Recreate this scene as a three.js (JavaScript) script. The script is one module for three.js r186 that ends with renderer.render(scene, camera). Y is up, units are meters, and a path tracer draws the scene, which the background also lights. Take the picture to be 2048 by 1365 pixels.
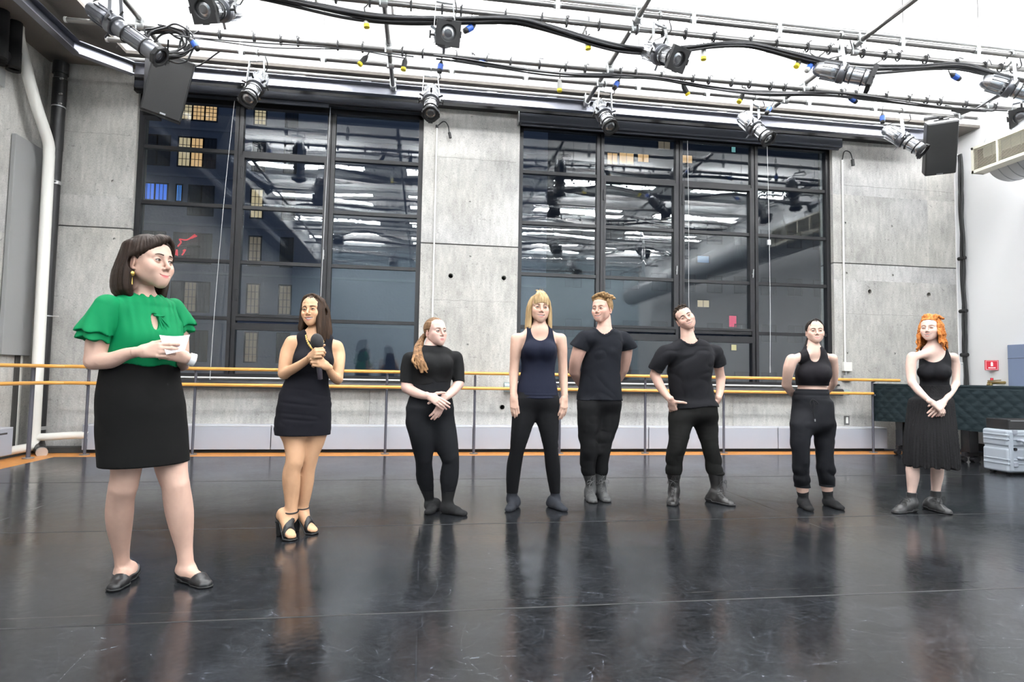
import * as THREE from 'three';
import { RoundedBoxGeometry } from 'three/addons/geometries/RoundedBoxGeometry.js';
import { mergeGeometries } from 'three/addons/utils/BufferGeometryUtils.js';
import { RectAreaLightUniformsLib } from 'three/addons/lights/RectAreaLightUniformsLib.js';

// ---------------------------------------------------------------- camera, night sky, exposure
const scene = new THREE.Scene();
const camera = new THREE.PerspectiveCamera(59.46, 2048 / 1365, 0.05, 300);
camera.position.set(0, 1.06, 0);
camera.rotation.order = 'YXZ';
camera.rotation.set(0.056903, -0.146168, 0.0166636);
camera.updateMatrixWorld();
scene.background = new THREE.Color().setRGB(0.055, 0.075, 0.115);   // dusk over the city
const renderer = new THREE.WebGLRenderer({ antialias: true });
renderer.toneMapping = THREE.LinearToneMapping;
renderer.toneMappingExposure = 1.0;
renderer.shadowMap.enabled = true;
RectAreaLightUniformsLib.init();

// ---------------------------------------------------------------- the studio's linear pendant lamps: light up to the ceiling and down
const CEIL = 5.75, LAMP_Y = 5.36;
const LAMP_ROWS = [-6.9, -4.5, -2.25, 0.0, 2.25, 4.5], LAMP_COLS = [-2.5, 0.7, 3.9, 7.1];
const LAMP_UP = 62, LAMP_DOWN = 25, LAMP_LEN = 2.3, LAMP_W = 0.26, LAMP_GLOW = 12;
const LAMP_TINT = [0.975, 0.99, 1.0];
for (const z of LAMP_ROWS) for (const x of LAMP_COLS) {
  for (const s of [1, -1]) {
    const a = new THREE.RectAreaLight(new THREE.Color().setRGB(...LAMP_TINT), s > 0 ? LAMP_UP : LAMP_DOWN, LAMP_LEN, LAMP_W);
    a.name = 'lamp_light';
    a.position.set(x, LAMP_Y + s * 0.032, z);
    a.lookAt(x, LAMP_Y + s * 2, z);
    scene.add(a);
  }
}

// ---------------------------------------------------------------- helpers
const V = (x, y, z) => new THREE.Vector3(x, y, z);
function mulberry(seed) { let a = seed >>> 0; return () => { a = (a + 0x6D2B79F5) >>> 0; let t = a; t = Math.imul(t ^ (t >>> 15), t | 1); t ^= t + Math.imul(t ^ (t >>> 7), t | 61); return ((t ^ (t >>> 14)) >>> 0) / 4294967296; }; }
const used = new Map();
function numbered(n) { const k = used.get(n) || 0; used.set(n, k + 1); return k ? `${n}_${String(k).padStart(3, '0')}` : n; }
function tag(o, label, category, group, kind) { if (label) o.userData.label = label; if (category) o.userData.category = category; if (group) o.userData.group = group; if (kind) o.userData.kind = kind; return o; }
function thing(name, label, category, pos = [0, 0, 0], turn = 0, group) {
  const o = new THREE.Group(); o.name = numbered(name); o.position.set(...pos); o.rotation.y = turn; scene.add(o);
  return tag(o, label, category, group);
}
function flat(gs) { const out = []; for (const g of [gs].flat(3)) { let q = g.index ? g.toNonIndexed() : g; for (const k of Object.keys(q.attributes)) if (!['position', 'normal', 'uv'].includes(k)) q.deleteAttribute(k); if (!q.attributes.uv) q.setAttribute('uv', new THREE.BufferAttribute(new Float32Array(q.attributes.position.count * 2), 2)); out.push(q); } return out.length > 1 ? mergeGeometries(out) : out[0]; }
function obj(name, gs, m, parent = scene) {
  const mesh = new THREE.Mesh(Array.isArray(gs) ? flat(gs) : gs, m);
  mesh.name = parent === scene ? numbered(name) : name; mesh.castShadow = mesh.receiveShadow = true; parent.add(mesh); return mesh;
}
function struct(name, gs, m, parent = scene) { const o = obj(name, gs, m, parent); if (parent === scene) o.userData.kind = 'structure'; return o; }
function structGroup(name, pos = [0, 0, 0]) { const o = new THREE.Group(); o.name = name; o.position.set(...pos); o.userData.kind = 'structure'; scene.add(o); return o; }
function uvMetres(g, sx = 1, sy = sx) { // box mapping in metres
  const p = g.attributes.position, n = g.attributes.normal, uv = new Float32Array(p.count * 2);
  for (let i = 0; i < p.count; i++) {
    const ax = Math.abs(n.getX(i)), ay = Math.abs(n.getY(i)), az = Math.abs(n.getZ(i));
    let u, v; if (ay >= ax && ay >= az) { u = p.getX(i); v = p.getZ(i); } else if (ax >= az) { u = p.getZ(i); v = p.getY(i); } else { u = p.getX(i); v = p.getY(i); }
    uv[i * 2] = u * sx; uv[i * 2 + 1] = v * sy;
  }
  g.setAttribute('uv', new THREE.BufferAttribute(uv, 2)); return g;
}
// a box by its two corners
function bx(x0, x1, y0, y1, z0, z1) { const g = new THREE.BoxGeometry(Math.abs(x1 - x0), Math.abs(y1 - y0), Math.abs(z1 - z0)); g.translate((x0 + x1) / 2, (y0 + y1) / 2, (z0 + z1) / 2); return uvMetres(g); }
function rbx(x0, x1, y0, y1, z0, z1, r = 0.008, seg = 2) { const g = new RoundedBoxGeometry(Math.abs(x1 - x0), Math.abs(y1 - y0), Math.abs(z1 - z0), seg, r); g.translate((x0 + x1) / 2, (y0 + y1) / 2, (z0 + z1) / 2); return g; }
function rod(a, b, r, seg = 12, r2 = r) { // cylinder between two points
  const A = V(...a), B = V(...b), d = B.clone().sub(A), g = new THREE.CylinderGeometry(r2, r, d.length(), seg);
  g.applyQuaternion(new THREE.Quaternion().setFromUnitVectors(V(0, 1, 0), d.clone().normalize())); g.translate(...A.add(B).multiplyScalar(0.5).toArray()); return g;
}
function tube(pts, r, n = 24, seg = 8, tension = 0.5) { return new THREE.TubeGeometry(new THREE.CatmullRomCurve3(pts.map(p => V(...p)), false, 'catmullrom', tension), n, r, seg, false); }
function mat(rgb, rough = 0.6, metal = 0, extra = {}) { const { spec, ...e } = extra; return new THREE.MeshPhysicalMaterial({ color: new THREE.Color().setRGB(...rgb), roughness: rough, metalness: metal, ...e }); }

// value noise on a periodic lattice, for textures
function lattice(seed, n) { const r = mulberry(seed), a = new Float32Array(n * n); for (let i = 0; i < n * n; i++) a[i] = r(); return (x, y) => { const xi = Math.floor(x), yi = Math.floor(y), fx = x - xi, fy = y - yi, u = fx * fx * (3 - 2 * fx), v = fy * fy * (3 - 2 * fy), m = k => ((k % n) + n) % n, g = (i, j) => a[m(yi + j) * n + m(xi + i)]; return (g(0, 0) * (1 - u) + g(1, 0) * u) * (1 - v) + (g(0, 1) * (1 - u) + g(1, 1) * u) * v; }; }
function texture(w, h, f, srgb, rx = 1, ry = 1) { // f(u, v) -> [r, g, b] 0..1
  const d = new Uint8Array(w * h * 4);
  for (let j = 0; j < h; j++) for (let i = 0; i < w; i++) { const c = f(i / w, j / h, i, j), k = (j * w + i) * 4; d[k] = Math.max(0, Math.min(255, c[0] * 255)); d[k + 1] = Math.max(0, Math.min(255, c[1] * 255)); d[k + 2] = Math.max(0, Math.min(255, c[2] * 255)); d[k + 3] = 255; }
  const t = new THREE.DataTexture(d, w, h); t.wrapS = t.wrapT = THREE.RepeatWrapping; t.magFilter = THREE.LinearFilter; t.minFilter = THREE.LinearFilter; if (srgb) t.colorSpace = THREE.SRGBColorSpace; t.repeat.set(rx, ry); t.needsUpdate = true; return t;
}
// ---------------------------------------------------------------- surfaces
const X0 = -4.95, X1 = 8.57, ZB = -8.45, ZR = 6.0;
const nA = lattice(1, 64), nB = lattice(2, 64), nC = lattice(3, 64), nD = lattice(4, 128);
const fbm = (u, v, f) => (nA(u * f, v * f) * 0.5 + nB(u * f * 2, v * f * 2) * 0.3 + nC(u * f * 4, v * f * 4) * 0.2);
// one 1024 tile = 4 m of board-cast concrete: cloudy patches, fine vertical grain, pits and stains
const concreteMap = texture(1024, 1024, (u, v) => {
  const cloud = nA(u * 8, v * 8) * 0.5 + nB(u * 16, v * 16) * 0.3 + nC(u * 32, v * 32) * 0.2;
  const grain = nD(u * 128, v * 32), fine = nD(u * 512, v * 512);
  const pit = nC(u * 192, v * 192) > 0.93 ? -0.10 : 0;
  const warm = nB(u * 4 + 9, v * 4 + 3);
  let l = 0.675 + (cloud - 0.5) * 0.19 + (grain - 0.5) * 0.07 + (fine - 0.5) * 0.09 + pit;
  return [l * (1.0 + warm * 0.012), l * (0.995 + warm * 0.004), l * (0.988 - warm * 0.028)];
}, true, 0.25, 0.25);
const concreteBump = texture(512, 512, (u, v) => { const l = 0.5 + (nA(u * 16, v * 16) - 0.5) * 0.5 + (nD(u * 128, v * 128) - 0.5) * 0.3 - (nC(u * 96, v * 96) > 0.94 ? 0.4 : 0); return [l, l, l]; }, false, 0.5, 0.5);
const concretes = [0, 1, 2].map(i => { const m = mat([1.0, 1.0, 1.0], 0.85, 0, { map: concreteMap.clone(), bumpMap: concreteBump, bumpScale: 0.0035 }); m.map.offset.set(0.31 * i, 0.17 * i); m.map.needsUpdate = true; return m; });
const cDark = mat([0.05, 0.048, 0.045], 0.95);
const white = mat([0.86, 0.86, 0.86], 0.75), whiteWall = mat([0.76, 0.76, 0.765], 0.7);
const steelDark = mat([0.008, 0.008, 0.010], 0.40), blackMatte = mat([0.012, 0.012, 0.013], 0.75), rubber = mat([0.015, 0.015, 0.016], 0.6);
const soffitMat = mat([0.16, 0.145, 0.13], 0.9, 0, { bumpMap: concreteBump, bumpScale: 0.003 });
const pipeSteel = mat([0.20, 0.195, 0.19], 0.38, 0.85), pipeBright = mat([0.55, 0.55, 0.55], 0.35, 0.8), galvanised = mat([0.42, 0.43, 0.43], 0.42, 0.75);

// ---------------------------------------------------------------- floor: black dance vinyl in long strips, taped side by side
const floorRough = texture(1024, 1024, (u, v) => {
  let l = 0.34 + (fbm(u, v, 8) - 0.5) * 0.22 + (nD(u * 256, v * 256) - 0.5) * 0.1; return [l, l, l];
}, false, 0.25, 0.25);
// scuffs: curved chalky strokes of shoes on the vinyl
const scuffSize = 2048, scuffA = new Float32Array(scuffSize * scuffSize);
{
  const r = mulberry(77);
  for (let k = 0; k < 15000; k++) {
    const far = r() < 0.06;
    let x = r() * scuffSize, y = r() * scuffSize, a = (r() < 0.5 ? (r() - 0.5) * 0.7 : r() * 6.28), cu = (r() - 0.5) * (far ? 0.008 : 0.05), n = far ? 150 + r() * 420 : 12 + r() * 80, s = (r() < 0.66 ? 1 : -0.8) * (0.10 + 0.5 * r() * r()), w = far ? 2 : 2 + Math.floor(r() * r() * 5);
    for (let i = 0; i < n; i++) {
      const f = Math.sin(Math.PI * i / n) * (0.35 + 0.65 * nC(i * 0.21, k * 0.7));
      for (let q = 0; q < w; q++) { const xi = ((Math.round(x - Math.sin(a) * q) % scuffSize) + scuffSize) % scuffSize, yi = ((Math.round(y + Math.cos(a) * q) % scuffSize) + scuffSize) % scuffSize; scuffA[yi * scuffSize + xi] += s * f; }
      x += Math.cos(a); y += Math.sin(a); a += cu;
    }
  }
}
const floorMap = texture(scuffSize, scuffSize, (u, v, i, j) => {
  const s = Math.max(-0.30, Math.min(0.85, scuffA[j * scuffSize + i]));
  const c = (nA(u * 16, v * 16) - 0.5) * 0.5 + (nB(u * 64, v * 64) - 0.5) * 0.35 + (nD(u * 384, v * 384) - 0.5) * 0.3;
  const l = 0.120 + c * 0.085 + s * 0.30;
  return [l * 0.95, l * 1.0, l * 1.09];
}, true, 0.25, 0.25);
const floorBump = texture(512, 512, (u, v) => { const l = nA(u * 6, v * 6) * 0.6 + nB(u * 24, v * 24) * 0.3 + nD(u * 128, v * 128) * 0.1; return [l, l, l]; }, false, 0.35, 0.35);
const vinyls = [0, 1, 2].map(i => { const m = mat([1, 1, 1], 0.52, 0, { map: floorMap.clone(), roughnessMap: floorRough, bumpMap: floorBump, bumpScale: 0.0016, ior: 1.5 }); m.map.offset.set(0.37 * i, 0.21 * i); m.map.needsUpdate = true; return m; });
const floor = structGroup('floor');
{
  const seams = [-7.86, -6.12, -4.3, -2.75, -1.2, 0.4, 2.0, 3.6, 5.2, ZR];
  for (let i = 0; i + 1 < seams.length; i++) struct('vinyl_strip', bx(-4.3, 8.15, -0.012, 0, seams[i] + 0.003, seams[i + 1] - 0.003), vinyls[i % 3], floor);
  const tape = mat([0.012, 0.012, 0.013], 0.5);
  for (let i = 1; i + 1 < seams.length; i++) struct('seam_tape', bx(-4.3, 8.15, 0, 0.0006, seams[i] - 0.006, seams[i] + 0.006), tape, floor);
  struct('subfloor', bx(X0, X1, -0.25, -0.0125, ZB, ZR), mat([0.04, 0.035, 0.03], 0.8), floor);
  const woodMap = texture(512, 128, (u, v) => { const g = nD(u * 12, v * 96) * 0.6 + nA(u * 32, v * 64) * 0.4; const l = 0.75 + g * 0.3; return [0.80 * l, 0.53 * l, 0.24 * l]; }, true, 1, 4);
  const edge = mat([1, 1, 1], 0.45, 0, { map: woodMap });
  struct('wood_edging', bx(-4.3, 8.15, -0.012, -0.001, -8.22, -7.865), edge, floor);
  struct('wood_edging', bx(-4.75, -4.302, -0.012, -0.001, -8.22, ZR), edge, floor);
}

// ---------------------------------------------------------------- back wall: cast concrete piers, spandrels and lintel round two steel windows
const WL = [-3.86, -0.08], WR = [1.31, 6.32], SILL = 0.97, HEAD = 4.86, JY = 2.905;
const backWall = structGroup('wall_back');
const cupDark = mat([0.02, 0.02, 0.02], 0.9);
function panel(x0, x1, y0, y1, holes, mi) { // a pour with its tie holes cast in, proud edges chamfered
  const s = new THREE.Shape(); s.moveTo(x0, y0); s.lineTo(x1, y0); s.lineTo(x1, y1); s.lineTo(x0, y1); s.closePath();
  for (const [hx, hy, r] of holes) { const h = new THREE.Path(); h.absarc(hx, hy, r, 0, Math.PI * 2, true); s.holes.push(h); }
  const g = new THREE.ExtrudeGeometry(s, { depth: 0.3, bevelEnabled: true, bevelSize: -0.006, bevelOffset: 0, bevelThickness: 0.006, bevelSegments: 1, curveSegments: 20 });
  g.translate(0, 0, ZB - 0.306); const m = struct('concrete_panel', uvMetres(g), concretes[mi % 3], backWall);
  for (const [hx, hy, r, deep] of holes) {
    const cup = new THREE.CircleGeometry(r * 1.02, 20); cup.translate(hx, hy, ZB - (deep || 0.02)); struct('tie_hole', [cup], deep > 0.03 ? cupDark : concretes[(mi + 1) % 3], m);
    if (r > 0.03) { const ring = new THREE.TorusGeometry(r + 0.008, 0.007, 8, 24); ring.translate(hx, hy, ZB - 0.001); struct('hole_collar', [ring], concretes[0], m); }
  }
  return m;
}
const big = (x, y) => [x, y, 0.032, 0.12], sm = (x, y) => [x, y, 0.016, 0.014];
panel(X0, WL[0], 0, JY - 0.008, [sm(-4.06, 2.76), sm(-4.2, 1.45)], 0);
panel(X0, WL[0], JY + 0.008, CEIL, [sm(-4.12, 3.53)], 1);
panel(WL[1], WR[0], 0, JY - 0.008, [big(0.35, 2.45), big(1.11, 2.45), big(1.12, 0.6), sm(0.62, 2.74), sm(0.61, 1.48)], 1);
panel(WL[1], WR[0], JY + 0.008, CEIL, [sm(0.6, 3.53), sm(0.6, 4.78)], 2);
panel(WR[1], X1, 0, JY - 0.008, [big(6.94, 2.47), big(7.99, 2.46), sm(6.54, 2.75), sm(7.35, 2.75), sm(7.36, 1.5), sm(6.53, 1.49), sm(8.5, 2.73)], 2);
panel(WR[1], X1, JY + 0.008, CEIL, [sm(6.53, 3.55), sm(7.35, 3.54), sm(8.5, 3.56)], 0);
panel(WL[0], -0.725, 0, SILL - 0.03, [], 2); panel(-0.721, WL[1], 0, SILL - 0.03, [], 0);
panel(WR[0], 4.62, 0, SILL - 0.03, [], 0); panel(4.624, WR[1], 0, SILL - 0.03, [], 1);
panel(WL[0], WL[1], HEAD, CEIL, [], 1); panel(WR[0], WR[1], HEAD, CEIL, [], 2);
struct('joint_backing', [bx(X0, WL[0] - 0.001, 0, CEIL, ZB - 0.34, ZB - 0.307), bx(WL[1] + 0.001, WR[0] - 0.001, 0, CEIL, ZB - 0.34, ZB - 0.307), bx(WR[1] + 0.001, X1, 0, CEIL, ZB - 0.34, ZB - 0.307)], cDark, backWall);
struct('joint_filler', [bx(X0, WL[0] - 0.01, JY - 0.02, JY + 0.02, ZB - 0.3, ZB - 0.022), bx(WL[1] + 0.01, WR[0] - 0.01, JY - 0.02, JY + 0.02, ZB - 0.3, ZB - 0.022), bx(WR[1] + 0.01, X1, JY - 0.02, JY + 0.02, ZB - 0.3, ZB - 0.022)], mat([0.16, 0.155, 0.15], 0.9), backWall);
// hairline pour marks, shallow grooves left by the form boards
{
  const lineM = mat([0.27, 0.26, 0.245], 0.9), r = mulberry(5);
  for (const [a, b, y] of [[X0 + 0.2, WL[0] - 0.06, 4.16], [WL[1] + 0.12, WR[0] - 0.04, 4.16], [WR[1] + 0.14, X1 - 0.03, 4.155], [WL[1] + 0.15, WR[0] - 0.03, 2.105], [WR[1] + 0.13, X1 - 0.2, 2.11]]) {
    const pts = []; for (let i = 0; i <= 14; i++) pts.push([a + (b - a) * i / 14, y + (r() - 0.5) * 0.014, ZB + 0.0006]);
    struct('pour_mark', [tube(pts, 0.0022, 40, 5)], lineM, backWall);
  }
}

// ---------------------------------------------------------------- steel windows
const waveBump = texture(256, 256, (u, v) => { const l = nA(u * 3 + 5, v * 5) * 0.7 + nB(u * 7, v * 9) * 0.3; return [l, l, l]; }, false, 0.16, 0.28);
const panes = [0, 1, 2, 3, 4, 5].map(i => { const b = waveBump.clone(); b.offset.set(i * 0.37, i * 0.53); b.needsUpdate = true; return new THREE.MeshPhysicalMaterial({ color: new THREE.Color().setRGB(0.93, 0.97, 0.98), roughness: 0, metalness: 0, transmission: 1, thickness: 0, ior: 1.72, bumpMap: b, bumpScale: 0.008 }); });
const GZ = -8.57; // glass plane
const BARS = [4.06, 3.30, 2.54, 1.765];
let paneK = 0;
function makeWindow(name, xs, sashCols) {
  const w = structGroup(name), [xa, xb] = [xs[0], xs[xs.length - 1]], D0 = GZ - 0.035, D1 = GZ + 0.035;
  struct('frame_jamb', bx(xa - 0.02, xa + 0.045, SILL, HEAD, D0, D1 + 0.02), steelDark, w); struct('frame_jamb', bx(xb - 0.045, xb + 0.02, SILL, HEAD, D0, D1 + 0.02), steelDark, w);
  struct('frame_head', bx(xa, xb, HEAD - 0.16, HEAD, D0, D1 + 0.02), steelDark, w); struct('frame_sill', bx(xa, xb, SILL, SILL + 0.045, D0, D1 + 0.03), steelDark, w);
  for (let i = 1; i + 1 < xs.length; i++) struct('mullion', [bx(xs[i] - 0.055, xs[i] - 0.008, SILL, HEAD, D0, D1 + 0.012), bx(xs[i] + 0.008, xs[i] + 0.055, SILL, HEAD, D0, D1 + 0.012), bx(xs[i] - 0.02, xs[i] + 0.02, SILL, HEAD, D0, D1 - 0.012)], steelDark, w);
  for (let c = 0; c + 1 < xs.length; c++) {
    const a = xs[c] + (c ? 0.055 : 0.045), b = xs[c + 1] - (c + 2 < xs.length ? 0.055 : 0.045), sash = sashCols.includes(c);
    BARS.forEach((y, k) => {
      if (sash && k === 3) { struct('transom', [bx(a, b, y - 0.028, y + 0.028, D0, D1), bx(a, b, y - 0.155, y - 0.058, D0, D1 + 0.012)], steelDark, w); }
      else struct('transom', bx(a, b, y - 0.024, y + 0.024, D0, D1), steelDark, w);
    });
    if (sash) { // an opening light with a frame of its own
      const s = struct('sash', [bx(a, a + 0.03, 1.79, 4.03, D0, D1 + 0.018), bx(b - 0.03, b, 1.79, 4.03, D0, D1 + 0.018), bx(a + 0.03, b - 0.03, 3.985, 4.03, D0, D1 + 0.018), bx(a + 0.03, b - 0.03, 1.79, 1.825, D0, D1 + 0.018)], steelDark, w);
      struct('latch', [rod([b + 0.008, 2.62, D1 + 0.03], [b + 0.008, 2.75, D1 + 0.045], 0.008), rod([b + 0.008, 2.68, D1], [b + 0.008, 2.68, D1 + 0.04], 0.01)], pipeBright, s);
      struct('hinge', [rod([a - 0.004, 3.7, D1 + 0.02], [a - 0.004, 3.86, D1 + 0.02], 0.011), rod([a - 0.004, 2.0, D1 + 0.02], [a - 0.004, 2.16, D1 + 0.02], 0.011)], steelDark, s);
    }
    const ys = [SILL + 0.045, ...[...BARS].reverse().map(y => y), HEAD - 0.16];
    for (let k = 0; k + 1 < ys.length; k++) {
      const ia = sash && k >= 1 && k <= 3 ? 0.03 : 0, lo = ys[k] + (k ? 0.024 : 0), hi = ys[k + 1] - (sash && k === 0 ? 0.155 : k + 2 < ys.length ? 0.024 : 0);
      struct('window_pane', bx(a + ia, b - ia, lo, hi, GZ - 0.004, GZ + 0.004), panes[paneK++ % 6], w);
    }
  }
  struct('sill_ledge', bx(xa, xb, SILL - 0.03, SILL, ZB - 0.3, ZB - 0.002), concretes[1], w);
  return w;
}
makeWindow('window_1', [WL[0] + 0.02, -2.59, -1.36, WL[1] - 0.02], [1]);
makeWindow('window_2', [WR[0] + 0.02, 2.555, 3.80, 5.04, WR[1] - 0.02], [1, 2]);

// ---------------------------------------------------------------- side, rear and upper enclosure
struct('wall_left', bx(X0 - 0.3, X0, 0, CEIL, ZB - 0.3, ZR), concretes[2]);
struct('wall_right', bx(X1, X1 + 0.3, 0, CEIL, ZB - 0.3, ZR), whiteWall);
struct('wall_rear', bx(X0 - 0.3, X1 + 0.3, 0, CEIL, ZR, ZR + 0.3), mat([0.50, 0.60, 0.66], 0.8));
const ceilMap = texture(512, 512, (u, v) => { const l = 0.90 + (fbm(u, v, 8) - 0.5) * 0.05; return [l, l, l]; }, true, 0.25, 0.25);
struct('ceiling', bx(X0 - 0.3, X1 + 0.3, CEIL, CEIL + 0.3, ZB - 0.3, ZR + 0.3), mat([0.95, 0.95, 0.95], 0.85, 0, { map: ceilMap }));
struct('trim_1', bx(-3.84, X1, 5.07, 5.11, -8.449, -8.03), soffitMat);             // soffit along the back wall, its underside raw
struct('trim_2', bx(X0, -3.84, 5.07, 5.11, -8.449, ZR), soffitMat);
struct('trim_3', [bx(-3.84, X1, 5.11, CEIL, -8.06, -8.03), bx(-3.86, -3.84, 5.11, CEIL, -8.03, ZR)], white); // white fascia above it
struct('baseboard_right', bx(X1 - 0.02, X1, 0, 0.12, ZB, ZR), mat([0.025, 0.02, 0.02], 0.6));
struct('baseboard_rear', bx(X0, X1, 0, 0.12, ZR - 0.02, ZR), mat([0.025, 0.02, 0.02], 0.6));
// deep beams under the ceiling, out over the audience
for (const z of [-3.4, 1.1]) struct('ceiling_beam', bx(-3.83, X1, 5.42, CEIL, z - 0.15, z + 0.15), mat([0.33, 0.34, 0.34], 0.8));
// ---------------------------------------------------------------- pendant lamps
{
  const glow = new THREE.MeshStandardMaterial({ color: 0xffffff, emissive: new THREE.Color().setRGB(...LAMP_TINT), emissiveIntensity: LAMP_GLOW, roughness: 0.5 }); const body = mat([0.75, 0.75, 0.75], 0.5);
  let src = null, k = 0;
  for (const z of LAMP_ROWS) for (const x of LAMP_COLS) {
    if (!src) {
      src = thing('pendant_lamp', 'long white linear pendant lamp in the row nearest the windows, left end', 'lamp', [x, LAMP_Y, z], 0, 'linear lamps under the ceiling');
      obj('housing', [bx(-1.17, 1.17, -0.028, 0.028, -0.14, -0.131), bx(-1.17, 1.17, -0.028, 0.028, 0.131, 0.14), bx(-1.18, -1.151, -0.028, 0.028, -0.14, 0.14), bx(1.151, 1.18, -0.028, 0.028, -0.14, 0.14)], body, src);
      obj('glowing_diffuser', bx(-1.15, 1.15, -0.025, 0.025, -0.13, 0.13), glow, src);
      for (const s of [-0.9, 0.9]) obj('suspension_wire', rod([s, 0.02, 0], [s, CEIL - LAMP_Y, 0], 0.003, 6), pipeSteel, src);
    } else { const c = src.clone(); c.name = numbered('pendant_lamp'); c.position.set(x, LAMP_Y, z); scene.add(c); }
    k++;
  }
  const nth = ['first', 'second', 'third', 'fourth', 'fifth', 'sixth']; scene.children.filter(o => o.name.startsWith('pendant_lamp')).forEach((o, i) => { o.userData.label = `white linear pendant lamp, ${nth[i % 4]} from left in the ${nth[Math.floor(i / 4)]} row from the windows`; });
}

// ---------------------------------------------------------------- steel channel round the room under the soffit, with its brackets
{
  const chM = mat([0.23, 0.235, 0.27], 0.30, 0.85);
  const c = thing('steel_channel', 'dark blue-grey steel channel running below the soffit above both windows', 'channel', [0, 0, 0]);
  const prof = (len) => { const s = new THREE.Shape(); s.moveTo(0, 0); s.lineTo(0.09, 0); s.lineTo(0.09, 0.012); s.lineTo(0.012, 0.012); s.lineTo(0.012, 0.148); s.lineTo(0.09, 0.148); s.lineTo(0.09, 0.16); s.lineTo(0, 0.16); s.quadraticCurveTo(-0.022, 0.08, 0, 0); return new THREE.ExtrudeGeometry(s, { depth: len, bevelEnabled: false, curveSegments: 10 }); };
  const run = (a, b, n) => { const A = V(...a), B = V(...b), d = B.clone().sub(A), g = prof(d.length()); g.rotateY(Math.atan2(d.x, d.z)); g.translate(A.x, A.y, A.z); return obj(n, [g], chM, c); };
  run([7.62, 4.80, -8.10], [-3.75, 4.80, -8.10], 'channel_run'); run([-3.78, 4.80, -8.08], [-4.24, 4.80, -7.64], 'corner_piece'); run([-4.24, 4.80, -7.66], [-4.24, 4.80, 1.5], 'channel_run');
  const g2 = []; for (let i = 0; i < 13; i++) { const x = -3.45 + i * 0.86; g2.push(x); }
  for (const x of g2) { obj('bracket_arm', bx(x - 0.02, x + 0.02, 4.965, 5.005, ZB + 0.001, -8.12), steelDark, c); obj('bracket_block', rbx(x - 0.07, x + 0.07, 4.962, 5.03, -8.17, -8.105, 0.006), mat([0.5, 0.5, 0.5], 0.5), c); }
  // dark window head: packed shade boxes on the wall under the channel
  struct('trim_4', [bx(WL[0] - 0.02, WL[1] + 0.03, 4.74, 4.95, ZB + 0.0005, ZB + 0.09), bx(WR[0] - 0.02, WR[1] + 0.08, 4.84, 4.95, ZB + 0.0005, ZB + 0.09)], steelDark);
  struct('trim_5', bx(WL[0], X1 - 0.6, 4.87, 4.945, ZB + 0.0005, ZB + 0.11), steelDark);
  const shadeM = mat([0.035, 0.04, 0.055], 0.5);
  const s1 = thing('roller_shade', 'blue-grey roller shade cassette across the head of the right window', 'shade', [0, 0, 0]);
  obj('cassette', rbx(1.28, 6.40, 4.70, 4.845, ZB + 0.02, ZB + 0.15, 0.02), shadeM, s1); obj('hem_bar', rbx(1.31, 6.37, 4.672, 4.70, ZB + 0.07, ZB + 0.10, 0.006), shadeM, s1); obj('end_bracket', rbx(1.262, 1.279, 4.70, 4.86, ZB, ZB + 0.15, 0.004), pipeBright, s1);
  const s2 = thing('roller_shade', 'dark roller shade cassette across the head of the left window', 'shade', [0, 0, 0]);
  obj('cassette', rbx(-3.86, -0.08, 4.76, 4.86, ZB + 0.092, ZB + 0.15, 0.02), shadeM, s2); obj('hem_bar', rbx(-2.52, -1.38, 4.70, 4.755, ZB + 0.095, ZB + 0.12, 0.006), shadeM, s2);
}

// ---------------------------------------------------------------- pipe grid
const PIPES = []; // for hanging things: [name, y, z, x0, x1]
function pipe(name, label, a, b, r, m = pipeSteel, group = 'lighting pipes under the ceiling') {
  const p = thing(name, label, 'pipe', [0, 0, 0], 0, group); const A = V(...a), B = V(...b), d = B.clone().sub(A).normalize().multiplyScalar(0.012);
  obj('tube', [rod(a, b, r, 16)], m, p); obj('end_cap', [rod(A.clone().sub(d).toArray(), A.clone().add(d).toArray(), r * 1.12, 16)], pipeBright, p); obj('end_cap', [rod(B.clone().sub(d).toArray(), B.clone().add(d).toArray(), r * 1.12, 16)], pipeBright, p);
  return p;
}
const YA = 4.985, ZA = -8.0, YB = 4.90, ZBp = -7.40, YC = 4.85, ZC = -6.96, YD = 4.86, ZD = -6.07, YE = 4.96, ZE = -5.96, YF = 5.09, ZF = -6.05;
pipe('steel_pipe', 'thin bright pipe just in front of the steel channel over the windows', [-4.1, YA, ZA], [7.55, YA, ZA], 0.021, pipeBright);
pipe('steel_pipe', 'grey pipe that carries the row of silver spotlights nearest the windows', [-3.75, YB, ZBp], [7.85, YB, ZBp], 0.028);
pipe('steel_pipe', 'grey pipe with thin taped cables, third pipe out from the windows', [-3.95, YC, ZC], [8.3, YC, ZC], 0.028, pipeSteel);
pipe('steel_pipe', 'dark pipe under the thickest bundle of black cables', [-2.7, YD, ZD], [8.3, YD, ZD], 0.028);
pipe('steel_pipe', 'thick grey pipe above the cable bundle that holds the large spotlights', [-1.6, YE, ZE], [8.35, YE, ZE], 0.030);
pipe('steel_pipe', 'uppermost pale pipe running close above the thick grey pipe', [-1.6, YF, ZF], [8.35, YF, ZF], 0.024, pipeBright);
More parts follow.
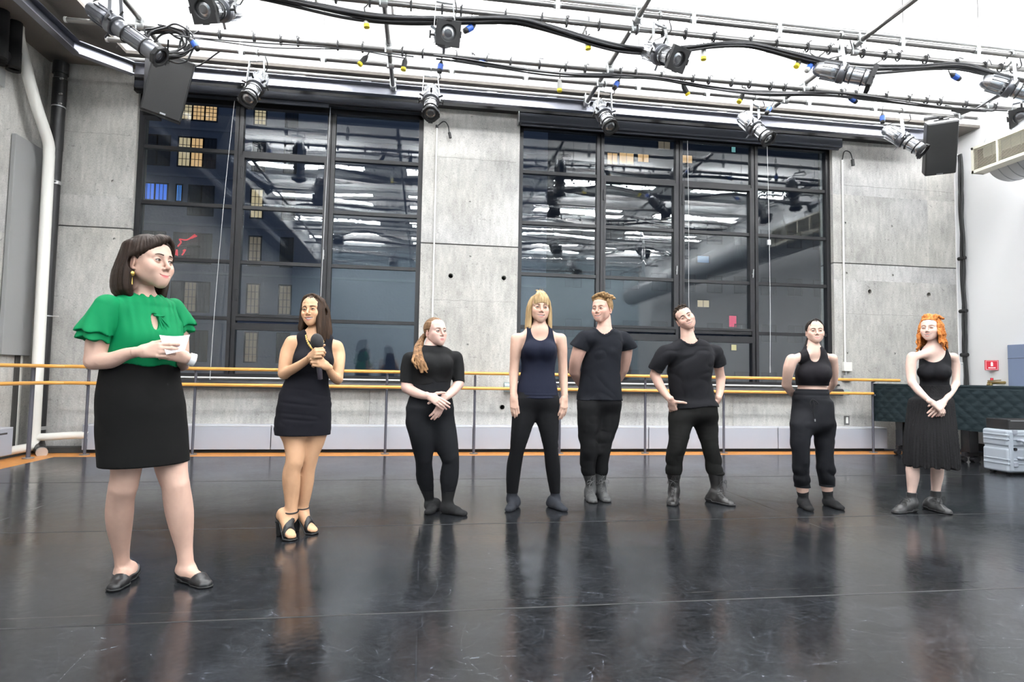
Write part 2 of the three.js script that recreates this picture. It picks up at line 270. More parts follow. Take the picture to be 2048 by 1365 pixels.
// farther pipes, over the audience, seen mirrored in the glass
for (const [y, z] of [[4.9, -4.2], [4.95, -3.2], [4.9, -1.9], [4.95, -0.4], [4.9, 1.1], [4.95, 2.6], [4.9, 4.1]]) pipe('steel_pipe', `grey lighting pipe over the audience, ${['first', 'second', 'third', 'fourth', 'fifth', 'sixth', 'seventh'][Math.round((z + 4.2) / 1.4)]} behind the camera's side, mirrored in the glass`, [-3.6, y, z], [8.0, y, z], 0.028, pipeSteel, 'pipes over the audience');
const crossLabels = ['short cross pipe at the left end of the grid above the tilted loudspeaker', 'cross pipe over the left window, clamped across all the long pipes', 'cross pipe running up to the right over the blonde woman', 'cross pipe running up to the right, beside the right-hand large spotlight', 'cross pipe at the right end that holds the loudspeaker'];
[-3.2, -0.5, 2.19, 4.83, 7.56].forEach((x, i) => {
  const p = pipe('cross_pipe', crossLabels[i], [x, 4.925, [-7.72, -8.06, -8.06, -7.62, -7.6][i]], [x, 4.925, 5.2], 0.027);
  for (const [y, z] of [[YA, ZA], [YB, ZBp], [YC, ZC], [YD, ZD], [YE, ZE]]) {
    if (z < [-7.72, -8.06, -8.06, -7.62, -7.6][i]) continue;
    obj('pipe_clamp', [rod([x - 0.045, y, z], [x + 0.045, y, z], 0.043, 12), rod([x, 4.925, z - 0.04], [x, 4.925, z + 0.04], 0.042, 12), rod([x - 0.03, y - 0.05, z + 0.035], [x - 0.03, y + 0.06, z + 0.035], 0.009, 8), rod([x + 0.035, 4.87, z - 0.03], [x + 0.035, 4.99, z - 0.03], 0.009, 8)], galvanised, p);
  }
});
// perforated strap hangers
const ORD = ['first', 'second', 'third', 'fourth', 'fifth', 'sixth', 'seventh', 'eighth'];
{
  let src = null; const put = (x, y, z, label) => {
    if (!src) {
      src = thing('pipe_hanger', label, 'hanger', [x, y, z], 0, 'strap hangers on the pipes');
      const s = new THREE.Shape(); s.moveTo(-0.022, -0.09); s.lineTo(0.022, -0.09); s.lineTo(0.022, 0.13); s.lineTo(-0.022, 0.13); s.closePath();
      for (const yy of [-0.065, 0.06, 0.095]) { const p = new THREE.Path(); p.absarc(0, yy, 0.009, 0, 6.2832, true); s.holes.push(p); }
      const g = new THREE.ExtrudeGeometry(s, { depth: 0.006, bevelEnabled: false, curveSegments: 8 }); g.translate(0, 0, 0.030);
      obj('strap', [g], galvanised, src); obj('u_bolt', [rod([-0.04, 0, 0], [0.04, 0, 0], 0.036, 12)], galvanised, src); obj('drop_rod', [rod([0, 0.12, 0.033], [0, CEIL - 4.95, 0.033], 0.005, 6)], pipeSteel, src);
    } else { const c = src.clone(); c.name = numbered('pipe_hanger'); c.position.set(x, y, z); scene.add(c); c.userData.label = label; }
  };
  [-2.26, -1.31, 0.26, 1.21, 2.72, 3.69, 5.18, 6.19].forEach((x, i) => put(x, YB, ZBp, `${ORD[i]} strap hanger from the left on the pipe nearest the windows`));
  [0.32, 1.3, 2.81, 3.82, 5.35, 6.34].forEach((x, i) => put(x, YE, ZE, `${ORD[i]} strap hanger from the left on the thick upper pipe`));
}

// ---------------------------------------------------------------- spotlights
const silver = mat([0.50, 0.51, 0.53], 0.27, 0.9), silverDark = mat([0.16, 0.165, 0.18], 0.35, 0.85), glassLens = mat([0.05, 0.05, 0.055], 0.08, 0, { clearcoat: 1 });
const lathe = (pts, seg = 28) => { const g = new THREE.LatheGeometry(pts.map(([r, z]) => new THREE.Vector2(r, z)), seg); g.rotateX(Math.PI / 2); return g; }; // profile (radius, along +z)
function spotlight(label, c, d, clampX, clampY, clampZ, opt = {}) {
  const t = thing('spotlight', label, 'spotlight', c); const bodyM = opt.dark ? silverDark : silver, L = opt.len || 1;
  const head = new THREE.Group(); head.name = 'lamp_head'; head.scale.setScalar(1.12); t.add(head);
  const dir = V(...d).normalize(), side = V(dir.z, 0, -dir.x).normalize(), up = V().crossVectors(dir, side).normalize(); head.quaternion.setFromRotationMatrix(new THREE.Matrix4().makeBasis(side, up, dir));
  // rear reflector housing with cooling fins, gate section, lens tube
  obj('reflector_housing', [lathe([[0.0, -0.30], [0.035, -0.298], [0.05, -0.285], [0.066, -0.26], [0.078, -0.20], [0.083, -0.13], [0.083, -0.06], [0.0, -0.06]]), ...[0, 1, 2, 3, 4, 5, 6, 7, 8, 9, 10, 11].map(k => { const g = new THREE.BoxGeometry(0.006, 0.014, 0.15); g.translate(0, 0.084, -0.14); g.rotateZ(k * Math.PI / 6); return g; })], bodyM, head);
  obj('gate_section', [lathe([[0, -0.062], [0.092, -0.06], [0.096, -0.045], [0.096, 0.0], [0.09, 0.012], [0, 0.013]])], silverDark, head);
  obj('lens_tube', [lathe([[0, 0.01], [0.072, 0.012], [0.076, 0.03], [0.076, 0.06], [0.068, 0.066], [0.068, 0.17 * L], [0.076, 0.175 * L], [0.076, 0.2 * L], [0.07, 0.25 * L], [0, 0.25 * L]]), ...[0, 1, 2, 3, 4, 5].map(k => { const g = new THREE.BoxGeometry(0.012, 0.01, 0.11 * L); g.translate(0, 0.071, 0.115 * L); g.rotateZ(k * Math.PI / 3 + 0.3); return g; })], bodyM, head);
  for (const z of [-0.062, 0.066 * L, 0.172 * L]) { const g = new THREE.TorusGeometry(0.08, 0.006, 8, 28); g.translate(0, 0, z); obj('black_band', [g], rubber, head); }
  const zf = 0.25 * L;
  if (opt.clear) { // lens in plain view inside a toothed ring
    const ring = lathe([[0.07, zf - 0.02], [0.088, zf - 0.012], [0.09, zf + 0.03], [0.08, zf + 0.03], [0.078, zf]]);
    obj('front_ring', [ring, ...[0, 1, 2, 3, 4, 5, 6, 7].map(k => { const g = new THREE.BoxGeometry(0.03, 0.02, 0.02); g.translate(0, 0.092, zf + 0.022); g.rotateZ(k * Math.PI / 4); return g; })], blackMatte, head);
    const gl = new THREE.SphereGeometry(0.076, 24, 10, 0, Math.PI * 2, 0, 0.9); gl.scale(1, 0.5, 1); gl.rotateX(Math.PI / 2); gl.translate(0, 0, zf - 0.02); obj('lens', [gl], mat([0.55, 0.57, 0.58], 0.12, 0.4), head);
  } else {
    const w = opt.square ? 0.1 : 0.088, s = new THREE.Shape(); if (opt.square) { s.moveTo(-w, -w); s.lineTo(w, -w); s.lineTo(w, w); s.lineTo(-w, w); s.closePath(); } else for (let k = 0; k < 8; k++) { const a = (k + 0.5) * Math.PI / 4; s[k ? 'lineTo' : 'moveTo'](w * 1.06 * Math.cos(a), w * 1.06 * Math.sin(a)); }
    const hole = new THREE.Path(); hole.absarc(0, 0, 0.07, 0, 6.2832, true); s.holes.push(hole);
    const g = new THREE.ExtrudeGeometry(s, { depth: 0.035, bevelEnabled: true, bevelSize: 0.003, bevelThickness: 0.003, bevelSegments: 1, curveSegments: 24 }); g.translate(0, 0, zf - 0.02);
    obj(opt.square ? 'gel_frame' : 'front_ring', [g, ...[0, 1, 2, 3].map(k => { const b = new THREE.BoxGeometry(0.05, 0.014, 0.02); b.translate(0, w + 0.004, zf + 0.012); b.rotateZ(k * Math.PI / 2); return b; })], blackMatte, head);
    const gl = new THREE.SphereGeometry(0.075, 24, 10, 0, Math.PI * 2, 0, 1.0); gl.scale(1, 0.45, 1); gl.rotateX(Math.PI / 2); gl.translate(0, 0, zf - 0.03); obj('lens', [gl], glassLens, head);
  }
  for (const [a, z] of [[0.5, -0.02], [Math.PI - 0.5, -0.02], [Math.PI / 2, -0.03], [-Math.PI / 2, -0.01]]) { // shutter handles round the gate
    const g = new THREE.BoxGeometry(0.05, 0.022, 0.003); g.translate(0.12, 0, z); g.rotateZ(a); obj('shutter_handle', [g], a > 1 && a < 2 ? rubber : silverDark, head);
  }
  // yoke from the pivots on both sides up to the pipe
  const P = V(...c), C = V(clampX, clampY, clampZ).sub(P), sd = side.clone().multiplyScalar(0.115), top = C.clone().add(V(0, -0.10, 0));
  const pA = sd.clone(), pB = sd.clone().negate(), tA = top.clone().add(sd.clone().multiplyScalar(0.75)), tB = top.clone().sub(sd.clone().multiplyScalar(0.75));
  const strip = (a, b) => { const A = a, B = b, d2 = B.clone().sub(A), g = new THREE.BoxGeometry(0.006, d2.length(), 0.034); const yv = d2.clone().normalize(), xv = side.clone().addScaledVector(yv, -side.dot(yv)).normalize(), zv = V().crossVectors(xv, yv); g.applyMatrix4(new THREE.Matrix4().makeBasis(xv, yv, zv)); g.translate(...A.clone().add(B).multiplyScalar(0.5).toArray()); return g; };
  obj('yoke', [strip(pA, tA), strip(pB, tB), rod(tA.toArray(), tB.toArray(), 0.014, 8)], bodyM === silver ? galvanised : silverDark, t);
  for (const p of [pA, pB]) { const o2 = p.clone().multiplyScalar(1.28); obj('yoke_knob', [rod(p.clone().multiplyScalar(0.85).toArray(), o2.toArray(), 0.012, 8), rod(o2.clone().add(up.clone().multiplyScalar(-0.035)).toArray(), o2.clone().add(up.clone().multiplyScalar(0.035)).toArray(), 0.009, 8)], rubber, t); }
  const hook = new THREE.TorusGeometry(0.042, 0.013, 8, 20, 4.1); hook.rotateY(Math.PI / 2); hook.rotateX(-0.5); hook.translate(C.x, C.y, C.z);
  obj('pipe_hook', [hook, rod([C.x, C.y - 0.045, C.z], [C.x, C.y - 0.11, C.z], 0.016, 8), rod([C.x, C.y - 0.03, C.z + 0.03], [C.x, C.y - 0.03, C.z + 0.075], 0.007, 6)], galvanised, t);
  const tail = dir.clone().multiplyScalar(-0.3);
  obj('power_cable', [tube([tail.toArray(), tail.clone().add(V(0.05, 0.08, 0.02)).toArray(), [C.x + 0.12, (C.y + tail.y) / 2, C.z], [C.x + 0.1, C.y - 0.05, C.z + 0.03]], 0.006, 20, 6)], rubber, t);
  return t;
}
const SQ = { square: true };
spotlight('long dark spotlight at the top left corner, among coiled cables, pointing right', [-3.17, 4.53, -6.4], [0.62, -0.42, 0.05], -3.19, 4.98, -6.4, { dark: true, len: 1.9 });
spotlight('large spotlight with square black frame at the top left, cut by the upper edge', [-1.98, 4.45, -5.8], [-0.12, -0.28, 0.45], -1.9, YE, ZE, SQ);
spotlight('large silver spotlight with square frame facing forward above the pier', [0.13, 4.44, -5.85], [0.05, -0.22, 0.5], 0.12, YE, ZE, SQ);
spotlight('large silver spotlight with square frame hanging above the fair-haired man', [2.41, 4.47, -5.85], [0.17, -0.3, 0.42], 2.43, YE, ZE, SQ);
spotlight('large silver spotlight turned to the right, its square frame seen obliquely', [4.58, 4.49, -5.9], [0.46, -0.22, 0.28], 4.58, YE, ZE, SQ);
spotlight('silver spotlight cut by the right edge of the photo, above the air duct', [6.74, 4.51, -5.9], [0.45, -0.27, 0.25], 6.8, YE, ZE, SQ);
spotlight('dark spotlight at the right edge just above the duct grille, pointing left', [7.68, 4.56, -6.6], [-0.42, -0.2, 0.32], 7.68, YC, -6.6, { square: true, dark: true });
spotlight('small silver spotlight nearest the left loudspeaker, in the row by the windows', [-2.06, 4.42, -7.3], [-0.06, -0.44, 0.33], -2.08, YB, ZBp);
spotlight('small silver spotlight in front of the pier between the windows', [0.01, 4.43, -7.3], [0.0, -0.46, 0.32], 0.0, YB, ZBp);
spotlight('small silver spotlight over the left part of the right window', [2.23, 4.43, -7.3], [0.06, -0.42, 0.33], 2.27, YB, ZBp);
spotlight('small silver spotlight over the right part of the right window, leaning right', [4.33, 4.43, -7.3], [0.19, -0.42, 0.33], 4.39, YB, ZBp);
spotlight('small silver spotlight with clear round lens beside the right loudspeaker', [6.57, 4.43, -7.3], [0.27, -0.36, 0.28], 6.63, YB, ZBp, { clear: true });
let mir = 0; for (const [x, z] of [[-2.2, -1.9], [0.6, -1.9], [3.3, -1.9], [5.7, -1.9], [-1.0, 1.1], [2.0, 1.1], [4.6, 1.1]]) spotlight(`${['first', 'second', 'third', 'fourth', 'fifth', 'sixth', 'seventh'][mir++]} spotlight over the audience, seen only mirrored in the glass`, [x, 4.45, z], [0.1, -0.35, -0.45], x, 4.9, z, SQ).userData.group = 'spotlights over the audience';

// ---------------------------------------------------------------- cable bundles
{
  const cabM = [mat([0.018, 0.018, 0.02], 0.5), mat([0.03, 0.03, 0.033], 0.45), mat([0.012, 0.012, 0.014], 0.55)], r = mulberry(11);
  function bundle(label, n, x0, x1, y, z, sag, spread, rad, seed) {
    const b = thing('cable_bundle', label, 'cables'), f = lattice(seed, 64);
    for (let k = 0; k < n; k++) {
      const oy = -0.035 - (k % 3) * spread * 0.6, oz = 0.03 + (Math.floor(k / 3) - n / 6) * spread * 0.9 + 0.02, a = x0 + r() * 0.3, e = x1 - r() * 0.5, pts = [];
      const m = Math.round((e - a) / 0.22);
      for (let i = 0; i <= m; i++) { const x = a + (e - a) * i / m; const s = sag * (0.06 + Math.pow(Math.abs(Math.sin(x * 1.18 + seed)), 1.6) * (0.25 + 0.75 * f(x * 0.5 + 7, 3.3))); pts.push([x, y + oy - s * (0.75 + 0.5 * f(x * 0.8, k * 3.1)) - 0.02 * f(x * 2.1, k * 5.7), z + oz + 0.04 * (f(x * 1.3, k * 2.3 + 20) - 0.5)]); }
      obj('cable', [tube(pts, rad * (0.8 + 0.4 * r()), m * 4, 7)], cabM[k % 3], b);
    }
    for (let x = x0 + 0.3; x < x1; x += 0.17 + r() * 0.3) { // cloth ties with loose tails
      const g = new THREE.TorusGeometry(0.036, 0.009, 6, 14); g.rotateY(Math.PI / 2); g.scale(1.3, 1.25, 1); g.translate(x, y - 0.012, z + 0.008);
      obj('tie', [g, tube([[x, y + 0.0, z + 0.05], [x + 0.03 * (r() - 0.3), y + 0.025 + 0.02 * r(), z + 0.06], [x + 0.07 * (r() - 0.4), y - 0.03 + 0.07 * r(), z + 0.07]], 0.004, 8, 5)], cabM[2], b);
    }
    return b;
  }
  bundle('thick wavy bundle of black cables tied under the second pipe from the top', 8, -2.0, 8.2, YD, ZD, 0.20, 0.026, 0.0145, 21);
  bundle('thinner tied run of black cables along the third pipe out from the windows', 4, 0.0, 7.9, YC, ZC, 0.09, 0.02, 0.011, 22);
  bundle('single thin cables taped along the left half of the third pipe', 2, -3.0, 0.1, YC, ZC, 0.10, 0.02, 0.006, 23);
  bundle('cable loops over the audience, mirrored in the window glass', 5, -3.0, 7.8, 4.95, -0.4, 0.35, 0.03, 0.014, 24);
  bundle('cable run over the rear of the audience, mirrored in the window glass', 4, -3.0, 7.8, 4.95, -3.2, 0.22, 0.03, 0.014, 25);
  // coil of cable at the left end of the grid
  const coil = thing('cable_coil', 'tangled coil of black cable hanging at the left end of the pipes', 'cables');
  for (let k = 0; k < 9; k++) { const pts = [], cx = -3.02 + 0.22 * r(), cy = 4.66 + 0.06 * r(), cz = -6.95 - 0.1 * r(); for (let i = 0; i <= 14; i++) { const a = i / 14 * 6.6 + k; pts.push([cx + Math.cos(a) * (0.2 + 0.07 * r()), cy + Math.sin(a) * (0.13 + 0.05 * r()), cz + 0.03 * k * 0.3]); } obj('cable_loop', [tube(pts, 0.0105, 50, 7)], cabM[k % 3], coil); }
  obj('cable_tail', [tube([[-2.9, 4.72, -6.95], [-3.0, 4.62, -7.2], [-3.1, 4.74, -7.5], [-2.9, 4.8, -7.7], [-2.5, 4.9, -7.42]], 0.009, 40, 7)], cabM[0], coil);
  const cr = thing('cable_run', 'black cables tied along the cross pipe by the right loudspeaker', 'cables');
  for (let k = 0; k < 3; k++) obj('cable', [tube([[6.9 + 0.05 * k, YC - 0.05 - 0.03 * k, ZC], [7.3, YC - 0.08, ZC - 0.02 * k], [7.52 + 0.02 * k, 4.93, -6.7], [7.53 + 0.02 * k, 4.96, -6.2], [7.5, 4.93, -5.5]], 0.012, 40, 7)], cabM[k % 3], cr);

  // loose connectors hanging from the bundles: dark bodies with a yellow or a blue collar
  const yel = mat([0.75, 0.62, 0.02], 0.45), blu = mat([0.02, 0.09, 0.42], 0.4), pale = mat([0.5, 0.5, 0.48], 0.5), blk = rubber;
  function plug(label, x, y, z, yTop, color, lean, bodyM = blk, group) {
    const p = thing('power_plug', label, 'plug', [x, y, z], 0, group), h = new THREE.Group(); h.name = 'connector'; h.rotation.set(0.2 * lean, 0, lean); p.add(h);
    obj('body', [lathe([[0, -0.075], [0.026, -0.073], [0.03, -0.05], [0.03, 0.03], [0.02, 0.055], [0.012, 0.075], [0, 0.076]].map(([a, b]) => [a, b])).rotateX(-Math.PI / 2)], bodyM, h);
    if (color === blu) obj('blue_sleeve', [lathe([[0.031, -0.035], [0.033, -0.034], [0.033, 0.03], [0.031, 0.031]]).rotateX(-Math.PI / 2)], blu, h);
    else obj('yellow_face', [lathe([[0, -0.082], [0.029, -0.082], [0.031, -0.078], [0.031, -0.052], [0.03, -0.05]]).rotateX(-Math.PI / 2)], yel, h);
    const dx = Math.sin(-lean) * 0.075; obj('lead', [tube([[dx, 0.07 * Math.cos(lean), 0], [dx * 1.6, 0.12, 0.01], [dx * 0.4, (yTop - y) * 0.7, 0.0], [0.03, yTop - y, -0.02]], 0.006, 16, 6)], blk, p);
    return p;
  }
  plug('pale yellow-ended plug hanging from the cable bundle at the top, left of the cross pipe', -0.67, 4.66, ZD, YD, yel, 0.15, pale);
  plug('pale yellow-ended plug under the sagging bundle right of the pier', 1.66, 4.66, ZD, YD - 0.1, yel, 0.15, pale);
  plug('yellow-ended plug hanging upright under the bundle above the right window', 2.99, 4.67, ZD, YD - 0.1, yel, 0, pale);
  plug('black and yellow plug beside the right-hand large spotlight', 4.14, 4.68, ZD, YD - 0.05, yel, -0.5);
  plug('small yellow-ended plug dangling slantwise left of the left cross pipe', -0.78, 4.70, ZC, YC, yel, -0.6);
  plug('black plug with yellow end just right of the left cross pipe', -0.31, 4.70, ZC, YC, yel, -0.15);
  plug('pale plug with yellow end hanging above the right window frame, by the pier edge', 1.56, 4.61, ZC, YC, yel, 0, pale);
  plug('black and yellow plug below the pipe under the fair-haired man\'s spotlight', 3.18, 4.70, ZC, YC, yel, 0.6);
  plug('black and yellow plug left of the right-leaning small spotlight', 3.94, 4.66, ZC, YC, yel, -0.5);
  plug('blue-sleeved plug above the spotlight by the pier', 0.11, 4.70, ZC, YC, blu, -0.15);
  plug('blue-sleeved plug lying along the third pipe right of the pier spotlight', 0.6, 4.79, ZC, YC, blu, 1.4);
  plug('blue-sleeved plug by the small spotlight over the left part of the right window', 2.28, 4.68, ZC, YC, blu, -0.5);
  plug('blue-sleeved plug on the third pipe toward the right loudspeaker', 5.51, 4.77, ZC, YC, blu, 1.1);
  plug('blue-sleeved plug above the right-leaning small spotlight', 4.53, 4.70, -7.3, YB, blu, -0.6);
  plug('blue-sleeved plug hanging left of the clear-lensed spotlight', 6.24, 4.72, -7.3, YB, blu, 0.0);
  plug('blue-sleeved plug slanting up beside the forward-facing large spotlight', 0.39, 4.68, ZD, YD, blu, -0.9);
  plug('pale blue plug dangling left of the right-hand large spotlight', 4.27, 4.63, ZD, YD, blu, -0.6, pale);
  plug('dark blue plug lying flat near the right edge, under the bundle', 6.16, 4.69, ZD, YD, blu, 1.2);
  plug('blue-sleeved plug hanging beneath the coil of cables at the left', -2.61, 4.68, ZC + 0.05, YC, blu, 0.55);
}

// ---------------------------------------------------------------- loudspeakers
{
  const cab = mat([0.016, 0.016, 0.017], 0.55), grilleMap = texture(256, 256, (u, v) => { const q = ((Math.floor(u * 64) + Math.floor(v * 64)) % 2) ? 0.19 : 0.10, l = q + nD(u * 128, v * 128) * 0.05; return [l, l, l]; }, true, 2, 2), gr = mat([0.7, 0.7, 0.7], 0.7, 0, { map: grilleMap });
  const sp1 = thing('loudspeaker', 'black loudspeaker hung tilted over the upper left corner of the left window', 'loudspeaker', [-3.13, 4.47, -7.55]);
  const h1 = new THREE.Group(); h1.name = 'cabinet'; h1.rotation.order = 'ZYX'; h1.rotation.set(0.20, 0.42, -0.19); sp1.add(h1);
  obj('box', rbx(-0.22, 0.22, -0.37, 0.37, -0.32, 0.0, 0.015), cab, h1); obj('grille', rbx(-0.205, 0.205, -0.355, 0.355, -0.004, 0.012, 0.006), gr, h1); obj('badge', bx(-0.01, 0.05, -0.345, -0.325, 0.0125, 0.015), mat([0.45, 0.45, 0.46], 0.35, 0.6), h1);
  obj('mounting_bracket', [rod([-0.1, 0.35, -0.15], [-0.07, 0.47, -0.1], 0.015), rod([0.1, 0.3, -0.15], [-0.07, 0.47, -0.1], 0.012), bx(-0.36, -0.2, -0.3, 0.42, -0.36, -0.2)], steelDark, sp1);
  const sp2 = thing('loudspeaker', 'black loudspeaker with pale top hung at the upper right, left of the duct', 'loudspeaker', [7.31, 4.42, -7.45]);
  const h2 = new THREE.Group(); h2.name = 'cabinet'; h2.rotation.order = 'YXZ'; h2.rotation.set(0.46, -0.62, 0.0); sp2.add(h2);
  obj('box', rbx(-0.19, 0.19, -0.37, 0.37, -0.32, 0.0, 0.02), cab, h2); obj('grille', rbx(-0.178, 0.178, -0.355, 0.355, -0.004, 0.014, 0.006), gr, h2); obj('top_plate', rbx(-0.185, 0.185, 0.365, 0.377, -0.30, -0.01, 0.004), mat([0.62, 0.62, 0.62], 0.45), h2);
  obj('top_handle', bx(-0.09, 0.09, 0.376, 0.39, -0.2, -0.13), rubber, h2); obj('hanging_bar', [rod([-0.2, 0.42, -0.25], [0.2, 0.42, -0.25], 0.025), rod([0, 0.38, -0.18], [0, 0.42, -0.25], 0.03)], rubber, h2); obj('badge', bx(-0.05, 0.03, -0.36, -0.345, 0.0145, 0.017), mat([0.3, 0.3, 0.31], 0.4, 0.5), h2);
}

// ---------------------------------------------------------------- air duct with grille, at the right
{
  const d = thing('air_duct', 'galvanised spiral air duct with a cream louvred grille at the upper right', 'duct', [7.78, 4.17, 0]); d.rotation.y = 0;
  const spiral = [], R = 0.38, ZE0 = -7.02;
  obj('round_duct', [rod([0, 0, ZE0 + 0.12], [0.0, 0, 4.6], R, 40), lathe([[0, -0.12], [0.2, -0.115], [0.31, -0.08], [0.365, -0.03], [R, 0.02]], 40).translate(0, 0, ZE0 + 0.12)], mat([0.5, 0.51, 0.52], 0.38, 0.55), d);
  for (let k = 0; k < 26; k++) { const g = new THREE.TorusGeometry(R + 0.002, 0.006, 6, 40); g.rotateY(0.12); g.translate(0, 0, ZE0 + 0.2 + k * 0.13); obj('spiral_seam', [g], mat([0.36, 0.37, 0.38], 0.4, 0.6), d); }
  const cream = mat([0.76, 0.73, 0.62], 0.5), grp = new THREE.Group(); grp.name = 'louvred_grille'; grp.position.set(-0.42, -0.08, ZE0); d.add(grp);
  const gl = 1.7, gh = 0.36;
  obj('grille_frame', [bx(-0.02, 0.16, -gh / 2, -gh / 2 + 0.035, 0, gl), bx(-0.02, 0.16, gh / 2 - 0.035, gh / 2, 0, gl), bx(-0.02, 0.16, -gh / 2, gh / 2, 0, 0.03), bx(-0.02, 0.16, -gh / 2, gh / 2, gl - 0.03, gl), bx(-0.022, 0.03, -gh / 2 + 0.03, gh / 2 - 0.03, 0.36, 0.385), bx(-0.022, 0.03, -gh / 2 + 0.03, gh / 2 - 0.03, 0.74, 0.765), bx(-0.022, 0.03, -gh / 2 + 0.03, gh / 2 - 0.03, 1.12, 1.145)], cream, grp);
  const lv = new THREE.BoxGeometry(0.035, 0.004, gl - 0.06); lv.rotateZ(0.5); for (let k = 0; k < 17; k++) { const m = obj('louvre', [lv.clone().translate(0.0, -gh / 2 + 0.048 + k * 0.0166, gl / 2)], cream, grp); }
  obj('grille_back', bx(0.05, 0.055, -gh / 2 + 0.03, gh / 2 - 0.03, 0.03, gl - 0.03), cDark, grp);
  const s = thing('duct_hanger', 'steel strap hangers that carry the round duct', 'hanger', [7.78, 4.17, 0]); for (const z of [-6.2, -3.6, -1.0, 1.6, 4.2]) { const g = new THREE.TorusGeometry(R + 0.01, 0.006, 6, 36); g.translate(0, 0, z); obj('strap', [g, rod([0, R, z], [0, CEIL - 4.17, z], 0.006, 6)], galvanised, s); }
}

// ---------------------------------------------------------------- left corner: acoustic panel, pipes, conduits
{
  const felt = mat([0.27, 0.27, 0.27], 0.95, 0, { bumpMap: concreteBump, bumpScale: 0.002 });
  const a = thing('acoustic_panel', 'grey felt acoustic panel high on the left wall', 'panel'); obj('felt_face', rbx(X0 + 0.012, X0 + 0.06, 1.2, 3.85, -8.32, -7.80, 0.006), felt, a); obj('mounting_strip', bx(X0, X0 + 0.012, 1.3, 3.7, -8.25, -7.9), steelDark, a);
  const wp = thing('white_pipe', 'white insulated pipe that slants down the left corner and turns to the heaters', 'pipe'), wm = mat([0.80, 0.79, 0.74], 0.55);
  obj('riser', [tube([[-4.82, 5.5, -7.6], [-4.82, 5.1, -7.6], [-4.82, 4.95, -7.62], [-4.8, 4.8, -7.66], [-4.76, 4.3, -7.88], [-4.72, 3.9, -8.1], [-4.715, 3.75, -8.13], [-4.715, 3.5, -8.14], [-4.70, 1.5, -8.14], [-4.69, 0.2, -8.14], [-4.69, 0.09, -8.13]], 0.062, 90, 14)], wm, wp);
  obj('branch', [tube([[-4.69, 0.2, -8.14], [-4.5, 0.21, -8.16], [-4.3, 0.22, -8.2], [-4.12, 0.22, -8.22]], 0.045, 24, 12), rod([-4.69, 0.09, -8.13], [-4.74, 0.08, -7.5], 0.05, 12)], wm, wp);
  const bp = thing('black_pipe', 'black drain pipe with silver band clamps in the left corner', 'pipe'), bm = mat([0.011, 0.011, 0.012], 0.45);
  obj('stack', [rod([-4.74, 0.22, -8.31], [-4.74, 4.99, -8.31], 0.072, 20)], bm, bp); obj('hub', [rod([-4.74, 4.42, -8.31], [-4.74, 4.78, -8.31], 0.08, 20), rod([-4.74, 3.85, -8.31], [-4.74, 4.4, -8.31], 0.076, 20), rod([-4.74, 4.85, -8.31], [-4.74, 5.0, -8.31], 0.09, 20)], bm, bp);
  obj('elbow', [tube([[-4.74, 0.26, -8.31], [-4.72, 0.16, -8.27], [-4.62, 0.07, -8.14], [-4.53, 0.045, -8.02]], 0.066, 20, 12)], bm, bp); obj('cap', [rod([-4.53, 0.045, -8.02], [-4.50, 0.038, -7.975], 0.06, 16)], pipeBright, bp);
  for (const y of [4.76, 4.56, 4.43, 3.42, 0.3]) obj('band_clamp', [rod([-4.74, y - 0.022, -8.31], [-4.74, y + 0.022, -8.31], 0.079, 20), rod([-4.7, y, -8.24], [-4.66, y, -8.22], 0.012, 8)], pipeBright, bp);
  obj('band_clamp', [rod([-4.74, 1.70, -8.31], [-4.74, 1.715, -8.31], 0.08, 20), rod([-4.66, 1.707, -8.31], [-4.6, 1.707, -8.33], 0.008, 8)], pipeBright, bp);
  const wc = thing('wall_conduit', 'thin white conduit down the left wall beside the acoustic panel', 'conduit'); obj('tube', [rod([X0 + 0.02, 1.1, -7.66], [X0 + 0.02, 4.3, -7.52], 0.014, 10)], wm, wc); obj('box', rbx(X0 + 0.001, X0 + 0.05, 4.3, 4.5, -7.58, -7.47, 0.006), galvanised, wc);
  const pil = thing('cover_strip', 'narrow white cover strip on the left wall behind the barre post', 'trim strip'); obj('strip', bx(X0 + 0.001, X0 + 0.03, 0.08, 1.3, -8.23, -8.20), wm, pil); obj('strip_edge', bx(X0 + 0.001, X0 + 0.02, 0.05, 1.3, -8.2, -8.12), cDark, pil);
  const sw = thing('paper_notice', 'small white notice at the left edge under the acoustic panel', 'notice'); obj('sheet', bx(X0 + 0.001, X0 + 0.012, 1.08, 1.22, -7.72, -7.5), mat([0.82, 0.82, 0.8], 0.7), sw);
  const dr = thing('drape_bundle', 'dark bundled stage drape at the top left corner, beneath the channel', 'drape', [-4.86, 4.3, -7.5]);
  const prof = []; for (let k = 0; k < 9; k++) { const g = new THREE.CylinderGeometry(0.06, 0.075, 1.05, 10); g.translate(0.02 + 0.05 * Math.sin(k * 2.1), 0.75, -0.1 + k * 0.075); prof.push(g); }
  obj('folds', prof, mat([0.008, 0.008, 0.008], 0.95), dr); obj('tie_band', [rod([0.0, 0.32, -0.1], [0.0, 0.32, 0.5], 0.085, 12)], mat([0.012, 0.011, 0.011], 0.9), dr);
}

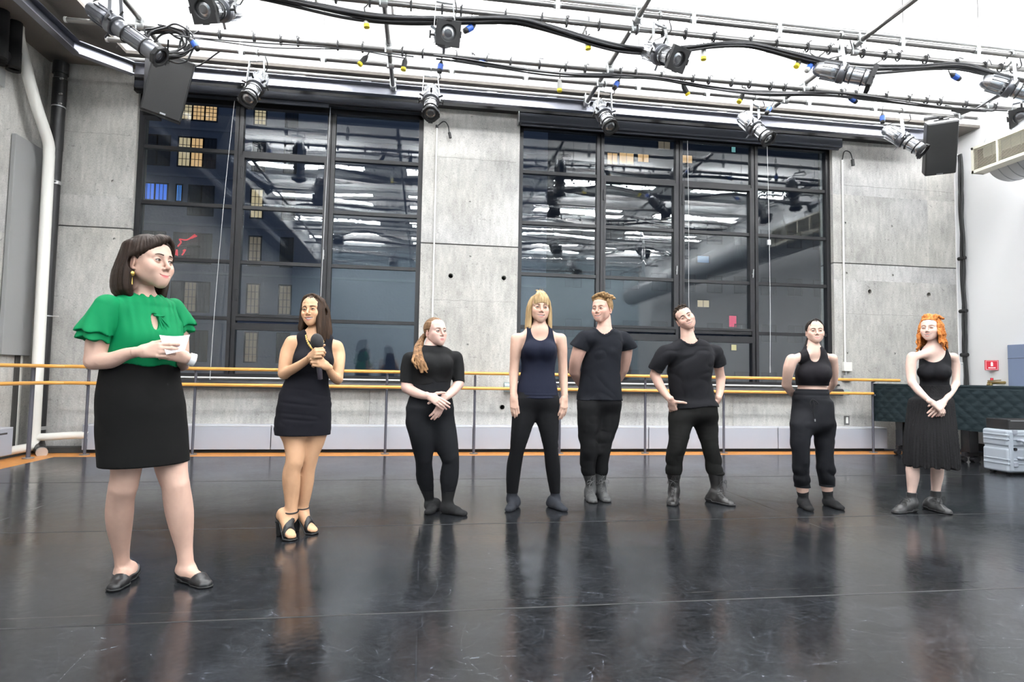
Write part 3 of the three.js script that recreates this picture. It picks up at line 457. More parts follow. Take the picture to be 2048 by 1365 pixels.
// ---------------------------------------------------------------- baseboard heaters
{
  const hm = mat([0.36, 0.385, 0.44], 0.5), top = mat([0.52, 0.54, 0.58], 0.45);
  const L = [[-4.13, -1.95], [-1.94, 0.685], [0.695, 3.20], [3.21, 5.2], [5.21, 7.0]], names = ['leftmost', 'second from the left', 'middle', 'second from the right', 'rightmost'], by = ['behind the woman in green', 'behind the woman with the microphone', 'behind the blonde woman', 'behind the man with his hands in his pockets', 'behind the covered piano'];
  L.forEach(([a, b], i) => { const h = thing('baseboard_heater', `blue-grey heater cover ${by[i]}, ${names[i]} of the row`, 'heater');
    obj('front_panel', rbx(a, b, 0.04, 0.335, -8.235, -8.215, 0.004), hm, h); obj('top_panel', rbx(a, b, 0.335, 0.352, ZB + 0.002, -8.213, 0.004), top, h); obj('core', bx(a + 0.01, b - 0.01, 0.06, 0.30, ZB + 0.01, -8.26), cDark, h);
    if (i === 0) obj('end_cap', rbx(a - 0.055, a, 0.04, 0.352, ZB + 0.002, -8.2, 0.005), mat([0.26, 0.275, 0.31], 0.5), h); });
  const h = thing('baseboard_heater', 'blue-grey heater cover on the left wall, cut by the left edge', 'heater'); obj('front_panel', rbx(X0 + 0.26, X0 + 0.28, 0.05, 0.35, -7.72, 0, 0.004), hm, h); obj('top_panel', rbx(X0 + 0.001, X0 + 0.28, 0.35, 0.365, -7.72, 0, 0.004), top, h); obj('end_cap', rbx(X0 + 0.001, X0 + 0.27, 0.05, 0.352, -7.735, -7.72, 0.004), hm, h); obj('slot', bx(X0 + 0.279, X0 + 0.283, 0.29, 0.31, -7.62, -7.3), cDark, h);
  struct('baseboard_back', bx(X0, 7.0, -0.005, 0.06, ZB, -8.28), cDark);
}

// ---------------------------------------------------------------- ballet barres
{
  const gr = texture(512, 64, (u, v) => { const g = nD(u * 10, v * 48) * 0.55 + nA(u * 40, v * 24) * 0.45; const l = 0.84 + g * 0.24; return [0.86 * l, 0.63 * l, 0.30 * l]; }, true, 1, 1);
  const wood = mat([1, 1, 1], 0.38, 0, { map: gr, clearcoat: 0.3 }), postM = mat([0.085, 0.085, 0.105], 0.45, 0.3), plate = mat([0.3, 0.3, 0.31], 0.35, 0.8);
  const YU = 1.075, YL = 0.875, ZP = -8.02;
  const b = thing('ballet_barre', 'long double wooden ballet barre on dark posts in front of the windows', 'barre');
  const xs = [-4.3, -1.3, 1.9, 5.0, 7.02];
  for (const y of [YU, YL]) for (let i = 0; i + 1 < xs.length; i++) { const e = y === YL && i === 3 ? 6.58 : xs[i + 1]; if (e <= xs[i]) continue; const g = rod([xs[i], y, ZP + 0.04], [e, y, ZP + 0.04], 0.0215, 18); obj('rail', [g], wood, b); }
  for (const x of [-4.06, -2.83, -1.64, -0.47, 0.69, 1.86, 3.08, 4.25, 5.42, 6.61]) { const p = obj('post', [rod([x, 0.0, ZP - 0.01], [x, YU - 0.03, ZP - 0.01], 0.0165, 12), rod([x, YU - 0.03, ZP - 0.01], [x, YU - 0.022, ZP + 0.04], 0.012, 8), rod([x, YL - 0.03, ZP - 0.01], [x, YL - 0.02, ZP + 0.04], 0.012, 8)], postM, b); obj('base_plate', [rod([x, 0, ZP - 0.01], [x, 0.012, ZP - 0.01], 0.055, 20)], plate, p); }
  const c = thing('ballet_barre', 'short double wooden ballet barre along the left wall, meeting the long one in the corner', 'barre');
  for (const y of [YU, YL]) obj('rail', [tube([[-4.47, y, 0], [-4.47, y, -6], [-4.47, y, -7.5], [-4.465, y, -7.72], [-4.44, y, -7.86], [-4.38, y, -7.955], [-4.3, y, ZP + 0.04]], 0.0215, 60, 14)], wood, c);
  for (const z of [-7.74, -6.5, -5.3]) { const p = obj('post', [rod([-4.51, 0, z], [-4.51, YU - 0.02, z], 0.0225, 12)], postM, c); obj('base_plate', [rod([-4.51, 0, z], [-4.51, 0.012, z], 0.06, 20)], plate, p); }

  // white ledge strips and black roller tubes along the sills, behind the barre
  const tubeM = mat([0.013, 0.013, 0.016], 0.32), lw = mat([0.78, 0.78, 0.77], 0.5);
  const r1 = thing('screen_roller', 'long black roller tube along the sill of the left window', 'roller'); obj('roller_tube', [rod([-3.8, 0.878, -8.36], [-0.1, 0.878, -8.36], 0.055, 20)], tubeM, r1); obj('pale_ledge', rbx(-3.8, -0.1, 0.952, 0.972, -8.447, -8.37, 0.004), lw, r1); obj('top_rail', bx(-3.8, -0.1, 0.973, 1.0, -8.447, -8.40), steelDark, r1);
  const r2 = thing('screen_roller', 'long black roller tube along the sill of the right window', 'roller'); obj('roller_tube', [rod([1.22, 0.878, -8.36], [6.36, 0.878, -8.36], 0.055, 20)], tubeM, r2); const efM = mat([0.3, 0.36, 0.36], 0.4, 0.4); obj('end_fitting', [rod([6.36, 0.878, -8.36], [6.47, 0.878, -8.36], 0.046, 16)], efM, r2); obj('end_fitting', [rod([1.13, 0.89, -8.37], [1.22, 0.89, -8.37], 0.07, 16)], efM, r2); obj('pale_ledge', rbx(1.32, 6.2, 0.952, 0.972, -8.447, -8.37, 0.004), lw, r2); obj('top_rail', bx(1.32, 6.36, 0.973, 1.0, -8.447, -8.40), steelDark, r2);
}

// ---------------------------------------------------------------- conduits, boxes, cords on the back wall
{
  const wm = mat([0.78, 0.77, 0.74], 0.5), bm = mat([0.74, 0.73, 0.69], 0.45);
  const a = thing('conduit', 'thin white conduit down the pier between the windows', 'conduit'); obj('tube', [rod([0.105, 1.1, ZB + 0.018], [0.105, 4.57, ZB + 0.018], 0.0125, 10)], wm, a); obj('cable_gland', [rod([0.105, 4.57, ZB + 0.018], [0.105, 4.61, ZB + 0.018], 0.02, 10), tube([[0.11, 4.6, ZB + 0.02], [0.2, 4.66, ZB + 0.05], [0.26, 4.6, ZB + 0.06], [0.28, 4.5, ZB + 0.06]], 0.008, 16, 6), rod([0.28, 4.5, ZB + 0.06], [0.3, 4.42, ZB + 0.06], 0.02, 8)], rubber, a);
  const c = thing('conduit', 'thin white conduit down the right pier to two small boxes', 'conduit'); obj('tube', [rod([6.48, 1.34, ZB + 0.018], [6.48, 4.55, ZB + 0.018], 0.0145, 10)], wm, c); obj('junction_box', rbx(6.43, 6.57, 1.205, 1.345, ZB, ZB + 0.06, 0.006), bm, c); obj('socket_box', [rbx(6.42, 6.57, 1.05, 1.14, ZB, ZB + 0.055, 0.006), rod([6.48, 1.14, ZB + 0.03], [6.48, 1.21, ZB + 0.03], 0.014, 8)], mat([0.28, 0.28, 0.28], 0.5), c); obj('cable_gland', [tube([[6.48, 4.55, ZB + 0.02], [6.5, 4.68, ZB + 0.05], [6.58, 4.66, ZB + 0.07], [6.62, 4.55, ZB + 0.07]], 0.008, 16, 6), rod([6.62, 4.55, ZB + 0.07], [6.63, 4.45, ZB + 0.07], 0.026, 8)], rubber, c);
  const s = thing('wall_switch', 'small grey switch plate low on the right pier', 'switch'); obj('plate', rbx(6.455, 6.545, 0.375, 0.515, ZB, ZB + 0.012, 0.004), mat([0.16, 0.155, 0.15], 0.4, 0.5), s); obj('rocker', rbx(6.48, 6.52, 0.40, 0.49, ZB + 0.01, ZB + 0.018, 0.003), bm, s); obj('stripe', bx(6.485, 6.515, 0.485, 0.495, ZB + 0.018, ZB + 0.02), white, s);
  const cordM = mat([0.62, 0.63, 0.64], 0.5);
  const cord = (label, pts, r = 0.0035) => { const o = thing('blind_cord', label, 'cord', [0, 0, 0]); obj('cord', [tube(pts, r, 30, 6)], cordM, o); obj('weight', [rod(pts[pts.length - 1], [pts[pts.length - 1][0], pts[pts.length - 1][1] - 0.09, pts[pts.length - 1][2]], 0.011, 8)], mat([0.4, 0.4, 0.42], 0.4, 0.4), o); return o; };
  cord('white blind cord hanging down the first column of the left window', [[-2.63, 4.72, -8.40], [-2.70, 3.5, -8.40], [-2.76, 2.0, -8.40], [-2.77, 0.95, -8.36]]);
  cord('white blind cord hanging beside the third column of the left window', [[-1.37, 4.74, -8.41], [-1.39, 3.6, -8.41], [-1.41, 2.2, -8.41], [-1.42, 1.4, -8.41]]);
  cord('white blind cord hanging in the last column of the right window', [[5.18, 4.66, -8.40], [5.2, 3.5, -8.40], [5.21, 2.2, -8.40], [5.2, 1.25, -8.40]]);
  cord('thin blind cord in the third column of the right window, by its mullion', [[3.88, 4.66, -8.41], [3.9, 3.5, -8.41], [3.9, 2.4, -8.41], [3.91, 1.9, -8.41]], 0.0028);
  const cl = thing('cord_tensioner', 'small white cord clip halfway up the last column of the right window', 'clip'); obj('clip', rbx(5.175, 5.225, 3.12, 3.2, -8.42, -8.39, 0.006), cordM, cl);
}

// ---------------------------------------------------------------- right corner
{
  const cb = thing('wall_cables', 'thick black cable bundle strapped down the white wall in the right corner', 'cables');
  for (let k = 0; k < 4; k++) { const pts = []; for (let i = 0; i <= 16; i++) pts.push([8.52 - 0.012 * (k % 2), 4.75 - i * 0.235, -8.34 + 0.018 * (k - 1.5) + 0.012 * Math.sin(i * 1.3 + k * 2)]); obj('cable', [tube(pts, 0.017, 60, 8)], rubber, cb); }
  for (const y of [3.05, 2.2, 1.5]) obj('strap', [rod([8.5, y, -8.40], [8.5, y, -8.28], 0.03, 8)], blackMatte, cb);
  const wb = thing('wall_box', 'white electrical box in the right corner behind the covered piano', 'box'); obj('lid', rbx(8.40, 8.56, 1.0, 1.38, ZB + 0.001, ZB + 0.08, 0.006), white, wb); obj('lid_screw', [rod([8.48, 1.35, ZB + 0.08], [8.48, 1.35, ZB + 0.084], 0.008, 8)], galvanised, wb);
  struct('trim_6', bx(8.50, 8.569, 0.3, 4.8, ZB + 0.0005, ZB + 0.02), white);
  // red fire extinguisher sign, a tent-shaped projecting sign
  const signMap = (() => { const cv = document.createElement('canvas'); cv.width = cv.height = 128; const c = cv.getContext('2d'); c.fillStyle = '#c8102e'; c.fillRect(0, 0, 128, 128); c.strokeStyle = '#e9d3d3'; c.lineWidth = 5; c.strokeRect(7, 7, 114, 114); c.fillStyle = '#ffffff'; c.fillRect(54, 34, 22, 44); c.fillRect(58, 22, 14, 10); c.beginPath(); c.arc(65, 36, 11, Math.PI, 0); c.fill(); c.fillRect(30, 92, 70, 14); c.fillStyle = '#c8102e'; c.fillRect(40, 97, 50, 4); const t = new THREE.CanvasTexture(cv); t.colorSpace = THREE.SRGBColorSpace; return t; })();
  const fs = thing('fire_sign', 'red fire extinguisher sign with white symbol on the white wall', 'sign', [8.57, 1.33, -7.95]);
  const red = mat([0.5, 0.012, 0.03], 0.4); const pl = new THREE.BoxGeometry(0.16, 0.15, 0.006); pl.rotateY(-0.75); pl.translate(-0.062, 0, 0.06);
  const face = new THREE.PlaneGeometry(0.156, 0.146); face.translate(0, 0, 0.0035); face.rotateY(-0.75); face.translate(-0.062, 0, 0.06);
  obj('sign_body', [pl, bx(-0.12, -0.001, -0.075, 0.075, -0.002, 0.004)], red, fs); obj('printed_face', [face], mat([1, 1, 1], 0.4, 0, { map: signMap }), fs);
  const vv = thing('hose_valve', 'brass hose valve with a red cap against the white wall', 'valve', [8.38, 1.06, -7.75]); const brass = mat([0.45, 0.34, 0.14], 0.35, 0.8);
  obj('valve_body', [rod([-0.06, -0.25, 0], [-0.06, 0.0, 0], 0.03), rod([-0.09, 0, 0], [0.19, 0.01, 0], 0.022), rod([-0.06, 0, 0], [-0.14, -0.03, 0.03], 0.012)], brass, vv); obj('lever', [rod([-0.12, 0.03, 0.02], [0.1, 0.045, 0.02], 0.008)], brass, vv); obj('red_cap', [rod([-0.03, 0.03, 0], [-0.03, 0.075, 0], 0.02)], red, vv);
  const bp = thing('blue_board', 'slate-blue board leaning on the white wall at the right edge', 'board'); obj('board', rbx(8.44, 8.56, 1.0, 1.62, -7.58, -6.6, 0.008), mat([0.16, 0.20, 0.30], 0.8), bp); obj('seam', bx(8.438, 8.44, 1.42, 1.425, -7.58, -6.6), steelDark, bp);

  // grand piano under a quilted cover
  const pn = thing('covered_piano', 'grand piano under a dark green quilted cover at the right', 'piano');
  const outline = [[6.635, -8.05], [6.70, -8.09], [8.45, -8.09], [8.5, -6.2], [8.3, -5.9], [7.55, -6.35], [7.16, -6.80], [7.06, -6.92], [6.95, -7.15], [6.66, -7.95]]; // plan (x, z)
  const quilt = mat([0.0085, 0.0165, 0.020], 0.75, 0, { specularIntensity: 0.4, sheen: 0.04, sheenRoughness: 0.5, sheenColor: new THREE.Color().setRGB(0.06, 0.09, 0.10) });
  { // side skirt as a fine grid with diamond quilting pressed into it
    const n = 340, m = 70, per = [], tot = []; let acc = 0; const pts = outline.map(([x, z]) => V(x, 0, z)); const curve = new THREE.CatmullRomCurve3(pts, true, 'catmullrom', 0.02); const P = curve.getSpacedPoints(n); const T = P.map((p, i) => P[(i + 1) % n].clone().sub(P[(i - 1 + n) % n]).normalize());
    const len = curve.getLength(), pos = [], idx = [], dia = 0.145;
    for (let i = 0; i <= n; i++) for (let j = 0; j <= m; j++) {
      const p = P[i % n], t = T[i % n], o = V(-t.z, 0, t.x); const s = i / n * len, h = j / m; // outward normal
      const yb = 0.44 + 0.02 * Math.sin(s * 2.3) + (p.x > 7.0 && p.z > -7.2 ? -0.02 : 0.03), y = 1.015 - (1.015 - yb) * h;
      const a = (s + y * 0.95) / dia, b2 = (s - y * 0.95) / dia, q = Math.min(Math.abs(a - Math.round(a)), Math.abs(b2 - Math.round(b2))); const hem = Math.abs(y - 0.985) < 0.006 ? 0 : 1;
      const puff = hem * 0.012 * Math.pow(Math.min(1, q * 2.4), 0.6) + 0.006 * Math.sin(s * 37 + y * 51) * 0.35 + 0.02 * h * Math.sin(s * 5.1);
      const k = (y > 1.0 ? 0 : 1) * puff; pos.push(p.x - o.x * k, y, p.z - o.z * k);
    }
    for (let i = 0; i < n; i++) for (let j = 0; j < m; j++) { const a = i * (m + 1) + j, b2 = a + m + 1; idx.push(a, a + 1, b2, b2, a + 1, b2 + 1); }
    const g = new THREE.BufferGeometry(); g.setAttribute('position', new THREE.Float32BufferAttribute(pos, 3)); g.setIndex(idx); g.computeVertexNormals(); obj('quilted_skirt', g, new THREE.MeshPhysicalMaterial({ ...{ color: quilt.color, roughness: 0.75, specularIntensity: 0.4, sheen: 0.04, sheenRoughness: 0.5, sheenColor: quilt.sheenColor }, side: THREE.DoubleSide }), pn);
    const sh = new THREE.Shape(outline.map(([x, z]) => new THREE.Vector2(x, -z))); const tg = new THREE.ExtrudeGeometry(sh, { depth: 0.012, bevelEnabled: true, bevelSize: 0.008, bevelThickness: 0.008, bevelSegments: 2 }); tg.rotateX(-Math.PI / 2); tg.translate(0, 1.003, 0); obj('quilted_top', [tg], quilt, pn);
    const ins = outline.map(([x, z]) => [7.5 + (x - 7.5) * 0.93, -7.2 + (z + 7.2) * 0.93]); const s2 = new THREE.Shape(ins.map(([x, z]) => new THREE.Vector2(x, -z))); const cg = new THREE.ExtrudeGeometry(s2, { depth: 0.42, bevelEnabled: false }); cg.rotateX(-Math.PI / 2); cg.translate(0, 0.56, 0); obj('piano_case', [cg], mat([0.01, 0.01, 0.01], 0.2), pn);
  }
  const pb = mat([0.009, 0.009, 0.01], 0.25);
  for (const [x, z] of [[7.28, -7.1], [6.95, -7.85], [8.15, -6.3]]) { const l = obj('leg', [rbx(x - 0.07, x + 0.07, 0.12, 0.6, z - 0.07, z + 0.07, 0.01)], pb, pn); obj('castor', [rbx(x - 0.11, x + 0.11, 0.07, 0.13, z - 0.03, z + 0.03, 0.008), rod([x - 0.1, 0.036, z - 0.03], [x - 0.1, 0.036, z + 0.03], 0.036), rod([x + 0.1, 0.036, z - 0.03], [x + 0.1, 0.036, z + 0.03], 0.036), rod([x, 0.036, z + 0.02], [x, 0.036, z + 0.09], 0.036)], steelDark, l); }
  obj('pedal_lyre', [rbx(6.98, 7.18, 0.1, 0.55, -7.6, -7.5, 0.01), rod([7.0, 0.1, -7.5], [7.15, 0.02, -7.3], 0.02), rod([7.55, 0.6, -6.5], [7.75, 0.1, -6.35], 0.012)], pb, pn);
  const bag = thing('white_bag', 'small crumpled white bundle behind the piano leg', 'bundle', [7.06, 0.24, -7.3]); { const g = new THREE.IcosahedronGeometry(0.09, 4), p = g.attributes.position; for (let i = 0; i < p.count; i++) { const v = V().fromBufferAttribute(p, i), k = 1 + 0.25 * Math.sin(v.x * 70 + v.y * 31) * Math.sin(v.y * 47 + v.z * 60); p.setXYZ(i, v.x * 0.32 * k, v.y * 1.15 * k, v.z * 0.4 * k); } g.computeVertexNormals(); obj('cloth', [g], mat([0.7, 0.7, 0.7], 0.8), bag); obj('knot', [rod([0.0, 0.13, 0], [0.01, 0.2, 0], 0.015)], mat([0.6, 0.6, 0.6], 0.8), bag); }

  // grey ribbed equipment case, with a black box on it
  const ec = thing('equipment_case', 'grey ribbed plastic equipment case standing at the right edge', 'case', [6.68, 0, -6.03]), cm = mat([0.30, 0.33, 0.37], 0.55);
  obj('shell', [rbx(0, 0.62, 0.03, 0.31, -0.32, 0, 0.03, 4), rbx(0, 0.62, 0.325, 0.52, -0.32, 0, 0.03, 4), rbx(0.015, 0.605, 0.29, 0.34, -0.305, -0.015, 0.01)], cm, ec);
  for (const x of [0.02, 0.5]) obj('rib', [rbx(x, x + 0.05, 0.05, 0.5, -0.01, 0.012, 0.008)], cm, ec);
  for (const y of [0.12, 0.17, 0.40, 0.45]) obj('rib', [rbx(-0.008, 0.625, y, y + 0.02, -0.3, 0.008, 0.006)], cm, ec);
  obj('handle', [tube([[0.13, 0.40, 0.005], [0.14, 0.40, 0.06], [0.15, 0.36, 0.075], [0.15, 0.24, 0.075], [0.14, 0.2, 0.06], [0.13, 0.2, 0.005]], 0.016, 30, 10)], mat([0.24, 0.26, 0.3], 0.5), ec); obj('lock', [rod([0.09, 0.3, 0.0], [0.09, 0.3, 0.02], 0.018)], steelDark, ec);
  for (const y of [0.1, 0.47]) obj('latch', [rbx(0.06, 0.12, y, y + 0.05, 0.0, 0.02, 0.005)], mat([0.24, 0.26, 0.3], 0.5), ec); obj('wheel', [rod([0.06, 0.03, -0.06], [0.1, 0.03, -0.06], 0.03), rod([0.06, 0.03, -0.26], [0.1, 0.03, -0.26], 0.03)], rubber, ec);
  const bk = thing('black_box', 'low black equipment box lying on the grey case', 'box', [6.72, 0.521, -6.05]); obj('shell', rbx(0, 0.55, 0, 0.12, -0.28, 0, 0.01), mat([0.011, 0.011, 0.012], 0.35), bk); obj('edge_strip', bx(0.03, 0.5, 0.1, 0.108, 0.0, 0.003), mat([0.4, 0.4, 0.42], 0.3, 0.6), bk);
}

// ---------------------------------------------------------------- the city outside: two dark buildings with lit windows
{
  const brick = mat([0.30, 0.31, 0.37], 0.9, 0, { bumpMap: concreteBump, bumpScale: 0.02 }), frameM = mat([0.04, 0.042, 0.055], 0.6), dark = mat([0.05, 0.055, 0.075], 0.35), sill = mat([0.34, 0.35, 0.40], 0.9);
  const lit = (c, e) => new THREE.MeshStandardMaterial({ color: 0x201810, emissive: new THREE.Color().setRGB(...c), emissiveIntensity: e, roughness: 0.7 });
  const warm = lit([1.0, 0.62, 0.30], 0.75), cream = lit([1.0, 0.80, 0.50], 0.55), dim = lit([1.0, 0.82, 0.62], 0.14), blue = lit([0.08, 0.25, 1.0], 0.8), redE = lit([1.0, 0.05, 0.08], 0.8), pinkE = lit([1.0, 0.08, 0.2], 0.8), yelE = lit([1.0, 0.85, 0.35], 0.7), cy = lit([0.35, 0.8, 0.8], 0.5), blue2 = lit([0.10, 0.35, 1.0], 0.7), blueDim = lit([0.2, 0.4, 0.7], 0.4);
  function facade(o, z, wins) { // windows: [x0, x1, y0, y1, material, columns, rows]
    for (const [x0, x1, y0, y1, m, nc = 3, nr = 4] of wins) {
      const w = obj('window_frame', [bx(x0 - 0.09, x0, y0 - 0.09, y1 + 0.09, z - 0.1, z + 0.05), bx(x1, x1 + 0.09, y0 - 0.09, y1 + 0.09, z - 0.1, z + 0.05), bx(x0, x1, y1, y1 + 0.09, z - 0.1, z + 0.05), bx(x0, x1, y0 - 0.09, y0, z - 0.1, z + 0.05), ...Array.from({ length: nc - 1 }, (_, i) => { const x = x0 + (x1 - x0) * (i + 1) / nc; return bx(x - 0.02, x + 0.02, y0, y1, z - 0.06, z + 0.02); }), ...Array.from({ length: nr - 1 }, (_, i) => { const y = y0 + (y1 - y0) * (i + 1) / nr; return bx(x0, x1, y - 0.018, y + 0.018, z - 0.06, z + 0.02); })], frameM, o);
      obj('window_glass', bx(x0, x1, y0, y1, z - 0.02, z + 0.003), m, w);
    }
  }
  facadeData(); 
  function facadeData() {
    const A = thing('brick_building', 'dark brick building across the street behind the left window', 'building'), z = -44;
    obj('wall', bx(-42, 9, -18, 21.4, z - 6, z), brick, A); obj('cornice', [bx(-42, 9, 21.4, 21.9, z - 6, z + 0.3), ...[17.9, 14.5, 11.1, 7.7, 4.3, 0.9].map(y => bx(-42, 9, y, y + 0.16, z, z + 0.12))], sill, A);
    const W = [], rows = [[18.65, 1.15], [15.3, 2.0], [11.9, 2.0], [8.5, 2.0], [5.1, 2.0], [1.7, 2.0]];
    rows.forEach(([y, h], st) => {
      for (const [x, n] of [[-19.5, 2], [-17.3, 3], [-12.35, 1], [-10.2, 1]]) for (let k = 0; k < n; k++) {
        let m = dark; if (x === -17.3 && st === 0) m = k ? warm : cream; if (x === -17.3 && st === 1) m = k === 0 ? cream : k === 1 ? warm : dark; if (x === -19.5 && st === 2) m = blue; if (x === -17.3 && st === 2 && k === 0) m = blue2; if (x === -12.35) m = st === 0 || st === 2 ? cream : st === 1 ? dark : dim; if (x === -17.3 && st === 4 && k === 1) m = dim; if (x === -10.2 && st === 4) m = dim;
        const hh = m === blue || m === blue2 ? h * 0.55 : h; W.push([x + k * 0.82, x + k * 0.82 + (m === blue2 ? 0.3 : 0.74), y + (h - hh), y + h, m, 3, m === blue || m === blue2 ? 1 : 4]);
      }
    });
    facade(A, z, W);
    const B = thing('office_building', 'dark office building with a lit row of windows behind the right window', 'building'), zb = -50, WB = [];
    obj('wall', bx(9.5, 70, -18, 34, zb - 6, zb), mat([0.10, 0.105, 0.125], 0.9), B); obj('cornice', [bx(9.5, 70, 33.5, 34, zb, zb + 0.3), bx(9.5, 70, 18.4, 18.7, zb, zb + 0.2), bx(9.5, 70, 22.6, 22.9, zb, zb + 0.2)], sill, B);
    for (const [x0, x1, y0, y1, m, nc] of [[15.6, 16.5, 19.8, 20.8, warm, 2], [16.7, 18.0, 19.9, 20.9, warm, 2], [18.4, 19.4, 20.2, 20.9, warm, 2], [20.3, 21.4, 21.5, 22.2, dim, 2], [22.5, 23.5, 20.4, 21.1, warm, 2], [27.3, 27.7, 21.7, 22.3, cy, 1], [24.0, 25.1, 7.4, 8.0, cream, 2], [24.0, 25.1, 11.4, 12.0, blueDim, 1], [27.0, 27.7, 5.7, 6.7, pinkE, 1], [27.2, 27.7, 3.6, 4.1, yelE, 1]]) WB.push([x0, x1, y0, y1, m, nc, 1]);
    for (let k = 0; k < 14; k++) for (const y of [15.6, 11.2, 6.9, 2.6]) WB.push([12.0 + k * 2.6, 13.3 + k * 2.6, y - 2.4, y - 1.0, dark, 2, 1]);
    facade(B, zb, WB);
    const N = thing('neon_sign', 'small red neon sign across the street behind the left window', 'sign', [-16.9, 9.3, z + 0.45]); obj('neon_tube', tube([[0, 0.2, 0], [0.2, 0.5, 0], [0.1, 0.7, 0], [0.6, 0.7, 0], [1.1, 1.1, 0], [0.8, 0.8, 0], [1.2, 1.0, 0]], 0.05, 40, 6), redE, N); obj('neon_tube', tube([[-0.1, -0.4, 0], [-0.05, 0.0, 0], [0.0, -0.45, 0]], 0.05, 20, 6), redE, N); obj('neon_tube', tube([[0.3, -0.4, 0], [0.5, 0, 0], [0.35, -0.1, 0]], 0.05, 20, 6), redE, N); obj('mounting_rail', bx(-0.2, 1.3, 0.3, 0.36, -0.45, -0.06), frameM, N); obj('mounting_rail', bx(-0.2, 0.7, -0.3, -0.25, -0.45, -0.06), frameM, N);
  }
}
// ---------------------------------------------------------------- people: measured poses, in metres from the point each one stands on
// chains are [x, y, z, radius]; torso slices are [height, x, z, half width, half depth]; head is [x, y, z, scale, turn, nod, tilt]
const POSE = {};
POSE.green = {
  torso: [[0.574, -0.052, 0, 0.199, 0.139], [0.7, -0.064, 0, 0.2, 0.144], [0.79, -0.074, 0, 0.199, 0.151], [0.88, -0.083, 0, 0.195, 0.156], [0.944, -0.091, 0, 0.187, 0.153], [1.017, -0.096, 0, 0.175, 0.14], [1.099, -0.095, 0, 0.167, 0.131], [1.12, -0.093, 0, 0.166, 0.13], [1.174, -0.088, 0, 0.169, 0.129], [1.228, -0.08, 0, 0.163, 0.124], [1.282, -0.079, 0, 0.154, 0.114], [1.326, -0.085, 0, 0.142, 0.102], [1.366, -0.091, 0, 0.125, 0.09]],
  neck: [[-0.091, 1.372, 0, 0.052], [-0.098, 1.423, 0, 0.049], [-0.112, 1.515, 0, 0.039]],
  armR: [[-0.197, 1.348, 0.13, 0.048], [-0.212, 1.267, 0.14, 0.051], [-0.223, 1.174, 0.15, 0.049], [-0.231, 1.092, 0.16, 0.038], [-0.151, 1.096, 0.18, 0.037], [-0.074, 1.127, 0.2, 0.028], [-0.014, 1.138, 0.21, 0.023]],
  armL: [[-0.016, 1.375, -0.13, 0.042], [0.019, 1.297, -0.14, 0.033], [0.034, 1.195, -0.14, 0.032], [0.042, 1.087, -0.13, 0.032], [0.088, 1.097, -0.02, 0.028], [0.134, 1.115, 0.06, 0.024]],
  legR: [[-0.133, 0.777, 0.06, 0.089], [-0.115, 0.654, 0.06, 0.073], [-0.118, 0.564, 0.049, 0.063], [-0.132, 0.5, 0.036, 0.061], [-0.157, 0.432, 0.001, 0.059], [-0.175, 0.353, -0.037, 0.06], [-0.189, 0.262, -0.079, 0.052], [-0.198, 0.159, -0.125, 0.037], [-0.202, 0.088, -0.149, 0.033], [-0.203, 0.035, -0.168, 0.033]],
  legL: [[-0.007, 0.767, -0.06, 0.096], [0.029, 0.637, -0.06, 0.08], [0.048, 0.556, -0.053, 0.07], [0.071, 0.488, -0.046, 0.061], [0.076, 0.426, -0.059, 0.064], [0.085, 0.349, -0.073, 0.063], [0.094, 0.263, -0.087, 0.053], [0.104, 0.167, -0.102, 0.039], [0.112, 0.101, -0.105, 0.036], [0.107, 0.057, -0.115, 0.036]],
  heelR: [-0.174, 0, -0.228],
  toeR: [-0.165, 0, 0.022],
  heelL: [0.082, 0, -0.156],
  toeL: [0.265, 0, 0.015],
  head: [-0.075, 1.582, 0.02, 1.111, 1.152, -0.035, 0],
  handR: [-0.014, 1.138, 0.21],
  tipR: [0.102, 1.143, 0.22],
  handL: [0.134, 1.115, 0.06],
  tipL: [0.13, 1.153, 0.17],
  card0: [0.063, 1.217, 0.205],
  card1: [0.156, 1.228, 0.1],
  card2: [0.156, 1.152, 0.15],
  card3: [0.101, 1.128, 0.215],
  base: [-1.27, 0, -3.16],
  psi: 0.873,
};
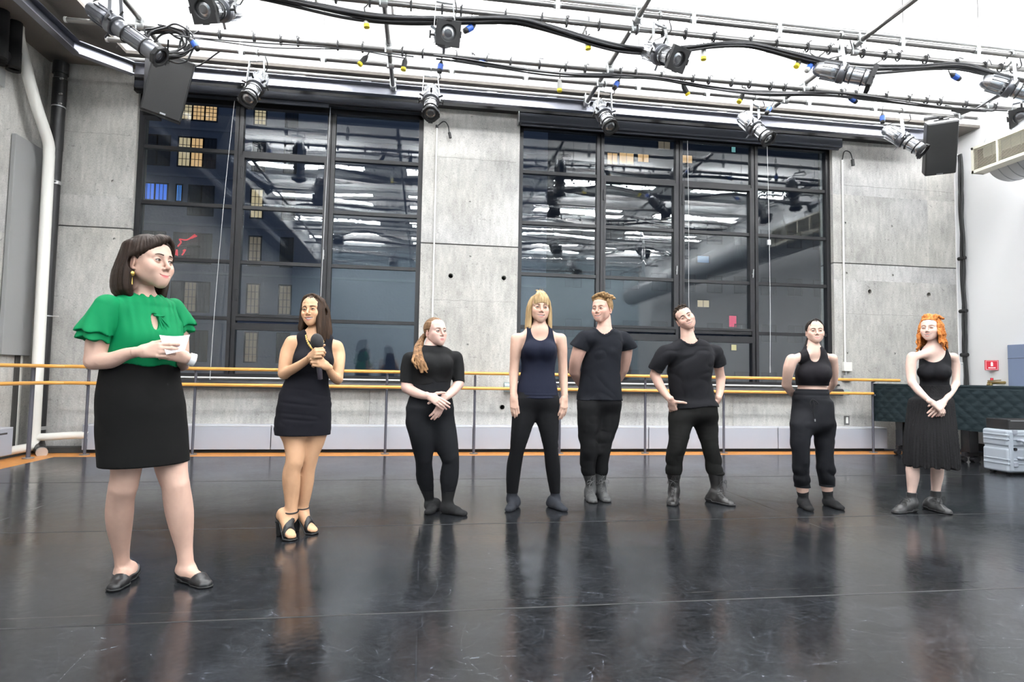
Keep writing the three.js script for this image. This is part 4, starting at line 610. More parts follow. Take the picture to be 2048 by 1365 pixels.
POSE.mic = {
  torso: [[0.641, 0.014, 0, 0.162, 0.113], [0.725, 0.011, 0, 0.165, 0.119], [0.794, 0.009, 0, 0.167, 0.124], [0.856, 0.011, 0, 0.163, 0.121], [0.91, 0.012, 0, 0.155, 0.112], [0.969, 0.016, 0, 0.138, 0.099], [1.017, 0.026, 0, 0.128, 0.09], [1.059, 0.041, 0, 0.125, 0.087], [1.102, 0.056, 0, 0.131, 0.092], [1.156, 0.06, 0, 0.129, 0.093], [1.209, 0.063, 0, 0.125, 0.087], [1.252, 0.066, 0, 0.108, 0.071], [1.295, 0.062, 0, 0.095, 0.057]],
  neck: [[0.065, 1.284, 0, 0.052], [0.061, 1.338, 0, 0.045], [0.06, 1.415, -0.02, 0.033]],
  armR: [[-0.077, 1.263, 0.03, 0.046], [-0.097, 1.194, 0.03, 0.047], [-0.108, 1.119, 0.05, 0.042], [-0.114, 1.044, 0.06, 0.034], [-0.049, 1.073, 0.12, 0.031], [0.014, 1.107, 0.17, 0.026], [0.076, 1.148, 0.22, 0.021]],
  armL: [[0.204, 1.243, -0.02, 0.042], [0.218, 1.181, -0.02, 0.041], [0.224, 1.105, 0.02, 0.038], [0.221, 1.015, 0.04, 0.034], [0.206, 1.031, 0.11, 0.03], [0.191, 1.067, 0.17, 0.023], [0.177, 1.094, 0.2, 0.02]],
  legR: [[-0.055, 0.689, 0.02, 0.083], [-0.039, 0.607, 0.03, 0.069], [-0.027, 0.534, 0.052, 0.06], [-0.026, 0.475, 0.063, 0.054], [-0.043, 0.414, 0.055, 0.055], [-0.044, 0.346, 0.046, 0.056], [-0.041, 0.262, 0.038, 0.047], [-0.039, 0.18, 0.04, 0.038], [-0.038, 0.129, 0.041, 0.036]],
  legL: [[0.082, 0.686, -0.02, 0.085], [0.074, 0.601, -0.021, 0.069], [0.062, 0.533, -0.014, 0.055], [0.053, 0.479, -0.017, 0.05], [0.036, 0.408, -0.031, 0.051], [0.029, 0.337, -0.044, 0.052], [0.021, 0.258, -0.058, 0.046], [0.012, 0.178, -0.072, 0.037], [0.011, 0.128, -0.074, 0.034]],
  heelR: [-0.123, 0, 0.004],
  toeR: [0.006, 0, 0.157],
  heelL: [-0.047, 0, -0.102],
  toeL: [0.118, 0, 0.01],
  head: [0.049, 1.463, 0, 0.914, -0.262, -0.07, -0.07],
  handR: [0.076, 1.148, 0.22],
  handL: [0.177, 1.094, 0.2],
  micTop: [0.115, 1.281, 0.25],
  micBot: [0.141, 1.048, 0.24],
  base: [-0.78, 0, -4.11],
  psi: 0.175,
};
POSE.tee = {
  torso: [[0.683, -0.086, 0, 0.185, 0.144], [0.745, -0.092, 0, 0.182, 0.142], [0.807, -0.093, 0, 0.176, 0.134], [0.862, -0.09, 0, 0.164, 0.118], [0.911, -0.091, 0, 0.146, 0.102], [0.972, -0.086, 0, 0.141, 0.096], [1.027, -0.082, 0, 0.142, 0.1], [1.076, -0.08, 0, 0.144, 0.11], [1.119, -0.078, 0, 0.145, 0.107], [1.168, -0.074, 0, 0.139, 0.092], [1.217, -0.071, 0, 0.119, 0.071]],
  neck: [[-0.089, 1.217, 0, 0.061], [-0.093, 1.266, 0, 0.053], [-0.092, 1.341, -0.02, 0.038]],
  armR: [[-0.254, 1.176, 0.02, 0.056], [-0.266, 1.103, 0.02, 0.051], [-0.27, 1.012, 0.03, 0.046], [-0.27, 0.952, 0.05, 0.039], [-0.214, 0.921, 0.1, 0.037], [-0.154, 0.902, 0.15, 0.031], [-0.107, 0.896, 0.18, 0.025]],
  armL: [[0.095, 1.195, -0.05, 0.055], [0.109, 1.123, -0.05, 0.049], [0.116, 1.042, -0.04, 0.044], [0.12, 0.983, -0.02, 0.038], [0.074, 0.929, 0.05, 0.035], [0.03, 0.895, 0.11, 0.028], [0, 0.875, 0.14, 0.023]],
  legR: [[-0.178, 0.691, 0.03, 0.09], [-0.162, 0.617, 0.039, 0.081], [-0.146, 0.519, 0.015, 0.072], [-0.131, 0.42, -0.009, 0.059], [-0.127, 0.361, -0.039, 0.057], [-0.119, 0.264, -0.082, 0.061], [-0.103, 0.188, -0.117, 0.05], [-0.081, 0.09, -0.149, 0.033], [-0.075, 0.041, -0.152, 0.032]],
  legL: [[0.002, 0.688, -0.03, 0.092], [0.021, 0.612, -0.02, 0.088], [0.043, 0.516, -0.007, 0.079], [0.066, 0.428, 0.006, 0.063], [0.072, 0.379, -0.003, 0.059], [0.065, 0.28, -0.02, 0.066], [0.062, 0.203, -0.027, 0.054], [0.057, 0.112, -0.035, 0.041], [0.055, 0.064, -0.035, 0.038]],
  heelR: [-0.003, 0, -0.203],
  toeR: [-0.099, 0, 0.011],
  heelL: [0.006, 0, -0.066],
  toeL: [0.202, 0, 0.063],
  head: [-0.067, 1.379, 0, 0.949, 0.593, -0.052, -0.035],
  handR: [-0.107, 0.896, 0.18],
  tipR: [0.02, 0.845, 0.24],
  handL: [0, 0.875, 0.14],
  tipL: [-0.011, 0.808, 0.17],
  base: [0.15, 0, -4.6],
  psi: 0.209,
};
POSE.blonde = {
  torso: [[0.774, -0.002, 0, 0.18, 0.137], [0.816, 0.001, 0, 0.174, 0.136], [0.883, 0.004, 0, 0.166, 0.126], [0.908, 0.007, 0, 0.161, 0.119], [0.974, 0.007, 0, 0.151, 0.109], [1.035, 0.009, 0, 0.136, 0.095], [1.096, 0.011, 0, 0.126, 0.085], [1.157, 0.014, 0, 0.128, 0.089], [1.218, 0.014, 0, 0.138, 0.102], [1.28, 0.016, 0, 0.14, 0.101], [1.35, 0.016, 0, 0.125, 0.08], [1.412, 0.011, 0, 0.108, 0.062]],
  neck: [[0.02, 1.412, 0, 0.067], [0.019, 1.465, 0, 0.055], [0.02, 1.555, -0.02, 0.043]],
  armR: [[-0.166, 1.359, 0, 0.048], [-0.169, 1.276, 0, 0.046], [-0.175, 1.171, -0.01, 0.039], [-0.18, 1.075, -0.01, 0.036], [-0.186, 0.98, 0.02, 0.032], [-0.191, 0.887, 0.05, 0.024]],
  armL: [[0.2, 1.369, -0.02, 0.048], [0.21, 1.285, -0.02, 0.043], [0.218, 1.179, -0.03, 0.038], [0.224, 1.082, -0.03, 0.036], [0.225, 0.986, 0, 0.031], [0.225, 0.89, 0.03, 0.024]],
  legR: [[-0.099, 0.807, 0, 0.087], [-0.109, 0.69, 0.01, 0.081], [-0.132, 0.557, 0.007, 0.065], [-0.146, 0.455, -0.014, 0.051], [-0.158, 0.35, -0.056, 0.055], [-0.162, 0.227, -0.091, 0.05], [-0.163, 0.122, -0.112, 0.042], [-0.163, 0.067, -0.116, 0.039]],
  legL: [[0.089, 0.808, 0, 0.087], [0.1, 0.691, 0, 0.081], [0.116, 0.557, 0.002, 0.063], [0.129, 0.455, -0.011, 0.051], [0.15, 0.35, -0.044, 0.055], [0.168, 0.228, -0.069, 0.048], [0.184, 0.122, -0.092, 0.037], [0.187, 0.067, -0.094, 0.033]],
  heelR: [-0.104, 0, -0.168],
  toeR: [-0.223, 0, 0.047],
  heelL: [0.135, 0, -0.147],
  toeL: [0.241, 0, 0.074],
  head: [0.016, 1.595, 0, 1.007, 0, -0.035, 0.017],
  handR: [-0.191, 0.887, 0.05],
  tipR: [-0.153, 0.708, 0.08],
  handL: [0.225, 0.89, 0.03],
  tipL: [0.179, 0.707, 0.07],
  base: [0.89, 0, -4.68],
  psi: -0.14,
};
POSE.boy = {
  torso: [[0.765, 0.02, 0, 0.175, 0.126], [0.847, 0.021, 0, 0.181, 0.126], [0.855, 0.019, 0, 0.181, 0.12], [0.946, 0.021, 0, 0.172, 0.113], [1.041, 0.025, 0, 0.16, 0.106], [1.137, 0.032, 0, 0.153, 0.101], [1.253, 0.043, 0, 0.151, 0.1], [1.349, 0.053, 0, 0.149, 0.093], [1.426, 0.055, 0, 0.129, 0.075]],
  neck: [[0.055, 1.426, 0, 0.072], [0.059, 1.494, 0, 0.064], [0.07, 1.603, -0.02, 0.048]],
  armR: [[-0.124, 1.4, 0.04, 0.066], [-0.164, 1.304, 0.03, 0.062], [-0.194, 1.19, 0, 0.054], [-0.191, 1.105, -0.06, 0.049], [-0.142, 1.038, -0.12, 0.042], [-0.082, 0.96, -0.17, 0.034]],
  armL: [[0.239, 1.409, -0.04, 0.066], [0.277, 1.318, -0.06, 0.059], [0.288, 1.221, -0.09, 0.05], [0.287, 1.133, -0.14, 0.043], [0.267, 1.054, -0.19, 0.036], [0.226, 0.982, -0.24, 0.033]],
  legR: [[-0.082, 0.774, 0.02, 0.089], [-0.084, 0.647, 0.03, 0.085], [-0.081, 0.521, 0.03, 0.072], [-0.077, 0.429, 0.021, 0.069], [-0.075, 0.307, -0.012, 0.062], [-0.057, 0.222, -0.03, 0.052], [-0.038, 0.146, -0.048, 0.041], [-0.032, 0.081, -0.051, 0.037]],
  legL: [[0.12, 0.773, -0.02, 0.089], [0.108, 0.645, -0.01, 0.078], [0.08, 0.517, -0.007, 0.062], [0.068, 0.424, -0.014, 0.057], [0.059, 0.301, -0.043, 0.053], [0.058, 0.216, -0.059, 0.045], [0.06, 0.14, -0.074, 0.038], [0.066, 0.075, -0.076, 0.036]],
  heelR: [-0.042, 0, -0.117],
  toeR: [-0.068, 0, 0.157],
  heelL: [0.055, 0, -0.142],
  toeL: [0.066, 0, 0.133],
  head: [0.039, 1.65, 0, 1.026, -0.768, -0.035, -0.035],
  base: [1.5, 0, -5.05],
  psi: -0.384,
};
POSE.man = {
  torso: [[0.688, -0.055, 0, 0.191, 0.137], [0.758, -0.057, 0, 0.194, 0.14], [0.829, -0.057, 0, 0.195, 0.136], [0.884, -0.056, 0, 0.165, 0.115], [0.96, -0.076, 0, 0.165, 0.112], [1.035, -0.088, 0, 0.166, 0.113], [1.111, -0.086, 0, 0.174, 0.119], [1.188, -0.079, 0, 0.178, 0.118], [1.264, -0.069, 0, 0.17, 0.106], [1.333, -0.073, 0, 0.143, 0.08]],
  neck: [[-0.098, 1.355, 0, 0.068], [-0.106, 1.416, 0, 0.061], [-0.114, 1.525, -0.03, 0.045]],
  armR: [[-0.31, 1.281, 0.02, 0.066], [-0.35, 1.212, 0.01, 0.059], [-0.377, 1.137, -0.02, 0.048], [-0.388, 1.08, -0.04, 0.041], [-0.357, 0.986, 0, 0.039], [-0.318, 0.906, 0.05, 0.03], [-0.292, 0.866, 0.08, 0.027]],
  armL: [[0.162, 1.301, -0.04, 0.062], [0.192, 1.217, -0.05, 0.05], [0.218, 1.14, -0.07, 0.041], [0.244, 1.063, -0.09, 0.039], [0.22, 0.978, -0.05, 0.036], [0.181, 0.91, 0, 0.029], [0.153, 0.873, 0.03, 0.026]],
  legR: [[-0.188, 0.689, 0.02, 0.086], [-0.194, 0.604, 0.029, 0.083], [-0.218, 0.512, 0.042, 0.072], [-0.232, 0.434, 0.036, 0.069], [-0.231, 0.338, 0.009, 0.063], [-0.229, 0.242, -0.009, 0.055], [-0.22, 0.162, -0.025, 0.04], [-0.218, 0.099, -0.028, 0.038]],
  legL: [[0.069, 0.687, -0.02, 0.09], [0.075, 0.601, -0.008, 0.084], [0.086, 0.509, 0.012, 0.071], [0.097, 0.424, 0.02, 0.063], [0.121, 0.336, 0.01, 0.06], [0.141, 0.243, 0.009, 0.056], [0.15, 0.164, 0.008, 0.046], [0.154, 0.103, 0.011, 0.042]],
  heelR: [-0.192, 0, -0.087],
  toeR: [-0.32, 0, 0.157],
  heelL: [0.083, 0, -0.046],
  toeL: [0.216, 0, 0.194],
  head: [-0.135, 1.578, 0, 0.963, -0.209, -0.209, -0.524],
  handR: [-0.292, 0.866, 0.08],
  tipR: [-0.249, 0.775, 0.09],
  thumbR: [-0.181, 0.862, 0.13],
  handL: [0.153, 0.873, 0.03],
  tipL: [0.136, 0.782, 0.04],
  thumbL: [0.024, 0.871, 0.1],
  base: [2.37, 0, -4.9],
  psi: -0.279,
};
POSE.crop = {
  torso: [[0.648, -0.055, 0, 0.155, 0.111], [0.719, -0.055, 0, 0.155, 0.118], [0.797, -0.056, 0, 0.154, 0.117], [0.876, -0.056, 0, 0.148, 0.106], [0.915, -0.071, 0, 0.134, 0.094], [0.976, -0.059, 0, 0.12, 0.081], [1.016, -0.055, 0, 0.116, 0.079], [1.077, -0.053, 0, 0.125, 0.09], [1.13, -0.047, 0, 0.13, 0.099], [1.178, -0.038, 0, 0.122, 0.088], [1.232, -0.035, 0, 0.102, 0.065], [1.286, -0.038, 0, 0.08, 0.045]],
  neck: [[-0.041, 1.292, 0, 0.055], [-0.041, 1.346, 0, 0.049], [-0.029, 1.429, -0.02, 0.034]],
  armR: [[-0.266, 1.236, 0.04, 0.049], [-0.282, 1.166, 0.03, 0.046], [-0.278, 1.093, 0, 0.04], [-0.257, 1.019, -0.05, 0.036], [-0.185, 0.964, -0.11, 0.032], [-0.093, 0.922, -0.17, 0.027]],
  armL: [[0.162, 1.257, -0.04, 0.042], [0.191, 1.183, -0.06, 0.034], [0.216, 1.108, -0.09, 0.031], [0.244, 1.038, -0.14, 0.03], [0.25, 0.989, -0.19, 0.026], [0.239, 0.952, -0.24, 0.023]],
  legR: [[-0.179, 0.681, 0.03, 0.075], [-0.189, 0.572, 0.032, 0.068], [-0.184, 0.463, 0.022, 0.061], [-0.17, 0.351, 0.003, 0.058], [-0.139, 0.251, -0.034, 0.055], [-0.119, 0.176, -0.057, 0.052], [-0.108, 0.123, -0.066, 0.043], [-0.099, 0.079, -0.07, 0.034], [-0.091, 0.032, -0.07, 0.03]],
  legL: [[0.069, 0.677, -0.03, 0.077], [0.067, 0.566, -0.026, 0.07], [0.069, 0.456, -0.027, 0.064], [0.079, 0.343, -0.039, 0.058], [0.111, 0.259, -0.068, 0.056], [0.128, 0.176, -0.087, 0.05], [0.138, 0.119, -0.093, 0.04], [0.143, 0.071, -0.094, 0.033], [0.15, 0.028, -0.094, 0.03]],
  heelR: [-0.095, 0, -0.125],
  toeR: [-0.15, 0, 0.104],
  heelL: [0.151, 0, -0.15],
  toeL: [0.148, 0, 0.085],
  head: [-0.026, 1.466, 0, 0.871, -0.419, -0.052, -0.017],
  base: [3.27, 0, -4.58],
  psi: -0.524,
};
POSE.red = {
  torso: [[0.357, -0.022, 0.12, 0.185, 0.185], [0.489, -0.006, 0.1, 0.181, 0.177], [0.641, 0.024, 0.07, 0.173, 0.159], [0.795, 0.068, 0.03, 0.161, 0.135], [0.905, 0.093, 0.01, 0.15, 0.12], [0.937, 0.125, 0, 0.125, 0.098], [1.001, 0.135, 0, 0.11, 0.079], [1.058, 0.141, 0, 0.099, 0.067], [1.115, 0.14, 0, 0.105, 0.073], [1.165, 0.145, 0, 0.107, 0.079], [1.215, 0.149, 0, 0.107, 0.077], [1.272, 0.15, 0, 0.104, 0.065], [1.329, 0.142, 0, 0.092, 0.048]],
  neck: [[0.137, 1.321, 0, 0.047], [0.134, 1.371, 0, 0.041], [0.148, 1.473, -0.02, 0.03]],
  armR: [[-0.082, 1.28, 0.02, 0.042], [-0.097, 1.203, 0.02, 0.039], [-0.107, 1.118, 0.03, 0.035], [-0.117, 1.051, 0.05, 0.031], [-0.1, 0.983, 0.1, 0.03], [-0.082, 0.93, 0.15, 0.023], [-0.061, 0.895, 0.18, 0.019]],
  armL: [[0.35, 1.287, -0.02, 0.038], [0.367, 1.212, -0.02, 0.033], [0.36, 1.126, -0.01, 0.028], [0.335, 1.047, 0.01, 0.028], [0.232, 0.983, 0.07, 0.027], [0.142, 0.935, 0.12, 0.022], [0.076, 0.898, 0.15, 0.018]],
  legR: [[-0.088, 0.558, 0.029, 0.053], [-0.114, 0.451, 0.045, 0.047], [-0.139, 0.392, 0.064, 0.046], [-0.149, 0.339, 0.072, 0.048], [-0.147, 0.285, 0.071, 0.047], [-0.148, 0.206, 0.063, 0.037], [-0.157, 0.13, 0.064, 0.028], [-0.157, 0.076, 0.064, 0.027]],
  legL: [[0.184, 0.554, -0.012, 0.064], [0.15, 0.446, 0.011, 0.054], [0.127, 0.385, 0.028, 0.048], [0.124, 0.33, 0.025, 0.046], [0.122, 0.274, 0.022, 0.045], [0.123, 0.194, 0.011, 0.036], [0.117, 0.115, 0.009, 0.031], [0.113, 0.061, 0.009, 0.029]],
  heelR: [-0.13, 0, 0.048],
  toeR: [-0.361, 0, 0.112],
  heelL: [0.063, 0, -0.048],
  toeL: [0.081, 0, 0.191],
  head: [0.116, 1.512, 0, 0.901, -1.047, -0.07, -0.035],
  handR: [-0.061, 0.895, 0.18],
  tipR: [0, 0.804, 0.23],
  handL: [0.076, 0.898, 0.15],
  tipL: [-0.096, 0.809, 0.17],
  base: [4.13, 0, -4.48],
  psi: -0.768,
};
// ---------------------------------------------------------------- figures: smooth fields of tapered bones, meshed on fine grids
const lerp = (a, b, t) => a + (b - a) * t, clamp = (x, a, b) => x < a ? a : x > b ? b : x, sstep = (a, b, x) => { const t = clamp((x - a) / (b - a), 0, 1); return t * t * (3 - 2 * t); };
const hash3 = (() => { const r = mulberry(99), t = new Float32Array(4096); for (let i = 0; i < 4096; i++) t[i] = r(); return (x, y, z) => t[((x * 73856093) ^ (y * 19349663) ^ (z * 83492791)) & 4095]; })();
function n3(x, y, z) { const xi = Math.floor(x), yi = Math.floor(y), zi = Math.floor(z), a = x - xi, b = y - yi, c = z - zi, u = a * a * (3 - 2 * a), v = b * b * (3 - 2 * b), w = c * c * (3 - 2 * c); const l = (p, q, t) => p + (q - p) * t, h = hash3; return l(l(l(h(xi, yi, zi), h(xi + 1, yi, zi), u), l(h(xi, yi + 1, zi), h(xi + 1, yi + 1, zi), u), v), l(l(h(xi, yi, zi + 1), h(xi + 1, yi, zi + 1), u), l(h(xi, yi + 1, zi + 1), h(xi + 1, yi + 1, zi + 1), u), v), w) - 0.5; }
// primitives: {f, k, op}
const U = (f, k = 0.01) => ({ f, k, op: 0 }), S = (f, k = 0.006) => ({ f, k, op: 1 });
function cone(a, b, r1, r2) { const [ax, ay, az] = a, bx_ = b[0] - ax, by = b[1] - ay, bz = b[2] - az, L = bx_ * bx_ + by * by + bz * bz || 1e-9; return (x, y, z) => { const px = x - ax, py = y - ay, pz = z - az, t = clamp((px * bx_ + py * by + pz * bz) / L, 0, 1), dx = px - bx_ * t, dy = py - by * t, dz = pz - bz * t; return Math.sqrt(dx * dx + dy * dy + dz * dz) - (r1 + (r2 - r1) * t); }; }
const ball = (c, r) => (x, y, z) => Math.hypot(x - c[0], y - c[1], z - c[2]) - r;
function egg(c, r, rot) { // ellipsoid, rot = [rx, ry, rz]
  let m = null; if (rot) { m = new THREE.Matrix4().makeRotationFromEuler(new THREE.Euler(...rot, 'YXZ')).invert().elements; }
  const [a, b, d] = r; return (x, y, z) => { let px = x - c[0], py = y - c[1], pz = z - c[2]; if (m) { const X = m[0] * px + m[4] * py + m[8] * pz, Y = m[1] * px + m[5] * py + m[9] * pz; pz = m[2] * px + m[6] * py + m[10] * pz; px = X; py = Y; } const k0 = Math.sqrt(px * px / (a * a) + py * py / (b * b) + pz * pz / (d * d)), k1 = Math.sqrt(px * px / (a * a * a * a) + py * py / (b * b * b * b) + pz * pz / (d * d * d * d)); return k1 < 1e-6 ? -Math.min(a, b, d) : k0 * (k0 - 1) / k1; };
}
function smoothChain(nodes, per = 3) { // denser nodes along a Catmull-Rom path, radii too
  const n = nodes.length, out = [], D = nodes[0].length, at = i => nodes[clamp(i, 0, n - 1)];
  for (let i = 0; i < n - 1; i++) for (let k = 0; k < per; k++) { const t = k / per, a = at(i - 1), b = at(i), c = at(i + 1), d = at(i + 2), q = []; for (let j = 0; j < D; j++) q.push(0.5 * (2 * b[j] + (c[j] - a[j]) * t + (2 * a[j] - 5 * b[j] + 4 * c[j] - d[j]) * t * t + (3 * b[j] - a[j] - 3 * c[j] + d[j]) * t * t * t)); out.push(q); }
  out.push([...nodes[n - 1]]); return out;
}
function limb(nodes, grow = 0, per = 3) { const c = smoothChain(nodes, per), segs = []; for (let i = 0; i + 1 < c.length; i++) segs.push(cone(c[i], c[i + 1], c[i][3] + grow, c[i + 1][3] + grow)); return (x, y, z) => { let d = 1e9; for (const s of segs) { const v = s(x, y, z); if (v < d) d = v; } return d; }; }
function trunk(slices, psi, grow = 0, dome = [0.09, 0.055]) { // [height, x, z, half width, half depth] from bottom to top, closed by domes
  const s = smoothChain(slices, 4), n = s.length, cp = Math.cos(psi), sp = Math.sin(psi), y0 = s[0][0], y1 = s[n - 1][0];
  return (x, y, z) => {
    const yy = clamp(y, y0, y1); let i = 0; while (i < n - 2 && s[i + 1][0] < yy) i++; const A = s[i], B = s[i + 1], t = clamp((yy - A[0]) / Math.max(1e-6, B[0] - A[0]), 0, 1);
    const px = x - lerp(A[1], B[1], t), pz = z - lerp(A[2], B[2], t), a = lerp(A[3], B[3], t) + grow, b = lerp(A[4], B[4], t) + grow, lx = px * cp - pz * sp, lz = px * sp + pz * cp, dy = y - yy, h = (dy < 0 ? dome[0] : dome[1]) + grow;
    const q = dy * dy / (h * h), k0 = Math.sqrt(lx * lx / (a * a) + lz * lz / (b * b) + q), k1 = Math.sqrt(lx * lx / (a * a * a * a) + lz * lz / (b * b * b * b) + q / (h * h)); return k1 < 1e-6 ? -Math.min(a, b) : k0 * (k0 - 1) / k1;
  };
}
const smin = (a, b, k) => { const h = Math.max(k - Math.abs(a - b), 0) / k; return Math.min(a, b) - h * h * k * 0.25; };
function evalPrims(ps, x, y, z) { let d = 1e3; for (const p of ps) { const v = p.f(x, y, z); d = p.op ? -smin(-d, v, p.k) : d > 999 ? v : smin(d, v, p.k); } return d; }
// surface nets over a box; post(d, x, y, z) clips or ripples the joined field
function meshField(prims, lo, hi, cell, post, shift = [0, 0, 0]) {
  const N = [0, 1, 2].map(i => Math.ceil((hi[i] - lo[i]) / cell) + 1), [nx, ny, nz] = N, val = new Float32Array(nx * ny * nz).fill(1e3), Bk = 8, act = [];
  const R = Math.sqrt(3) * cell * Bk / 2;
  for (let bz = 0; bz < nz; bz += Bk) for (let by = 0; by < ny; by += Bk) for (let bx2 = 0; bx2 < nx; bx2 += Bk) {
    const cx = lo[0] + (bx2 + Bk / 2) * cell, cy = lo[1] + (by + Bk / 2) * cell, cz = lo[2] + (bz + Bk / 2) * cell; let mn = 1e9; const ds = prims.map(p => { const v = p.f(cx, cy, cz); if (!p.op && v < mn) mn = v; return v; });
    const near = prims.filter((p, i) => p.op ? ds[i] < R * 1.3 + p.k + 0.01 : ds[i] < mn + 2.6 * R + p.k * 2); const dc = evalPrims(near, cx, cy, cz); if (Math.abs(dc) > R * 1.35 + 0.05 && !post) continue; if (dc > R * 1.5 + 0.06) continue;
    if (dc < -R * 1.5 - 0.06 && !post) { continue; }
    act.push(bx2, by, bz);
    const ex = Math.min(bx2 + Bk, nx - 1), ey = Math.min(by + Bk, ny - 1), ez = Math.min(bz + Bk, nz - 1);
    for (let k = bz; k <= ez; k++) for (let j = by; j <= ey; j++) for (let i = bx2; i <= ex; i++) { const id = (k * ny + j) * nx + i; if (val[id] < 999) continue; const x = lo[0] + i * cell, y = lo[1] + j * cell, z = lo[2] + k * cell; let d = evalPrims(near, x, y, z); if (post) d = post(d, x, y, z); val[id] = d; }
  }
  const vid = new Int32Array(nx * ny * nz).fill(-1), P = [], idx = [];
  const sx = 1, sy = nx, sz = nx * ny, offs = [0, sx, sy, sx + sy, sz, sx + sz, sy + sz, sx + sy + sz], E = [[0, 1], [2, 3], [4, 5], [6, 7], [0, 2], [1, 3], [4, 6], [5, 7], [0, 4], [1, 5], [2, 6], [3, 7]];
  for (let k = 0; k < nz - 1; k++) for (let j = 0; j < ny - 1; j++) for (let i = 0; i < nx - 1; i++) {
    const id = (k * ny + j) * nx + i; let m = 0, ok = true; for (let q = 0; q < 8; q++) { const v = val[id + offs[q]]; if (v < 0) m |= 1 << q; if (v > 999) ok = false; } if (!ok || m === 0 || m === 255) continue;
    let x = 0, y = 0, z = 0, c = 0; for (const [a, b] of E) { const va = val[id + offs[a]], vb = val[id + offs[b]]; if ((va < 0) === (vb < 0)) continue; const t = va / (va - vb); x += (a & 1) + ((b & 1) - (a & 1)) * t; y += ((a >> 1) & 1) + (((b >> 1) & 1) - ((a >> 1) & 1)) * t; z += (a >> 2) + ((b >> 2) - (a >> 2)) * t; c++; }
    vid[id] = P.length / 3; P.push(lo[0] + (i + x / c) * cell + shift[0], lo[1] + (j + y / c) * cell + shift[1], lo[2] + (k + z / c) * cell + shift[2]);
  }
  const quad = (a, b, c, d, flip) => { if (a < 0 || b < 0 || c < 0 || d < 0) return; if (flip) idx.push(a, c, b, b, c, d); else idx.push(a, b, c, c, b, d); };
  for (let k = 1; k < nz - 1; k++) for (let j = 1; j < ny - 1; j++) for (let i = 1; i < nx - 1; i++) {
    const id = (k * ny + j) * nx + i, v = val[id] < 0;
    if (val[id] > 999) continue;
    if (val[id + sx] < 999 && v !== val[id + sx] < 0) quad(vid[id], vid[id - sy], vid[id - sz], vid[id - sy - sz], v);
    if (val[id + sy] < 999 && v !== val[id + sy] < 0) quad(vid[id], vid[id - sz], vid[id - sx], vid[id - sx - sz], v);
    if (val[id + sz] < 999 && v !== val[id + sz] < 0) quad(vid[id], vid[id - sx], vid[id - sy], vid[id - sx - sy], v);
  }
  const g = new THREE.BufferGeometry(); g.setAttribute('position', new THREE.Float32BufferAttribute(P, 3)); g.setIndex(idx); g.computeVertexNormals(); return g;
}
function paint(g, fn) { const p = g.attributes.position, c = new Float32Array(p.count * 3); for (let i = 0; i < p.count; i++) { const q = fn(p.getX(i), p.getY(i), p.getZ(i)); c[i * 3] = q[0]; c[i * 3 + 1] = q[1]; c[i * 3 + 2] = q[2]; } g.setAttribute('color', new THREE.BufferAttribute(c, 3)); return g; }
const skinMat = new THREE.MeshPhysicalMaterial({ color: 0xffffff, vertexColors: true, roughness: 0.52, specularIntensity: 0.7 });
const hairMat = new THREE.MeshPhysicalMaterial({ color: 0xffffff, vertexColors: true, roughness: 0.5, specularIntensity: 0.2 });
const mix3 = (a, b, t) => [lerp(a[0], b[0], t), lerp(a[1], b[1], t), lerp(a[2], b[2], t)];

